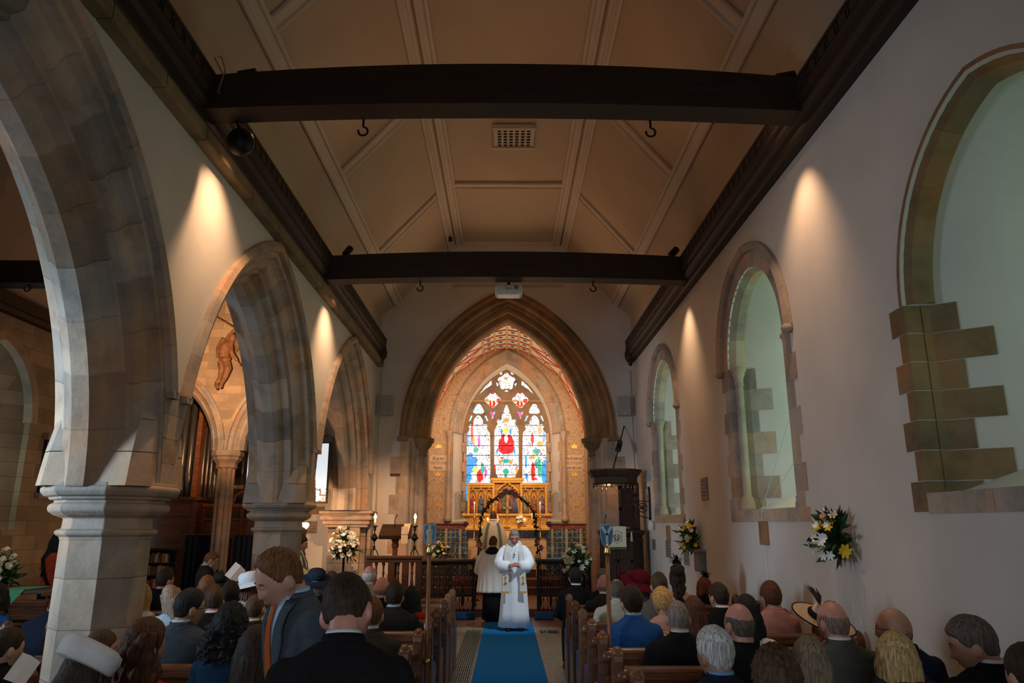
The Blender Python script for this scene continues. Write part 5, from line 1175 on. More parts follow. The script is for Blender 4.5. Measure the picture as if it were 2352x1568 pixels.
for x0, x1, lab in ((-7.12, -6.55, 'navy curtain left of the slender column, on a brass rod'), (-6.05, -4.5, 'navy curtain right of the slender column, on a brass rod')):
    t = thing('curtain', lab, 'curtain', (0, 16.98, 0)); mb = MB(); n = int((x1 - x0) * 60); top = []
    vs, fs = [], []
    for i in range(n + 1):
        x = x0 + (x1 - x0) * i / n; yy = .035 * math.sin(i * .9) + .012 * math.sin(i * 2.3)
        for z in (.25, .9, 1.60, 1.655 + .012 * math.sin(i * .9)): vs.append((x, yy * (1 if z < 1.5 else .6), z))
    for i in range(n):
        for j in range(3): fs.append((i * 4 + j, (i + 1) * 4 + j, (i + 1) * 4 + j + 1, i * 4 + j + 1))
    mb.add(vs, fs); o = mb.build('drape', CURT, t, True); sm = o.modifiers.new('cloth', 'SOLIDIFY'); sm.thickness = .008
    MB().tube([(x0 - .05, 0, 1.64), (x1 + .05, 0, 1.64)], .012, 8).build('curtain_rod', BRASS, t)
    for xx in (x0 - .03, x1 + .03): MB().tube([(xx, 0, 0), (xx, 0, 1.66)], .018, 8).build('post', DARKWOOD, t)
# bookcase with three rows of books
bc = thing('bookcase', 'low dark bookcase full of hymn books between the pillar and the organ', 'bookcase', (-7.30, 16.0, 0))
mb = MB(); mb.span((-.45, .0, 0), (-.42, .28, 1.34)); mb.span((.42, .0, 0), (.45, .28, 1.34)); mb.span((-.42, .26, 0), (.42, .28, 1.34)); mb.span((-.48, -.02, 1.34), (.48, .3, 1.38)); mb.build('carcase', DARKWOOD, bc)
for z in (.33, .58, .84, 1.09): MB().span((-.42, .01, z - .02), (.42, .26, z)).build('shelf', DARKWOOD, bc)
r = random.Random(77); BK = [mat('book %d' % i, c, .7, 0, .1) for i, c in enumerate([(.45, .36, .25), (.30, .07, .04), (.10, .12, .10), (.50, .44, .36), (.16, .06, .03), (.08, .12, .2), (.36, .2, .1)])]
for z, nm in ((.33, 'bottom'), (.58, 'middle'), (.84, 'upper'), (1.09, 'top')):
    x = -.41
    while x < .38:
        w = r.uniform(.018, .042); h = r.uniform(.15, .20)
        if nm == 'top' and x > .2: break
        o = MB().span((0, 0, 0), (w - .002, .15, h)).build('book', BK[r.randrange(7)], loc=(-7.30 + x, 16.04, z + .0005)); tag(o, 'hymn book upright on the %s shelf of the low bookcase' % nm, 'book', 'books on the %s bookcase shelf' % nm); x += w
# projection screen showing the service
SCR, nt, b = nodes('projected picture'); at_ = N(nt, 'ShaderNodeAttribute', attribute_name='Col'); nt.links.new(at_.outputs[0], b.inputs['Emission Color']); b.inputs['Emission Strength'].default_value = .75; nt.links.new(at_.outputs[0], b.inputs['Base Color'])
s = thing('projection_screen', 'bright projection screen showing the service, half hidden behind the second pillar', 'screen', (-4.48, 15.3, 2.9))
def screen_col(a, z):
    c = [.55 + .2 * z, .72 + .1 * z, .90]
    if a < .22: k = abs((a - .02 - z * .10) % .09 - .045); c = [.66, .68, .74] if k > .012 else [.36, .36, .42]
    if (a - .78) ** 2 / .0016 + (z - .42) ** 2 / .004 < 1: c = [.10, .22, .10]
    if abs(a - .85) < .018 and abs(z - .60) < .03: c = [.25, .27, .33]
    if z < .23:
        f = noise.noise(Vector((a * 16, z * 11, 2)));
        if f + (.22 - z) * 3 > .1: c = [[.12, .08, .08], [.6, .12, .08], [.7, .62, .55], [.3, .2, .16], [.72, .74, .8]][int((noise.noise(Vector((a * 14, z * 9, 9))) + 1) * 6) % 5]
    return tuple(c)
mb = MB(); nx, nz = 110, 76
for i in range(nx):
    for j in range(nz):
        xa, za = -.83 + 1.64 * i / nx, -.585 + 1.17 * j / nz; q, h = 1.64 / nx, 1.17 / nz
        mb.add([(xa, -.006, za), (xa + q, -.006, za), (xa + q, -.006, za + h), (xa, -.006, za + h)], [(0, 1, 2, 3)], screen_col((i + .5) / nx, (j + .5) / nz))
mb.build('picture', SCR, s, recalc=False)
mb = MB(); mb.span((-.87, -.004, -.63), (.85, .02, .64)); mb.build('backing', mat('screen black', (.012, .012, .014), .6), s); MB().span((-.9, -.05, .62), (.88, .05, .73)).build('roller_case', mat('roller case', (.06, .06, .065), .5), s)
for x in (-.7, .7): MB().tube([(x, .0, .73), (x, 1.2, 1.0)], .012, 6).build('bracket', IRON, s)
# lamp standard, notices on the plaster beyond
t = thing('lamp_standard', 'lit lamp on a carved post beside the second pillar', 'lamp', (-3.98, 15.0, 0))
MB().lathe([(.14, 0), (.14, .04), (.05, .08), (.04, 1.2), (.06, 1.3), (.035, 1.36), (.05, 1.55), (.035, 1.65), (.07, 1.76), (.05, 1.78)], 12).build('post', PEWWOOD, t, True)
MB().lathe([(.05, 1.78), (.09, 1.84), (.085, 1.88), (.04, 1.90)], 12).build('lamp_shade', glow('lit lamp bowl', (1, .62, .3), 6), t, True)
point('standing lamp light', (-3.98, 15.0, 2.02), 44, (1, .60, .32), .06)
for u, v, w, h, lab, c in ((712, 1210, .30, .26, 'pale wall plaque with faint lines beside the lamp on its post', (.34, .24, .17)), (728, 1172, .42, .16, 'brown patch of bare stone under the projection screen', (.30, .18, .10))):
    q = at(u, v, YE - .03); t = thing('wall_plaque', lab, 'plaque', (q.x, YE - .014, q.z)); MB().span((-w / 2, -.02, -h / 2), (w / 2, 0, h / 2)).build('panel', mat(lab[:12], c, .8), t)
    if w < .4:
        mb = MB()
        for k in range(4): mb.span((-w * .36, -.023, h * .28 - k * .06), (w * .36, -.02, h * .28 - k * .06 + .02))
        mb.build('inscription_lines', mat('plaque lines', (.2, .13, .09), .8), t)
# memorial tablet and tables of the left aisle
t = thing('wall_memorial', 'tall dark memorial tablet with a pale cornice on the aisle wall at left', 'memorial', (NW, 13.4, 2.9))
MB().span((0, -.24, -.5), (.05, .24, .42)).build('tablet', mat('black marble', (.03, .03, .03), .3), t); MB().span((0, -.30, .42), (.10, .30, .52)).build('cornice', STONE, t); MB().span((0, -.28, -.6), (.08, .28, -.5)).build('sill', STONE, t)
q = at(50, 1352, 8.6); t = thing('aisle_table', 'table with a green cloth corner hanging off it, in the left aisle', 'table', (q.x, 8.75, 0)); z_ = q.z
MB().span((-.75, -.35, z_ - .04), (.65, .35, z_)).build('tabletop', DARKWOOD, t, bev=.008)
for a in (-.68, .58):
    for c in (-.3, .3): MB().span((a - .03, c - .03, 0), (a + .03, c + .03, z_ - .04)).build('leg', DARKWOOD, t)
mb = MB(); mb.add([(-.16, -.36, z_ + .004), (.16, -.36, z_ + .004), (.16, .1, z_ + .004), (-.16, .1, z_ + .004), (.02, -.362, z_ - .16), (-.06, -.362, z_ - .10)], [(0, 1, 2, 3), (0, 5, 4, 1)]); o = mb.build('green_cloth', mat('green cloth', (.08, .34, .16), .8), loc=(q.x, 8.75, 0)); sm = o.modifiers.new('cloth', 'SOLIDIFY'); sm.thickness = .004; sm.offset = 1
tag(o, 'light green cloth folded over the edge of the aisle table', 'cloth')
q = at(110, 1352, 7.9); t = thing('wooden_box_desk', 'plain pale wooden desk top in the left aisle, just left of the nearest pillar', 'desk', (q.x, 8.2, 0))
MB().prism([(-.2, q.z - .08), (.2, q.z), (.2, q.z + .03), (-.2, q.z - .05)], lambda a, b_, d: (d, a, b_), -.12, .16).build('sloping_top', PEWWOOD, t); MB().span((-.10, -.15, 0), (.14, .15, q.z - .08)).build('desk_body', PEWWOOD, t)
# ================================================================ people
SKINC = {'pale': (.56, .30, .21), 'tan': (.46, .235, .145), 'red': (.56, .245, .18), 'brown': (.10, .045, .025), 'olive': (.40, .215, .13)}
def skin_mat(k):
    n = 'skin ' + k
    if n in MATS: return MATS[n]
    m, nt, b = nodes(n); c = SKINC[k]; b.inputs['Roughness'].default_value = .48; b.inputs['Subsurface Weight'].default_value = .12; b.inputs['Subsurface Radius'].default_value = (.012, .004, .002)
    mp = mapped(nt, (14, 14, 14)); no = N(nt, 'ShaderNodeTexNoise', i_Scale=1.0, i_Detail=4.0); nt.links.new(mp.outputs[0], no.inputs[0])
    r = ramp(nt, no.outputs[0], [(.3, [q * .88 for q in c]), (.7, [min(1, q * 1.1) for q in c])]); nt.links.new(r.outputs[0], b.inputs['Base Color']); MATS[n] = m; return m
def hair_mat(name, c, curl=False):
    n = 'hair ' + name
    if n in MATS: return MATS[n]
    m, nt, b = nodes(n); b.inputs['Roughness'].default_value = .62; b.inputs['Specular IOR Level'].default_value = .28
    mp = mapped(nt, (60, 60, 60) if curl else (95, 95, 10)); no = N(nt, 'ShaderNodeTexNoise', i_Scale=1.0, i_Detail=4.0, i_Distortion=.6); nt.links.new(mp.outputs[0], no.inputs[0])
    r = ramp(nt, no.outputs[0], [(.3, [q * .38 for q in c]), (.5, c), (.72, [min(1, q * 1.7) for q in c])]); nt.links.new(r.outputs[0], b.inputs['Base Color']); bump(nt, no.outputs[0], b, .8, .008); MATS[n] = m; return m
HC = {'black': (.012, .010, .009), 'darkbrown': (.035, .018, .010), 'brown': (.075, .038, .018), 'ginger': (.17, .065, .022), 'red': (.20, .045, .015), 'blonde': (.55, .36, .15), 'golden': (.60, .33, .10), 'ash': (.24, .17, .11), 'grey': (.24, .21, .18), 'white': (.55, .54, .52), 'greybrown': (.11, .08, .06), 'auburn': (.10, .035, .016), 'stubble': (.22, .14, .105), 'stubblegrey': (.24, .19, .16)}
def cloth(name, c, scale=70, var=.18, rough=.9):
    return mat('cloth ' + name, c, rough, 0, var, scale, .25, spec=.12)
CL = {'black': (.010, .0095, .010), 'charcoal': (.028, .026, .024), 'greytweed': (.085, .078, .066), 'navy': (.016, .022, .040), 'blue': (.02, .085, .27), 'slate': (.060, .075, .088), 'beige': (.40, .35, .26), 'stone': (.46, .42, .33), 'pink': (.42, .20, .17), 'nude': (.52, .30, .18), 'teal': (.012, .035, .075), 'red': (.42, .025, .015), 'orange': (.44, .06, .025), 'lightblue': (.30, .42, .50), 'green': (.012, .04, .02), 'white': (.78, .77, .73), 'cream': (.66, .58, .40), 'sage': (.17, .20, .17), 'browngrey': (.050, .042, .034), 'taupe': (.13, .105, .09), 'royal': (.02, .08, .24)}
def fuse(mb, voxel, it, name, m):
    me = mb.mesh(name + ' raw', None); o = bpy.data.objects.new('fuse', me); COL.objects.link(o)
    rm = o.modifiers.new('r', 'REMESH'); rm.mode = 'VOXEL'; rm.voxel_size = voxel
    if it: s = o.modifiers.new('s', 'SMOOTH'); s.iterations = it; s.factor = .5
    bpy.context.view_layer.update(); out = bpy.data.meshes.new_from_object(o.evaluated_get(bpy.context.evaluated_depsgraph_get()))
    bpy.data.objects.remove(o); bpy.data.meshes.remove(me); out.name = name; out.materials.clear(); out.materials.append(m); out.shade_smooth(); return out
def put(name, me, parent):
    o = bpy.data.objects.new(name, me); COL.objects.link(o); o.parent = parent; return o
def sst(a): a = max(0, min(1, a)); return a * a * (3 - 2 * a)
HR = (.077, .099, .122)
def head_fn(p, q):
    x, y, z = q
    if p.z < 0:
        x *= 1 - .30 * (-p.z) ** 1.6
        if p.y < 0: y *= 1 - .42 * (-p.z)
        else: y *= 1 - .06 * (-p.z)
    if p.y > .2:
        e = math.exp
        y += .011 * e(-((p.z + .80) / .20) ** 2 - (p.x / .35) ** 2)
        h = max(0, min(1, (.14 - p.z) / .42)) if p.z > -.28 else max(0, 1 - (-.28 - p.z) / .09)
        y += .027 * h * e(-(p.x / (.10 + .07 * h)) ** 2)
        y -= .013 * e(-((abs(p.x) - .37) / .17) ** 2 - ((p.z - .07) / .10) ** 2)
        y += .005 * e(-((p.z - .21) / .07) ** 2) * (1 if abs(p.x) < .6 else .3)
        y += .007 * e(-((p.z + .46) / .05) ** 2 - (p.x / .24) ** 2) + .007 * e(-((p.z + .57) / .05) ** 2 - (p.x / .22) ** 2) - .004 * e(-((p.z + .515) / .03) ** 2 - (p.x / .26) ** 2)
        y += .004 * e(-((abs(p.x) - .5) / .16) ** 2 - ((p.z + .15) / .15) ** 2)
    return Vector((x, y, z))
LINE = [(0, .50), (.6, .46), (.95, .36), (1.2, .12), (1.42, -.10), (1.62, .02), (1.85, -.12), (2.05, -.40), (2.4, -.54), (3.2, -.58)]
def hairline(a, recede=0):
    for (a0, z0), (a1, z1) in zip(LINE, LINE[1:]):
        if a <= a1: z = z0 + (z1 - z0) * (a - a0) / (a1 - a0); break
    else: z = LINE[-1][1]
    return z + recede * max(0, 1 - a / 1.3)
def hair_cap(c, thick=.09, side=.05, nz=.02, seed=0, recede=0, crown=None, nu=64, nv=48, freq=7):
    mb = MB()
    def f(p, q):
        b = head_fn(p, q); b = Vector((b.x, min(b.y, q.y + .004), b.z)); a = math.atan2(abs(p.x), p.y); zl = hairline(a, recede)
        zn = noise.noise(Vector((p.x * 9 + seed, p.y * 9, p.z * 9))) * .05; m = sst((p.z - zl + zn) / .13)
        if crown: m *= 1 - sst((p.z - crown + .16 + zn * 2 + .10 * max(0, -p.y)) / .34)
        t = (side + (thick - side) * sst((p.z + .1) / .6)) * (1 + .3 * max(0, -p.y)) * (.35 + .65 * sst((p.z + .62) / .5))
        n = noise.noise(Vector((p.x * freq + seed, p.y * freq, p.z * freq))) * nz + noise.noise(Vector((p.x * 26 + seed, p.y * 26, p.z * 9))) * nz * .55
        return b * (.93 + m * (.07 + t + n * (1 if m > .5 else m)))
    mb.ball(c, HR, nu, nv, fn=f); return mb
def hair_curtain(c, L, A0=1.95, A1=1.2, rx0=.094, rx1=.115, ry=.112, wave=.0, seed=0, back=.05, nA=54, nT=34, z0=.075, curl=0):
    mb = MB(); r = random.Random(seed); vs, fs = [], []; rag = [r.uniform(-.02, .02) for _ in range(nA + 1)]
    for lay in (0, 1):
        for j in range(nT + 1):
            t = j / nT; A = A0 + (A1 - A0) * sst(t * 1.2)
            for i in range(nA + 1):
                a = -A + 2 * A * i / nA
                g = .004 * math.sin(i * 2.1 + 2 * math.sin(t * 5 + seed)) + .009 * noise.noise(Vector((a * 6, t * 3, seed))) + curl * noise.noise(Vector((a * 4, t * 9, seed + 4)))
                ww = wave * math.sin(t * 15 + a * 1.5 + seed)
                em = .84 + .16 * sst(t * L / .10); rx, rr = (rx0 + (rx1 - rx0) * sst(t * 1.5) + g + ww) * em, (ry + back * t + g + ww * .6) * em
                k = 1 if lay == 0 else .82
                vs.append((c[0] + k * rx * math.sin(a) + ww * .4, c[1] - k * rr * math.cos(a) * (1 if abs(a) < 1.57 else .8), c[2] + z0 - (L + (rag[i] + .012 * math.sin(i * 1.7)) * t) * t + (.0 if lay == 0 else .004)))
    W = nA + 1; S = (nT + 1) * W
    for j in range(nT):
        for i in range(nA):
            q = (j * W + i, j * W + i + 1, (j + 1) * W + i + 1, (j + 1) * W + i); fs.append(q); fs.append(tuple(k + S for k in reversed(q)))
    for i in range(nA): fs.append((nT * W + i, nT * W + i + 1, nT * W + i + 1 + S, nT * W + i + S)); fs.append((i + 1, i, i + S, i + 1 + S))
    for j in range(nT): fs.append((j * W, (j + 1) * W, (j + 1) * W + S, j * W + S)); fs.append((j * W + nA, j * W + nA + S, (j + 1) * W + nA + S, (j + 1) * W + nA))
    mb.add(vs, fs); return mb
def hand(mb, w, d, up, s=1.0, curl=.7, side=1):
    "palm plus four unequal bent fingers and a thumb leaving the side of the palm"
    w, d, up = Vector(w), Vector(d).normalized(), Vector(up).normalized(); sd = d.cross(up).normalized() * side
    pc = w + d * .045 * s; mb.tube([w - d * .01, w + d * .02 * s, w + d * .06 * s, w + d * .088 * s], [.024 * s, .032 * s, .038 * s, .034 * s], 10, flat=.45)
    for k, (o_, L) in enumerate(((-.027, .068), (-.009, .078), (.010, .073), (.027, .056))):
        p = w + d * .085 * s + sd * o_ * s; dd = d.copy(); pts = [p]; rr = [.0088 * s]
        for q in range(3):
            dd = (dd - up * curl * (.45 + .1 * k)).normalized(); p = p + dd * L * s * (.42, .33, .25)[q]; pts.append(p); rr.append((.0082, .0075, .006)[q] * s)
        mb.tube(pts, rr, 7)
    p = w + d * .03 * s - sd * .03 * s; pts = [p, p - sd * .022 * s + d * .025 * s - up * .008, p - sd * .028 * s + d * .052 * s - up * .018]; mb.tube(pts, [.0115 * s, .0095 * s, .007 * s], 7)

def person(label, u, vt, Y, pose='sit', rz=0, head=(0, 0, 0), hair=('short', 'brown'), skin='pale', top=('jacket', 'black'), collar='white', legs='charcoal', w=1.0, lean=0, near=None, extras=(), group='wedding guests in the pews', hs=1.06, sc_=None, dx=0, X=None):
    "u, vt: where the crown of the head stands in the photograph; Y: distance"
    near = Y < 7.6 if near is None else near
    dz = 0 if pose == 'sit' else .43
    P = at(u, vt, Y); H0 = 1.312 + dz; s = sc_ if sc_ else max(.86, min(1.16, P.z / H0))
    t = thing('person', label, 'person', (P.x, Y, P.z - H0 * s if pose != 'sit' or abs(P.z - H0 * s) > .12 else 0), rz, group)
    if pose != 'sit' and abs(t.location.z) < .3: t.location.z = 0 if abs(t.location.z) < .06 else t.location.z
    t.scale = (s, s, s)
    c0 = Vector((0, .035, (1.172 if pose == 'sit' else 1.186) + dz)); piv = Vector((0, 0, 1.10 + dz))
    LM = Matrix.Translation((0, 0, .50 + dz)) @ Matrix.Rotation(-R_(lean), 4, 'X') @ Matrix.Translation((0, 0, -.50 - dz))
    # the crown must stay where the photograph has it, whatever the lean and the nod
    HM = LM @ Matrix.Translation(piv) @ Matrix.Rotation(R_(head[0]), 4, 'Z') @ Matrix.Rotation(-R_(head[1]), 4, 'X') @ Matrix.Rotation(R_(head[2]), 4, 'Y') @ Matrix.Scale(hs, 4) @ Matrix.Translation(-piv)
    cc = HM @ (c0 + Vector((0, -.01, .05))); off = Matrix.Rotation(rz, 4, 'Z') @ Vector((cc.x, cc.y, 0)) * s
    t.location.x -= off.x; t.location.y -= off.y if pose != 'sit' else 0
    sk = skin_mat(skin); female = top[0] in ('dress', 'sleeveless', 'blouse'); f = w * (.86 if female else 1.0)
    # --- body: head, neck, trunk and arms in one skin
    mb = MB(); hd = MB(); hd.ball(c0, HR, 44, 36, fn=head_fn)
    for q in (-1, 1):
        hd.ball((c0.x + q * .079, c0.y - .008, c0.z - .012), (.011, .024, .034), 10, 8, fn=lambda p, v: Vector((v.x + .35 * v.y * -q * .6, v.y, v.z)))
    hd.xform(HM); mb.add(hd.v, hd.f)
    nb = LM @ Vector((0, -.012, 1.02 + dz)); nt_ = HM @ Vector((0, .0, 1.125 + dz)); nm = nb.lerp(nt_, .5) + Vector((0, -.006, 0))
    mb.tube([nb, nm, nt_ + Vector((0, .004, .03))], [.066, .056 if not female else .049, .054 if not female else .047], 14)
    tr = MB(); tr.rings([(0, 0, .46 + dz, .14 * f, .09), (0, 0, .75 + dz, .14 * f, .095), (0, 0, .95 + dz, .165 * f, .10), (0, -.005, 1.02 + dz, .13 * f, .08), (0, -.01, 1.06 + dz, .065, .06)], 20); tr.xform(LM); mb.add(tr.v, tr.f)
    sh = [Vector((q * .170 * f, -.01, .962 + dz)) for q in (-1, 1)]
    if pose == 'sit': el = [Vector((q * .245 * f, .05, .73)) for q in (-1, 1)]; wr = [Vector((q * .11, .30, .63)) for q in (-1, 1)]
    elif pose == 'clasp': el = [Vector((q * .27 * f, .04, 1.17)) for q in (-1, 1)]; wr = [Vector((q * .065, .25, 1.115)) for q in (-1, 1)]
    else: el = [Vector((q * .25 * f, -.02, .72 + dz)) for q in (-1, 1)]; wr = [Vector((q * .25 * f, .09, .50 + dz)) for q in (-1, 1)]
    sh, el, wr = ([LM @ p for p in L] for L in (sh, el, wr))
    bare = top[0] in ('sleeveless', 'tee')
    for i, q in enumerate((-1, 1)):
        k = .92 if female else 1
        mb.tube([sh[i], sh[i].lerp(el[i], .5), el[i], wr[i]], [.05 * k, .045 * k, .038 * k, .028 * k], 12); mb.ball(sh[i], .055 * k, 10, 8)
    if top[0] == 'sleeveless': tq = MB(); tq.rings([(0, 0, .80 + dz, .15 * f, .105), (0, 0, .95 + dz, .185 * f, .108), (0, -.005, 1.01 + dz, .16 * f, .09), (0, -.01, 1.05 + dz, .09, .065)], 20); tq.xform(LM); mb.add(tq.v, tq.f)
    me = fuse(mb, .0085 if near else .0135, 3, 'body', sk)
    hm = MB()
    for i, q in enumerate((-1, 1)):
        d = (wr[i] - el[i]).normalized()
        if pose == 'clasp': hand(hm, wr[i], (-q * .75, .35, .25 + .1 * q), (0, .6, .8) if q > 0 else (0, .8, .5), 1.05, .55, q)
        elif pose == 'sit': hand(hm, wr[i], d, (0, -.2, 1), 1, .45, q)
        else: hand(hm, wr[i], d, (q, 0, 0), 1, .3, q)
    b = bmesh.new(); b.from_mesh(me); n0 = len(b.verts); vv = [b.verts.new(p) for p in hm.v]
    for fc in hm.f:
        try: b.faces.new([vv[k] for k in fc]).smooth = True
        except ValueError: pass
    b.to_mesh(me); b.free(); put('body', me, t)
    # --- clothes
    cm = cloth(top[1], CL[top[1]], 90 if near else 50)
    sl = {'jacket': 1, 'blouse': .9, 'dress': .9, 'tee': .9, 'sleeveless': 0, 'robe': 0}.get(top[0], 1)
    mb = MB()
    if top[0] == 'robe':
        pass
    else:
        hem = .45 + dz - (.12 if pose != 'sit' and top[0] == 'jacket' else 0)
        if female or top[0] == 'tee': rr = [(0, 0, .44 + dz, .175 * f, .125), (0, 0, .58 + dz, .155 * f, .118), (0, 0, .72 + dz, .15 * f, .115), (0, 0, .88 + dz, .178 * f, .122), (0, -.004, .98 + dz, .19 * f, .108), (0, -.008, 1.02 + dz, .15 * f, .09), (0, -.01, 1.045 + dz, .09, .073)]
        else: rr = [(0, 0, hem, .195 * f, .14), (0, 0, .58 + dz, .182 * f, .132), (0, 0, .72 + dz, .182 * f, .130), (0, -.002, .86 + dz, .20 * f, .135), (0, -.006, .95 + dz, .208 * f, .124), (0, -.010, 1.0 + dz, .185 * f, .106), (0, -.012, 1.04 + dz, .135 * f, .09), (0, -.014, 1.075 + dz, .085, .08)]
        if top[0] == 'sleeveless': rr = rr[:4] + [(0, -.004, .93 + dz, .185 * f, .118)]
        tt = MB(); tt.rings(rr, 30); tt.xform(LM); mb.add(tt.v, tt.f)
        if sl:
            for i in (0, 1):
                e_ = el[i] if not bare else sh[i].lerp(el[i], .62)
                pts, ra = ([sh[i] + Vector((0, 0, .01)), sh[i].lerp(el[i], .5), el[i], wr[i].lerp(el[i], .08)], [.066, .063, .056, .045]) if not bare else ([sh[i], sh[i].lerp(el[i], .7)], [.068, .062])
                k = .84 if female else 1; mb.tube(pts, [a * k for a in ra], 14); mb.ball(sh[i], .068 * k, 12, 10)
        cn_ = {'jacket': 'jacket', 'dress': 'dress', 'sleeveless': 'dress', 'blouse': 'blouse', 'tee': 'tee_shirt'}[top[0]]
        me = fuse(mb, .013 if near else .018, 4, cn_, cm); sd_ = hash(label) % 97
        sd_ = sum(map(ord, label)) % 97
        n_ = len(me.vertices); co = np.empty(n_ * 3, np.float32); me.vertices.foreach_get('co', co); co = co.reshape(-1, 3)
        for i in range(n_):
            x, y, z = co[i]; v_ = noise.noise(Vector((x * 6 + sd_, y * 6, z * 13 + x * 5))) * .006 + noise.noise(Vector((x * 17 + sd_, y * 17, z * 22))) * .0025
            r_ = math.hypot(x, y) + .02; co[i][0] += x / r_ * v_; co[i][1] += y / r_ * v_
        me.vertices.foreach_set('co', co.ravel()); me.update(); put(cn_, me, t)
        if top[0] == 'jacket':
            mb = MB(); mb.lathe([(.083, 1.045 + dz), (.080, 1.075 + dz), (.073, 1.098 + dz), (.066, 1.095 + dz), (.066, 1.05 + dz)], 24, (0, -.014, 0), sy=.97); mb.xform(LM); mb.build('jacket_collar', cm, t, True)
            if collar:
                mb = MB(); mb.lathe([(.066, 1.07 + dz), (.0655, 1.098 + dz), (.062, 1.113 + dz), (.058, 1.108 + dz), (.057, 1.07 + dz)], 24, (0, -.008, 0)); mb.xform(LM); mb.build('shirt_collar', cloth('shirt ' + collar, {'white': (.74, .72, .70), 'lightblue': (.38, .52, .68), 'blue': (.22, .40, .62)}[collar], 60, .05), t, True)
    lm_ = cloth(legs, CL[legs], 60)
    mb = MB()
    if top[0] != 'robe':
        for q in (-1, 1):
            if pose == 'sit': mb.tube([(q * .09, -.02, .53), (q * .10, .2, .535), (q * .105, .43, .51)], [.10, .085, .066], 12); mb.tube([(q * .105, .42, .51), (q * .11, .43, .3), (q * .11, .42, .09)], [.066, .058, .048], 12); mb.ball((q * .105, .43, .51), .066, 10, 8)
            else: mb.tube([(q * .09, 0, .96), (q * .10, .01, .7), (q * .10, .0, .5), (q * .10, -.01, .08)], [.11, .085, .066, .055], 12)
        if pose != 'sit': mb.rings([(0, 0, .84, .175, .125), (0, 0, .94, .18, .13), (0, 0, 1.02, .165, .115)], 20)
        else: mb.rings([(0, -.01, .455, .17, .12), (0, 0, .58, .165, .115)], 20)
        mb.build('trousers' if not female else 'skirt', lm_, t, True)
        for q in (-1, 1):
            y0 = .40 if pose == 'sit' else -.02
            mb = MB(); mb.rings([(q * .105, y0 + .06, .0, .045, .13), (q * .105, y0 + .06, .025, .046, .13), (q * .105, y0 + .03, .06, .042, .09), (q * .105, y0, .10, .04, .05)], 16); mb.build('shoe', cloth('black', CL['black']), t, True)
    # --- hair
    ht, hc = hair; hmat = hair_mat(hc, HC[hc], ht in ('curly', 'long_curly')); sd = sum(map(ord, label)) % 50; HB = MB()
    if ht == 'short': HB = hair_cap(c0, .10, .05, .026, sd)
    elif ht == 'thick': HB = hair_cap(c0, .17, .075, .04, sd, freq=5)
    elif ht == 'tousled': HB = hair_cap(c0, .13, .05, .055, sd, recede=.26, freq=7)
    elif ht == 'fade': HB = hair_cap(c0, .13, .03, .024, sd)
    elif ht == 'buzz': HB = hair_cap(c0, .03, .022, .006, sd)
    elif ht == 'receding': HB = hair_cap(c0, .05, .04, .012, sd, recede=.32)
    elif ht == 'thin': HB = hair_cap(c0, .055, .04, .014, sd, crown=.88)
    elif ht == 'fringe': HB = hair_cap(c0, .035, .035, .008, sd, recede=.2, crown=.42)
    elif ht == 'shaven': HB = hair_cap(c0, .012, .012, .002, sd, recede=.25, crown=.55)
    elif ht == 'baldfringe': HB = hair_cap(c0, .022, .022, .004, sd, recede=.2, crown=.02)
    elif ht == 'curly': HB = hair_cap(c0, .34, .26, .13, sd, freq=9); q = hair_curtain(c0, .24, 1.9, 1.6, .115, .15, .125, .0, sd, .02, curl=.05); HB.add(q.v, q.f)
    elif ht == 'shortcurls': HB = hair_cap(c0, .24, .20, .11, sd, freq=9); q = hair_curtain(c0, .13, 1.8, 1.3, .098, .10, .118, .0, sd, .0, curl=.03); HB.add(q.v, q.f)
    elif ht == 'bob': HB = hair_cap(c0, .15, .15, .02, sd); q = hair_curtain(c0, .19, 2.05, 1.9, .098, .104, .118, .0, sd, -.012); HB.add(q.v, q.f)
    elif ht == 'crop': HB = hair_cap(c0, .19, .15, .035, sd, freq=6); q = hair_curtain(c0, .125, 1.9, 1.2, .094, .074, .114, .0, sd, -.03); HB.add(q.v, q.f)
    elif ht == 'long': HB = hair_cap(c0, .13, .12, .02, sd); q = hair_curtain(c0, .50, 1.95, 1.25, .096, .118, .112, .004, sd, .055); HB.add(q.v, q.f)
    elif ht == 'wavy': HB = hair_cap(c0, .18, .16, .04, sd); q = hair_curtain(c0, .46, 2.0, 1.35, .100, .13, .118, .012, sd, .05, curl=.03); HB.add(q.v, q.f)
    elif ht == 'updo':
        HB = hair_cap(c0, .15, .12, .03, sd); HB.ball(c0 + Vector((0, -.075, .10)), (.075, .065, .07), 18, 14, fn=lambda p, v: v * (1 + .12 * noise.noise(p * 6))); q = hair_curtain(c0, .34, 1.3, .8, .085, .08, .112, .01, sd, .05, curl=.02); HB.add(q.v, q.f)
    if HB.v: HB.xform(HM); HB.build('hair', hmat, t, True, recalc=False)
    # --- face and accessories
    def hpart(m_, name, mt, smooth=True): m_.xform(HM); return m_.build(name, mt, t, smooth)
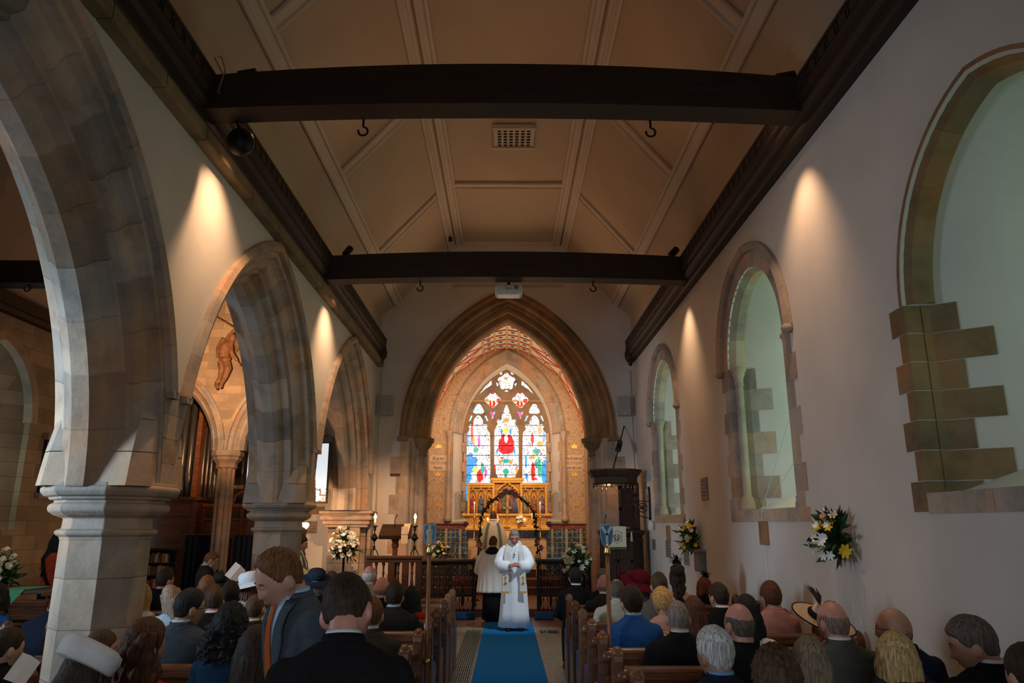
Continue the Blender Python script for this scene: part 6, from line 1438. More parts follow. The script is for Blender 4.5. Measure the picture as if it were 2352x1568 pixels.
    for ex in extras:
        k = ex[0]
        if k == 'eyes':
            for q in (-1, 1):
                m_ = MB(); m_.ball(c0 + Vector((q * .030, .074, .006)), (.0125, .0115, .0055), 12, 8); hpart(m_, 'eye', mat('eye white', (.6, .56, .52), .3))
                m_ = MB(); m_.ball(c0 + Vector((q * .030, .0825, .005)), (.005, .004, .0045), 10, 8); hpart(m_, 'iris', mat('dark iris', (.03, .02, .015), .3))
                m_ = MB(); m_.tube([c0 + Vector((q * .012, .092, .028)), c0 + Vector((q * .03, .091, .034)), c0 + Vector((q * .048, .080, .027))], [.004, .005, .002], 6, flat=.7); hpart(m_, 'eyebrow', hmat)
                m_ = MB(); m_.tube([c0 + Vector((q * .016, .083, .016)), c0 + Vector((q * .030, .0872, .0145)), c0 + Vector((q * .044, .079, .012))], .0036, 6); hpart(m_, 'eyelid', sk)
            m_ = MB(); m_.tube([c0 + Vector((-.024, .076, -.063)), c0 + Vector((-.010, .0905, -.0605)), c0 + Vector((.010, .0905, -.0605)), c0 + Vector((.024, .076, -.063))], [.0015, .0034, .0034, .0015], 6); hpart(m_, 'mouth', mat('lips', (.30, .10, .085), .5))
        elif k == 'beard':
            m_ = MB(); m_.ball(c0, HR, 40, 30, fn=lambda p, v: head_fn(p, v) * (1.018 if (p.z < -.3 and p.y > -.15 and not (abs(p.x) < .26 and -.62 < p.z < -.42)) else .95)); hpart(m_, 'beard', hmat)
        elif k == 'glasses':
            m_ = MB()
            for q in (-1, 1):
                m_.tube([c0 + Vector((q * .032 + .021 * math.cos(a), .094 - .004 * abs(math.cos(a)), .004 + .017 * math.sin(a))) for a in [i * math.pi / 7 for i in range(15)]], .0018, 6, False)
                m_.tube([c0 + Vector((q * .053, .088, .008)), c0 + Vector((q * .079, .05, .010)), c0 + Vector((q * .084, -.012, .006)), c0 + Vector((q * .082, -.03, -.012))], .0022, 6)
            m_.tube([c0 + Vector((-.011, .098, .006)), c0 + Vector((.011, .098, .006))], .0022, 6); hpart(m_, 'glasses', mat('glasses frame', (.02, .014, .012), .35))
        elif k == 'pillbox':
            m_ = MB(); m_.lathe([(.098, .0), (.112, .005), (.118, .05), (.112, .072), (.09, .083), (0, .088)], 40, (0, 0, 0)); m_.xform(Matrix.Translation(c0 + Vector((0, -.04, .060))) @ Matrix.Rotation(R_(-24), 4, 'X')); hpart(m_, 'hat', cloth('white felt', (.72, .70, .68), 40, .05))
        elif k == 'widehat':
            m_ = MB(); m_.lathe([(.095, -.01), (.105, .03), (.10, .07), (.075, .095), (0, .105)], 28); m_.lathe([(.09, -.005), (.16, .005), (.215, -.03), (.218, -.034), (.16, -.002), (.09, -.012)], 36); m_.xform(Matrix.Translation(c0 + Vector((0, -.02, .055))) @ Matrix.Rotation(R_(ex[2]), 4, 'Y') @ Matrix.Rotation(R_(ex[3] if len(ex) > 3 else 12), 4, 'X')); hpart(m_, 'hat', cloth('hat ' + ex[1], {'maroon': (.17, .010, .022), 'navy': (.02, .03, .055), 'white': (.62, .66, .70)}[ex[1]], 40, .12))
        elif k == 'saucer':
            M = Matrix.Translation(c0 + Vector((-.03, .0, .04))) @ Matrix.Rotation(R_(16), 4, 'Y') @ Matrix.Rotation(R_(20), 4, 'X')
            m_ = MB(); m_.lathe([(.0, .10), (.07, .095), (.095, .06), (.10, .0), (.17, -.018), (.225, .0), (.227, -.006), (.17, -.025), (.09, -.012)], 44); m_.xform(M); hpart(m_, 'hat', cloth('straw', (.58, .42, .28), 80, .12))
            m_ = MB(); m_.tube([M @ Vector((.226 * math.cos(a), .226 * math.sin(a), -.002)) for a in [i * math.pi / 20 for i in range(41)]], .005, 6, False); m_.tube([M @ Vector((.10 * math.cos(a), .10 * math.sin(a), .02)) for a in [i * math.pi / 20 for i in range(41)]], .022, 6, False); hpart(m_, 'hat_ribbon', cloth('black', CL['black']))
            m_ = MB(); r = random.Random(6)
            for j in range(9): d = M.to_3x3() @ Vector((-.5 + r.uniform(-.5, .4), r.uniform(-.3, .3), 1)); b0 = M @ Vector((-.05, 0, .08)); m_.tube([b0, b0 + d * .07, b0 + d * .13 + Vector((-.03, 0, .0))], [.003, .011, .001], 5, flat=.3)
            hpart(m_, 'hat_feathers', cloth('feather brown', (.10, .06, .045)))
        elif k == 'fascinator':
            r = random.Random(ex[3] if len(ex) > 3 else 3); m_ = MB(); b0 = c0 + Vector(ex[2] if len(ex) > 2 else (0, -.03, .13))
            for j in range(22):
                d = Vector((r.uniform(-1, 1), r.uniform(-.8, .8), r.uniform(.1, 1))).normalized(); L = r.uniform(.05, .12); m_.tube([b0, b0 + d * L * .5, b0 + d * L + Vector((r.uniform(-.03, .03), 0, -.01))], [.004, .012, .002], 5, flat=.3)
            for j in range(5): a = j * 1.3; m_.tube([b0, b0 + Vector((.05 * math.cos(a), .03 * math.sin(a), .06)), b0 + Vector((.085 * math.cos(a), .05 * math.sin(a), .03))], [.002, .003, .001], 5)
            m_.ball(b0, (.05, .05, .02), 12, 8); hpart(m_, 'fascinator', cloth('fasc ' + ex[1], {'black': (.008, .007, .008), 'pink': (.22, .02, .06), 'brown': (.05, .03, .02), 'beige': (.3, .24, .15)}[ex[1]], 50))
        elif k == 'shirtfront':
            def front(poly, off, nm, mt):
                m_ = MB(); n = 14
                prof_ = [(.86, .20, .135), (.96, .212, .126), (1.02, .178, .105), (1.055, .125, .088), (1.10, .075, .078)]
                def yf(x, z):
                    z -= dz; a = prof_[0]
                    for p0, p1 in zip(prof_, prof_[1:]):
                        if p0[0] <= z <= p1[0]: q = (z - p0[0]) / (p1[0] - p0[0]); a = (z, p0[1] + (p1[1] - p0[1]) * q, p0[2] + (p1[2] - p0[2]) * q); break
                    else: a = prof_[0] if z < .86 else prof_[-1]
                    return a[2] * max(.05, 1 - abs(x / (a[1] * f)) ** 2.4) ** (1 / 2.4) - .008
                vs, fs = [], []
                for j in range(n + 1):
                    z0, z1 = poly[0][2], poly[-1][2]; z = z0 + (z1 - z0) * j / n
                    for pa, pb in zip(poly, poly[1:]):
                        if min(pa[2], pb[2]) - 1e-6 <= z <= max(pa[2], pb[2]) + 1e-6: q = (z - pa[2]) / (pb[2] - pa[2] + 1e-9); l_, r_ = pa[0] + (pb[0] - pa[0]) * q, pa[1] + (pb[1] - pa[1]) * q; break
                    for i in range(7): x = l_ + (r_ - l_) * i / 6; vs.append((x, yf(x, z) + off, z))
                for j in range(n):
                    for i in range(6): fs.append((j * 7 + i, j * 7 + i + 1, (j + 1) * 7 + i + 1, (j + 1) * 7 + i))
                m_.add(vs, fs); m_.xform(LM); o = m_.build(nm, mt, t, True); so = o.modifiers.new('cloth', 'SOLIDIFY'); so.thickness = .006; so.offset = 0
            D = dz
            front([(-.075, .075, 1.09 + D), (-.07, .07, 1.04 + D), (-.045, .045, .85 + D), (-.03, .03, .70 + D)], .010, 'shirt', cloth('shirt ' + ex[1], (.38, .52, .68) if ex[1] == 'lightblue' else (.7, .68, .66), 60, .05))
            front([(-.018, .018, 1.085 + D), (-.024, .024, 1.05 + D), (-.02, .02, 1.03 + D), (-.036, .036, .80 + D), (-.036, .036, .70 + D)], .022, 'tie', cloth('tie ' + ex[2], {'orange': (.42, .085, .012), 'grey': (.2, .22, .25)}[ex[2]], 120, .15, .6))
            for q in (-1, 1): front([tuple(sorted((q * .075, q * .115))) + (1.075 + D,), tuple(sorted((q * .07, q * .125))) + (1.03 + D,), tuple(sorted((q * .045, q * .12))) + (.88 + D,), tuple(sorted((q * .02, q * .05))) + (.70 + D,)], .018, 'lapel', cm)
        elif k == 'scarf':
            m_ = MB(); m_.tube([LM @ Vector((.13 * math.cos(a), -.015 + .105 * math.sin(a), 1.055 + dz + .01 * math.sin(3 * a))) for a in [i * math.pi / 10 for i in range(21)]], [.04 + .006 * math.sin(i * 2) for i in range(21)], 10, False); m_.build('scarf', cloth('scarf pattern', (.035, .04, .075), 14, .9), t, True)
        elif k == 'strap':
            m_ = MB(); m_.tube([LM @ Vector(p) for p in ((-.10, .09, 1.04 + dz), (-.12, -.05, 1.07 + dz), (-.05, -.135, .95 + dz), (.10, -.135, .70 + dz), (.18, -.06, .52 + dz))], .018, 6, flat=.4); m_.build('bag_strap', cloth(ex[1], CL.get(ex[1], (.5, .03, .04))), t, True)
    return t
def robe(t, mtl, rows, folds, sleeves=None, name='robe', seed=0):
    "vestment loft: rows (z, half width, half depth, fold depth)"
    mb = MB(); n = 96; o = len(mb.v); rg_ = random.Random(seed); ph = rg_.uniform(0, 6)
    for z, w_, d_, fd in rows:
        for k in range(n):
            th = 2 * math.pi * k / n; g = 1 + fd * (math.sin(folds * th + ph + z * .8) * .6 + .5 * noise.noise(Vector((math.cos(th) * 3, math.sin(th) * 3, z * .6 + seed))))
            cs, sn = math.cos(th), math.sin(th); mb.v.append((w_ * g * math.copysign(abs(cs) ** .85, cs), d_ * g * math.copysign(abs(sn) ** .85, sn), z))
    for i in range(len(rows) - 1):
        for k in range(n): mb.f.append((i * n + k, i * n + (k + 1) % n, (i + 1) * n + (k + 1) % n, (i + 1) * n + k)); mb.c.append((1, 1, 1))
    mb.f.append(tuple(range(n))); mb.c.append((1, 1, 1)); mb.f.append(tuple((len(rows) - 1) * n + k for k in range(n))); mb.c.append((1, 1, 1))
    o_ = mb.build(name, mtl, t, True)
    if sleeves:
        for q in (-1, 1):
            m_ = MB(); m_.tube([(q * p[0], p[1], p[2]) for p in sleeves[0]], sleeves[1], 20, flat=1.0); m_.ball((q * sleeves[0][0][0] * .93, sleeves[0][0][1], sleeves[0][0][2] - .005), sleeves[1][0] * 1.06, 16, 12); m_.build('sleeve', mtl, t, True)
    return o_
# ---------------------------------------------------------------- the congregation, right of the aisle
G = 'wedding guests in the pews'
person('person in black suit with cropped dark hair, front row beside the white lilies', 1322, 1303, 10.1, hair=('short', 'black'), skin='tan')
person('person with greying dark hair, partly behind the staff with the pale Y-shaped pall', 1386, 1306, 9.9, head=(38, 0, 0), hair=('short', 'greybrown'), skin='tan', extras=[('eyes',)])
person('person with a shiny pink bald head in a dark grey jacket', 1388, 1318, 9.0, hair=('baldfringe', 'stubble'), skin='red', top=('jacket', 'charcoal'))
person('person with thinning brown hair in a cream linen jacket', 1417, 1328, 8.17, hair=('thin', 'greybrown'), skin='tan', top=('jacket', 'stone'), collar='lightblue', w=1.08)
person('person with thick dark hair in a bright blue suit jacket, head turned to the left', 1451, 1347, 6.56, head=(14, -4, 0), hair=('thick', 'darkbrown'), top=('jacket', 'blue'), collar='lightblue', w=1.0)
person('person wearing a wide maroon hat', 1470, 1316, 9.0, hair=('bob', 'auburn'), top=('dress', 'taupe'), extras=[('widehat', 'maroon', 14, 20)])
person('person with light brown hair and a pink flower fascinator', 1444, 1312, 9.8, hair=('bob', 'brown'), top=('dress', 'charcoal'), extras=[('fascinator', 'pink', (-.08, 0, .07), 5)])
person('person with short neat brown hair in a grey jacket, close to the wall tablets', 1514, 1315, 8.15, hair=('fade', 'brown'), skin='tan', top=('jacket', 'taupe'), collar='white')
person('person with dark hair piled high and curled black feathers, long locks down the back', 1556, 1302, 8.97, hair=('updo', 'darkbrown'), top=('sleeveless', 'lightblue'), skin='pale', extras=[('fascinator', 'black', (0, -.03, .17), 7)], head=(-10, 0, 0))
person('person with red hair under a black feathered hat near the wall', 1618, 1325, 9.8, hair=('bob', 'red'), top=('jacket', 'black'), collar=None, extras=[('fascinator', 'black', (.02, .0, .13), 9)])
person('person with dark hair and glasses in a black suit, in front of the red-haired guest', 1652, 1338, 7.33, hair=('short', 'darkbrown'), head=(22, 0, 0), top=('jacket', 'black'), extras=[('glasses',), ('eyes',)])
person('person with short golden blonde hair and bare shoulders in a nude dress', 1521, 1350, 7.30, hair=('crop', 'golden'), top=('sleeveless', 'nude'), skin='pale', head=(12, 0, 0))
person('person with close-cropped balding grey head in a black suit, beside long brown hair', 1557, 1378, 5.75, hair=('buzz', 'stubblegrey'), skin='red', top=('jacket', 'black'), w=1.12)
person('person with long straight brown hair behind the balding guest in black', 1594, 1370, 6.54, hair=('long', 'auburn'), top=('dress', 'black'))
person('person with a high bald crown and dark fringe of hair in a black jacket', 1700, 1384, 4.93, hair=('fringe', 'greybrown'), skin='red', head=(18, 0, 0), top=('jacket', 'black'), collar=None, w=1.05)
person('person with very long black hair and a white and red dress strap', 1716, 1367, 5.74, hair=('long', 'black'), top=('dress', 'white'), extras=[('strap', 'red')], head=(-8, 0, 0))
person('person with cropped auburn hair in a dusty pink jacket, sitting against the white wall', 1771, 1337, 7.30, hair=('crop', 'auburn'), top=('jacket', 'pink'), collar=None, head=(6, 0, 0), w=.95)
person('person with thick white hair, blue striped collar and navy jacket', 1644, 1443, 4.14, hair=('thick', 'white'), skin='tan', head=(24, 0, 0), top=('jacket', 'navy'), collar='blue', extras=[('eyes',)])
person('person with curly brown hair at the bottom of the photo, lowest in the right block', 1785, 1494, 3.34, hair=('shortcurls', 'brown'), top=('dress', 'black'))
person('person with a smooth ash blonde bob, next to the curly brown head', 1862, 1466, 4.14, hair=('bob', 'ash'), top=('dress', 'teal'))
person('person with a balding crown in a grey tweed jacket, in front of the straw hat', 1915, 1379, 4.95, hair=('fringe', 'stubble'), skin='red', head=(16, 0, 0), top=('jacket', 'greytweed'), w=1.1)
person('person wearing a wide straw hat with black ribbon and feathers', 1903, 1392, 5.78, hair=('updo', 'darkbrown'), top=('dress', 'charcoal'), extras=[('saucer',)])
person('bald person with dark-rimmed glasses and navy jacket, in profile by the wall', 2055, 1394, 4.97, hair=('baldfringe', 'stubble'), skin='tan', head=(52, 2, 0), top=('jacket', 'navy'), collar=None, extras=[('glasses',), ('eyes',)])
person('blonde person with dark patterned scarf, in front of the bald guest in glasses', 2062, 1459, 4.12, hair=('bob', 'blonde'), top=('dress', 'navy'), extras=[('scarf',)], hs=1.1)
person('person with greying brown hair bowing in profile in a black suit, nearest the right edge', 2232, 1412, 4.12, hair=('thick', 'greybrown'), skin='tan', head=(60, 16, 0), top=('jacket', 'black'), w=1.05, extras=[('eyes',)])
person('person in black cut off by the right edge of the photo', 2368, 1480, 3.4, hair=('short', 'darkbrown'), top=('jacket', 'black'))

# ---------------------------------------------------------------- left of the aisle
t_ = person('person standing in a blue-grey suit and orange tie, looking down, facing the photographer', 640, 1252, 3.75, pose='stand', rz=R_(128), head=(-4, 24, -6), hair=('tousled', 'ginger'), skin='pale', top=('jacket', 'slate'), collar='lightblue', near=True, lean=7, hs=1.12, extras=[('eyes',), ('shirtfront', 'lightblue', 'orange'), ('beard',)] [:2], group='guests standing among the pews')
person('person standing with the back turned in a plain black suit, dark brown hair', 800, 1300, 2.85, pose='stand', rz=R_(8), head=(-16, 14, -8), hair=('fade', 'darkbrown'), skin='red', top=('jacket', 'black'), collar='white', near=True, lean=14, w=1.08, hs=1.1, group='guests standing among the pews')
person('person with dark hair in a charcoal suit, beside the long dark hair near the aisle', 906, 1338, 7.50, hair=('thick', 'darkbrown'), top=('jacket', 'charcoal'), collar='lightblue', w=1.08)
person('person with long dark hair and red dress, at the aisle end of a pew', 945, 1346, 8.34, hair=('long', 'black'), top=('dress', 'red'))
person('ginger-haired person in brown tweed jacket, half behind the standing guest in black', 853, 1370, 5.84, hair=('short', 'ginger'), top=('jacket', 'browngrey'), w=1.0)
person('person with a bare bald head in a black suit, in front of the balustrade', 877, 1323, 8.34, hair=('baldfringe', 'stubble'), skin='red', top=('jacket', 'black'), collar=None, w=1.0)
person('person with bald crown, white fringe and beige jacket, below the white flower spray', 848, 1298, 9.92, hair=('fringe', 'white'), skin='red', head=(-14, 0, 0), top=('jacket', 'beige'), collar='white')
person('person with slick black hair and glasses in a blue-grey suit, turned to the right', 434, 1352, 5.84, hair=('fade', 'black'), skin='olive', head=(-44, 4, 0), top=('jacket', 'slate'), collar='white', extras=[('glasses',), ('eyes',)], w=1.05, X=-2.4)
person('person with a fade haircut in a black suit, bowing slightly to the left', 488, 1342, 6.67, hair=('fade', 'brown'), head=(36, 6, 0), top=('jacket', 'black'), extras=[('eyes',)])
person('person with cropped dark brown hair in a black jersey, by the bookcase', 378, 1306, 9.2, hair=('short', 'darkbrown'), head=(-26, 0, 0), top=('jacket', 'black'), collar=None, skin='red')
person('person with long light brown hair hanging forward over a pale blue dress', 392, 1340, 7.49, hair=('long', 'ash'), head=(18, 6, -24), top=('dress', 'lightblue'))
person('person with long blonde hair in a beige top, right against the nearest pillar', 326, 1342, 8.34, hair=('long', 'blonde'), head=(10, 4, 4), top=('blouse', 'beige'))
person('person with short black hair and brown skin in a dark suit', 529, 1334, 7.49, hair=('short', 'black'), skin='brown', top=('jacket', 'charcoal'), head=(10, 0, 0))
person('person with close-cropped ginger hair in a navy jacket', 474, 1319, 8.34, hair=('buzz', 'ginger'), top=('jacket', 'navy'), collar='white')
person('person with brown hair and a white wide-brimmed hat, reading a paper', 572, 1318, 8.34, hair=('bob', 'auburn'), top=('blouse', 'stone'), extras=[('widehat', 'white', -12, 10)], head=(10, 8, 0))
person('person with black hair tilted under a dark feather fascinator', 508, 1320, 9.2, hair=('updo', 'black'), top=('dress', 'black'), extras=[('fascinator', 'black', (-.02, -.03, .12), 12)])
person('person with buzzed brown hair in dark suit, just left of the orange-tied guest', 584, 1364, 6.67, hair=('buzz', 'brown'), skin='tan', top=('jacket', 'charcoal'))
person('person with thick curly black hair in a navy blue dress', 528, 1396, 5.02, hair=('curly', 'black'), top=('dress', 'teal'))
person('person with long wavy auburn hair in a red top, near the bottom left', 330, 1425, 4.22, hair=('wavy', 'auburn'), head=(-32, 0, 0), top=('blouse', 'red'), extras=[('eyes',)], near=True)
person('person with short brown hair turned to the side, behind the white round hat', 228, 1445, 5.02, hair=('short', 'brown'), head=(-48, 8, 0), top=('jacket', 'navy'), collar=None, skin='red', extras=[('eyes',)])
person('person wearing a round white pillbox hat and dark clothes', 200, 1490, 3.42, hair=('bob', 'darkbrown'), head=(-20, 6, 10), top=('dress', 'black'), extras=[('pillbox',)], hs=1.12)
person('person with very long dark hair in green dress, below the orange-tied guest', 585, 1440, 4.22, hair=('long', 'darkbrown'), top=('dress', 'green'))
person('person in a navy brimmed hat, seen past the shoulder of the standing guest in blue-grey', 727, 1312, 9.2, hair=('bob', 'grey'), top=('dress', 'navy'), extras=[('widehat', 'navy', 6, 16)])
person('person with a beige looped fascinator, next to the navy hat', 764, 1318, 9.92, hair=('updo', 'brown'), top=('dress', 'taupe'), extras=[('fascinator', 'beige', (-.03, -.03, .12), 15)])
t_ = person('person standing in grey suit and glasses, before the slender column', 488, 1265, 10.6, pose='stand', rz=R_(-62), head=(0, 22, 0), hair=('short', 'ginger'), skin='pale', top=('jacket', 'charcoal'), collar='lightblue', near=True, extras=[('glasses',), ('eyes',), ('shirtfront', 'white', 'grey')], group='guests standing among the pews')
# left aisle
person('person standing in an orange-red T-shirt with long dark hair, beside the nearest pillar', 138, 1222, 10.9, pose='stand', rz=R_(-35), hair=('long', 'black'), skin='tan', top=('tee', 'orange'), legs='black', extras=[('strap', 'black')], group='guests in the side aisle')
person('person in a navy jacket leaning forward on an aisle pew, head hidden by the pillar', 96, 1350, 7.5, hair=('short', 'brown'), top=('jacket', 'navy'), lean=26, collar=None, group='guests in the side aisle', w=1.1)
person('person in a bright blue dress at the left edge, seated in the side aisle', -6, 1342, 7.6, hair=('bob', 'darkbrown'), top=('dress', 'royal'), group='guests in the side aisle')
person('person with dark hair at the bottom left corner, holding a printed sheet', 12, 1440, 4.9, hair=('short', 'darkbrown'), head=(-30, 10, 0), top=('jacket', 'black'), collar=None, group='guests in the side aisle')
PAPER = mat('white paper', (.72, .72, .72), .8, 0, .04)
def sheet(u, v, Y, w, h, rot, lab, c=None):
    p = at(u, v, Y); mb = MB(); mb.span((-w / 2, -.002, -h / 2), (0, .0, h / 2)); mb.add([(0, 0, -h / 2), (w / 2, .03, -h / 2), (w / 2, .03, h / 2), (0, 0, h / 2), (0, .002, -h / 2), (w / 2, .032, -h / 2), (w / 2, .032, h / 2), (0, .002, h / 2)], [(0, 1, 2, 3), (7, 6, 5, 4), (1, 5, 6, 2)])
    o = mb.build('service_sheet', c or PAPER, loc=p); o.rotation_euler = rot; tag(o, lab, 'paper')
sheet(541, 1314, 8.8, .15, .19, (-.5, .6, .2), 'white folded service sheet held up in front of the navy curtain')
sheet(52, 1536, 4.6, .11, .17, (-.7, .4, .3), 'white printed sheet in the bottom left corner')

# ---------------------------------------------------------------- clergy
ALB = mat('white alb', (.80, .82, .86), .85, 0, .04, 30, .1); SURP = mat('surplice linen', (.74, .71, .64), .85, 0, .05, 40, .1); CHAS = mat('cream chasuble', (.66, .60, .44), .8, 0, .06, 20, .1)
t = person('person in long white robe and embroidered stole, hands clasped, on the blue carpet', 1181, 1217, 14.05, pose='clasp', rz=R_(180), head=(0, 20, 0), hair=('short', 'grey'), skin='red', top=('robe', 'white'), near=True, extras=[('eyes',), ('glasses',)], group='clergy', hs=1.16, w=1.15)
robe(t, ALB, [(.07, .275, .19, .11), (.3, .25, .175, .11), (.7, .225, .155, .09), (1.0, .21, .148, .06), (1.2, .215, .15, .03), (1.34, .225, .14, .01), (1.42, .21, .12, 0), (1.47, .155, .10, 0), (1.52, .09, .085, 0)], 8, ([(.18, -.01, 1.40), (.235, .0, 1.29), (.265, .04, 1.17), (.21, .14, 1.10), (.10, .22, 1.12)], [.075, .092, .112, .115, .09]), 'alb', 3)
mb = MB(); mb.tube([(.085 * math.cos(a), .0 + .08 * math.sin(a), 1.525 + .012 * math.sin(a)) for a in [i * math.pi / 10 for i in range(21)]], .028, 8, False); mb.build('hood_collar', ALB, t, True)
STOLE = mat('ivory stole', (.66, .62, .54), .7, 0, .08, 30)
for q in (-1, 1):
    mb = MB(); path = [(.075, -.04, 1.55), (.10, .06, 1.50), (.125, .145, 1.36), (.14, .185, 1.2), (.15, .200, 1.0), (.155, .205, .80), (.16, .212, .66)]; vs, fs = [], []
    for i, (x, y, z) in enumerate(path):
        hw = .034 + .004 * i
        for d in (0, .008): vs += [(q * x - hw, y + d + .014, z), (q * x + hw, y + d + .014 - .012, z)]
    for i in range(len(path) - 1):
        a = i * 4; fs += [(a, a + 1, a + 5, a + 4), (a + 2, a + 6, a + 7, a + 3), (a, a + 4, a + 6, a + 2), (a + 1, a + 3, a + 7, a + 5)]
    mb.add(vs, fs); st_ = mb.build('stole', STOLE, t)
    mb = MB(); mb.span((q * .157 - .028, .222, .82), (q * .157 + .028, .234, .835)); mb.span((q * .157 - .008, .222, .80), (q * .157 + .008, .234, .90)); mb.ball((q * .157, .23, .93), (.02, .006, .02), 8, 6); mb.span((q * .16 - .06, .224, .655), (q * .16 + .06, .236, .69)); mb.build('embroidery', GOLD, st_)
mb = MB(); mb.tube([(-.04, .155, 1.46), (0, .17, 1.34), (.04, .155, 1.46)], .003, 5); mb.span((-.005, .170, 1.27), (.005, .178, 1.34)); mb.span((-.022, .170, 1.305), (.022, .178, 1.317)); mb.build('pendant_cross', DARKWOOD, t)
for q in (-1, 1): MB().rings([(q * .11, .08, .0, .05, .14), (q * .11, .08, .03, .05, .14), (q * .11, .04, .09, .045, .08)], 16).build('shoe', cloth('black', CL['black']), t, True)

t = person('person in a white knee-length surplice over black, back turned, before the altar step', 1133, 1233, 15.45, pose='stand', rz=R_(-6), head=(-10, 8, 0), hair=('short', 'auburn'), skin='pale', top=('robe', 'white'), near=True, group='clergy', hs=1.12)
robe(t, cloth('black', CL['black']), [(.05, .21, .18, .05), (.5, .20, .16, .04), (.9, .19, .14, .02), (1.3, .20, .12, 0), (1.42, .19, .11, 0), (1.49, .12, .09, 0), (1.54, .066, .066, 0)], 7, None, 'cassock', 5)
robe(t, SURP, [(.60, .325, .235, .13), (.64, .32, .23, .13), (.9, .295, .205, .12), (1.2, .265, .175, .09), (1.36, .25, .15, .03), (1.43, .225, .125, .0), (1.455, .19, .112, 0)], 17, ([(.19, -.01, 1.40), (.26, .02, 1.24), (.29, .08, 1.05), (.22, .2, .98)], [.08, .105, .13, .12]), 'surplice', 6)
mb = MB(); vs = []; mb.prism([(-.165, 1.455), (.165, 1.455), (.12, 1.40), (.0, 1.375), (-.12, 1.40)], lambda a, b_, d: (a, d - .35 * a * a * -1, b_), -.146, -.128); mb.build('black_yoke', cloth('black', CL['black']), t)
for q in (-1, 1): MB().rings([(q * .10, .02, .0, .045, .13), (q * .10, .02, .03, .045, .13), (q * .10, -.02, .08, .04, .07)], 16).build('shoe', cloth('black', CL['black']), t, True)

t = person('person in a cream vestment with grey-green bands, standing at the altar with the back turned', 1133, 1215, 20.3, pose='stand', rz=0, head=(0, 10, 0), hair=('short', 'brown'), skin='red', top=('robe', 'cream'), near=True, group='clergy', hs=1.14, sc_=.99)
t.location.z = .46
robe(t, CHAS, [(.10, .25, .18, .03), (.55, .30, .2, .04), (.62, .42, .2, .03), (1.0, .40, .18, .03), (1.3, .30, .15, .01), (1.42, .22, .12, 0), (1.49, .13, .095, 0), (1.54, .075, .075, 0)], 6, None, 'chasuble', 8)
mb = MB(); mb.tube([(.085 * math.cos(a), .08 * math.sin(a), 1.53) for a in [i * math.pi / 10 for i in range(21)]], .025, 8, False); mb.build('amice_collar', SURP, t, True)
for q in (-1, 1):
    mb = MB(); path = [(.12, -.115, 1.46), (.16, -.15, 1.3), (.2, -.185, 1.0), (.22, -.205, .65)]
    for a, b_ in zip(path, path[1:]): mb.bar((q * a[0], a[1], a[2]), (q * b_[0], b_[1], b_[2]), .07, .012, up=(0, 1, 0))
    mb.build('orphrey_band', cloth('sage', CL['sage']), t)

t = person('person in cream robe with grey-green stole, in profile by the lamp post', 692, 1232, 12.6, pose='stand', rz=R_(-82), head=(0, 12, 0), hair=('short', 'darkbrown'), skin='red', top=('robe', 'cream'), near=True, extras=[('eyes',)], group='clergy', hs=1.12)
robe(t, CHAS, [(.0, .25, .19, .05), (.6, .25, .19, .05), (1.0, .25, .19, .03), (1.3, .25, .16, .01), (1.42, .22, .125, 0), (1.48, .14, .10, 0), (1.54, .075, .08, 0)], 8, ([(.20, 0, 1.38), (.25, .05, 1.2), (.24, .16, 1.08), (.12, .26, 1.08)], [.085, .11, .13, .11]), 'robe', 9)
for q in (-1, 1):
    mb = MB(); path = [(.07, -.05, 1.56), (.10, .10, 1.46), (.12, .175, 1.3), (.13, .20, 1.0), (.13, .205, .7)]
    for a, b_ in zip(path, path[1:]): mb.bar((q * a[0], a[1], a[2]), (q * b_[0], b_[1], b_[2]), .085, .01, up=(0, 1, 0))
    mb.build('stole', cloth('sage', CL['sage']), t)

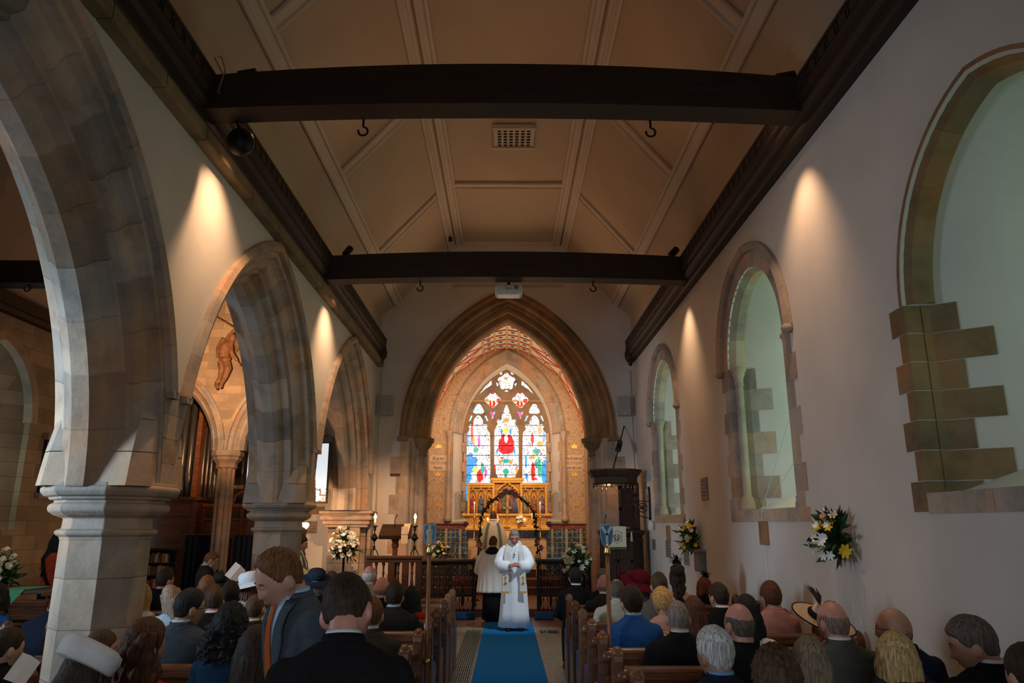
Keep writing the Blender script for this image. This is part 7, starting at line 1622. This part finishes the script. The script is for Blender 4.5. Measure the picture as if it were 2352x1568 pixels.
# ---------------------------------------------------------------- carved figure hung on the aisle end wall
CARV = mat('carved terracotta wood', (.26, .115, .05), .6, 0, .35, 9, .4)
p_ = at(523, 818, YE - .16); t = thing('hanging_carving', 'carved brown figure of a man hung against the stone wall on a slanting rod', 'sculpture', (p_.x, YE - .17, p_.z))
mb = MB(); hd = MB(); hd.ball((0, 0, 0), HR, 36, 28, fn=head_fn); hd.xform(Matrix.Translation((.09, -.04, .40)) @ Matrix.Rotation(R_(205), 4, 'Z') @ Matrix.Rotation(R_(-25), 4, 'X') @ Matrix.Scale(1.05, 4)); mb.add(hd.v, hd.f)
mb.tube([(.0, .0, .33), (.05, -.01, .38)], .06, 12)
mb.tube([(-.06, 0, -.12), (-.09, .0, .05), (-.07, .0, .2), (-.01, .0, .32)], [.105, .125, .145, .09], 16)
mb.tube([(-.10, .02, .26), (-.02, .05, .50), (.10, .03, .64)], [.06, .05, .038], 12); mb.ball((.12, .02, .66), .045, 10, 8)
mb.tube([(.06, -.03, .26), (.12, -.09, .05), (.26, -.10, -.12)], [.06, .05, .036], 12)
for k in range(4): mb.tube([(.26, -.10, -.12), (.31 + .012 * k, -.10, -.19 - .01 * k), (.32 + .03 * k, -.11, -.26 + .015 * k)], [.016, .012, .008], 6)
mb.tube([(-.02, -.03, -.10), (.07, -.08, -.30), (.0, -.04, -.50), (-.06, -.03, -.62)], [.10, .085, .065, .045], 14)
mb.tube([(-.12, .0, -.12), (-.08, -.02, -.34), (-.12, .02, -.52), (-.20, .0, -.64)], [.10, .085, .065, .045], 14)
mb.tube([(-.06, -.03, -.62), (-.04, -.10, -.74)], [.05, .03], 10); mb.tube([(-.20, 0, -.64), (-.12, -.08, -.76)], [.05, .03], 10)
put('figure', fuse(mb, .013, 2, 'figure', CARV), t)
mb = MB(); mb.tube([(-.12, .05, .42), (-.2, .04, .2), (-.20, .03, .0), (-.14, .02, -.06)], [.09, .10, .08, .03], 12, flat=.6); mb.tube([(.14, .03, .42), (.2, .04, .24), (.15, .03, .1)], [.06, .05, .02], 10, flat=.6); mb.tube([(-.10, -.09, -.08), (0, -.13, -.12), (.10, -.08, -.06)], [.06, .075, .04], 10)
put('drapery', fuse(mb, .013, 2, 'drapery', CARV), t)
MB().tube([(-.55, .05, 1.05), (.12, .03, .66), (.40, .06, .48)], .016, 8).build('rod', CARV, t)
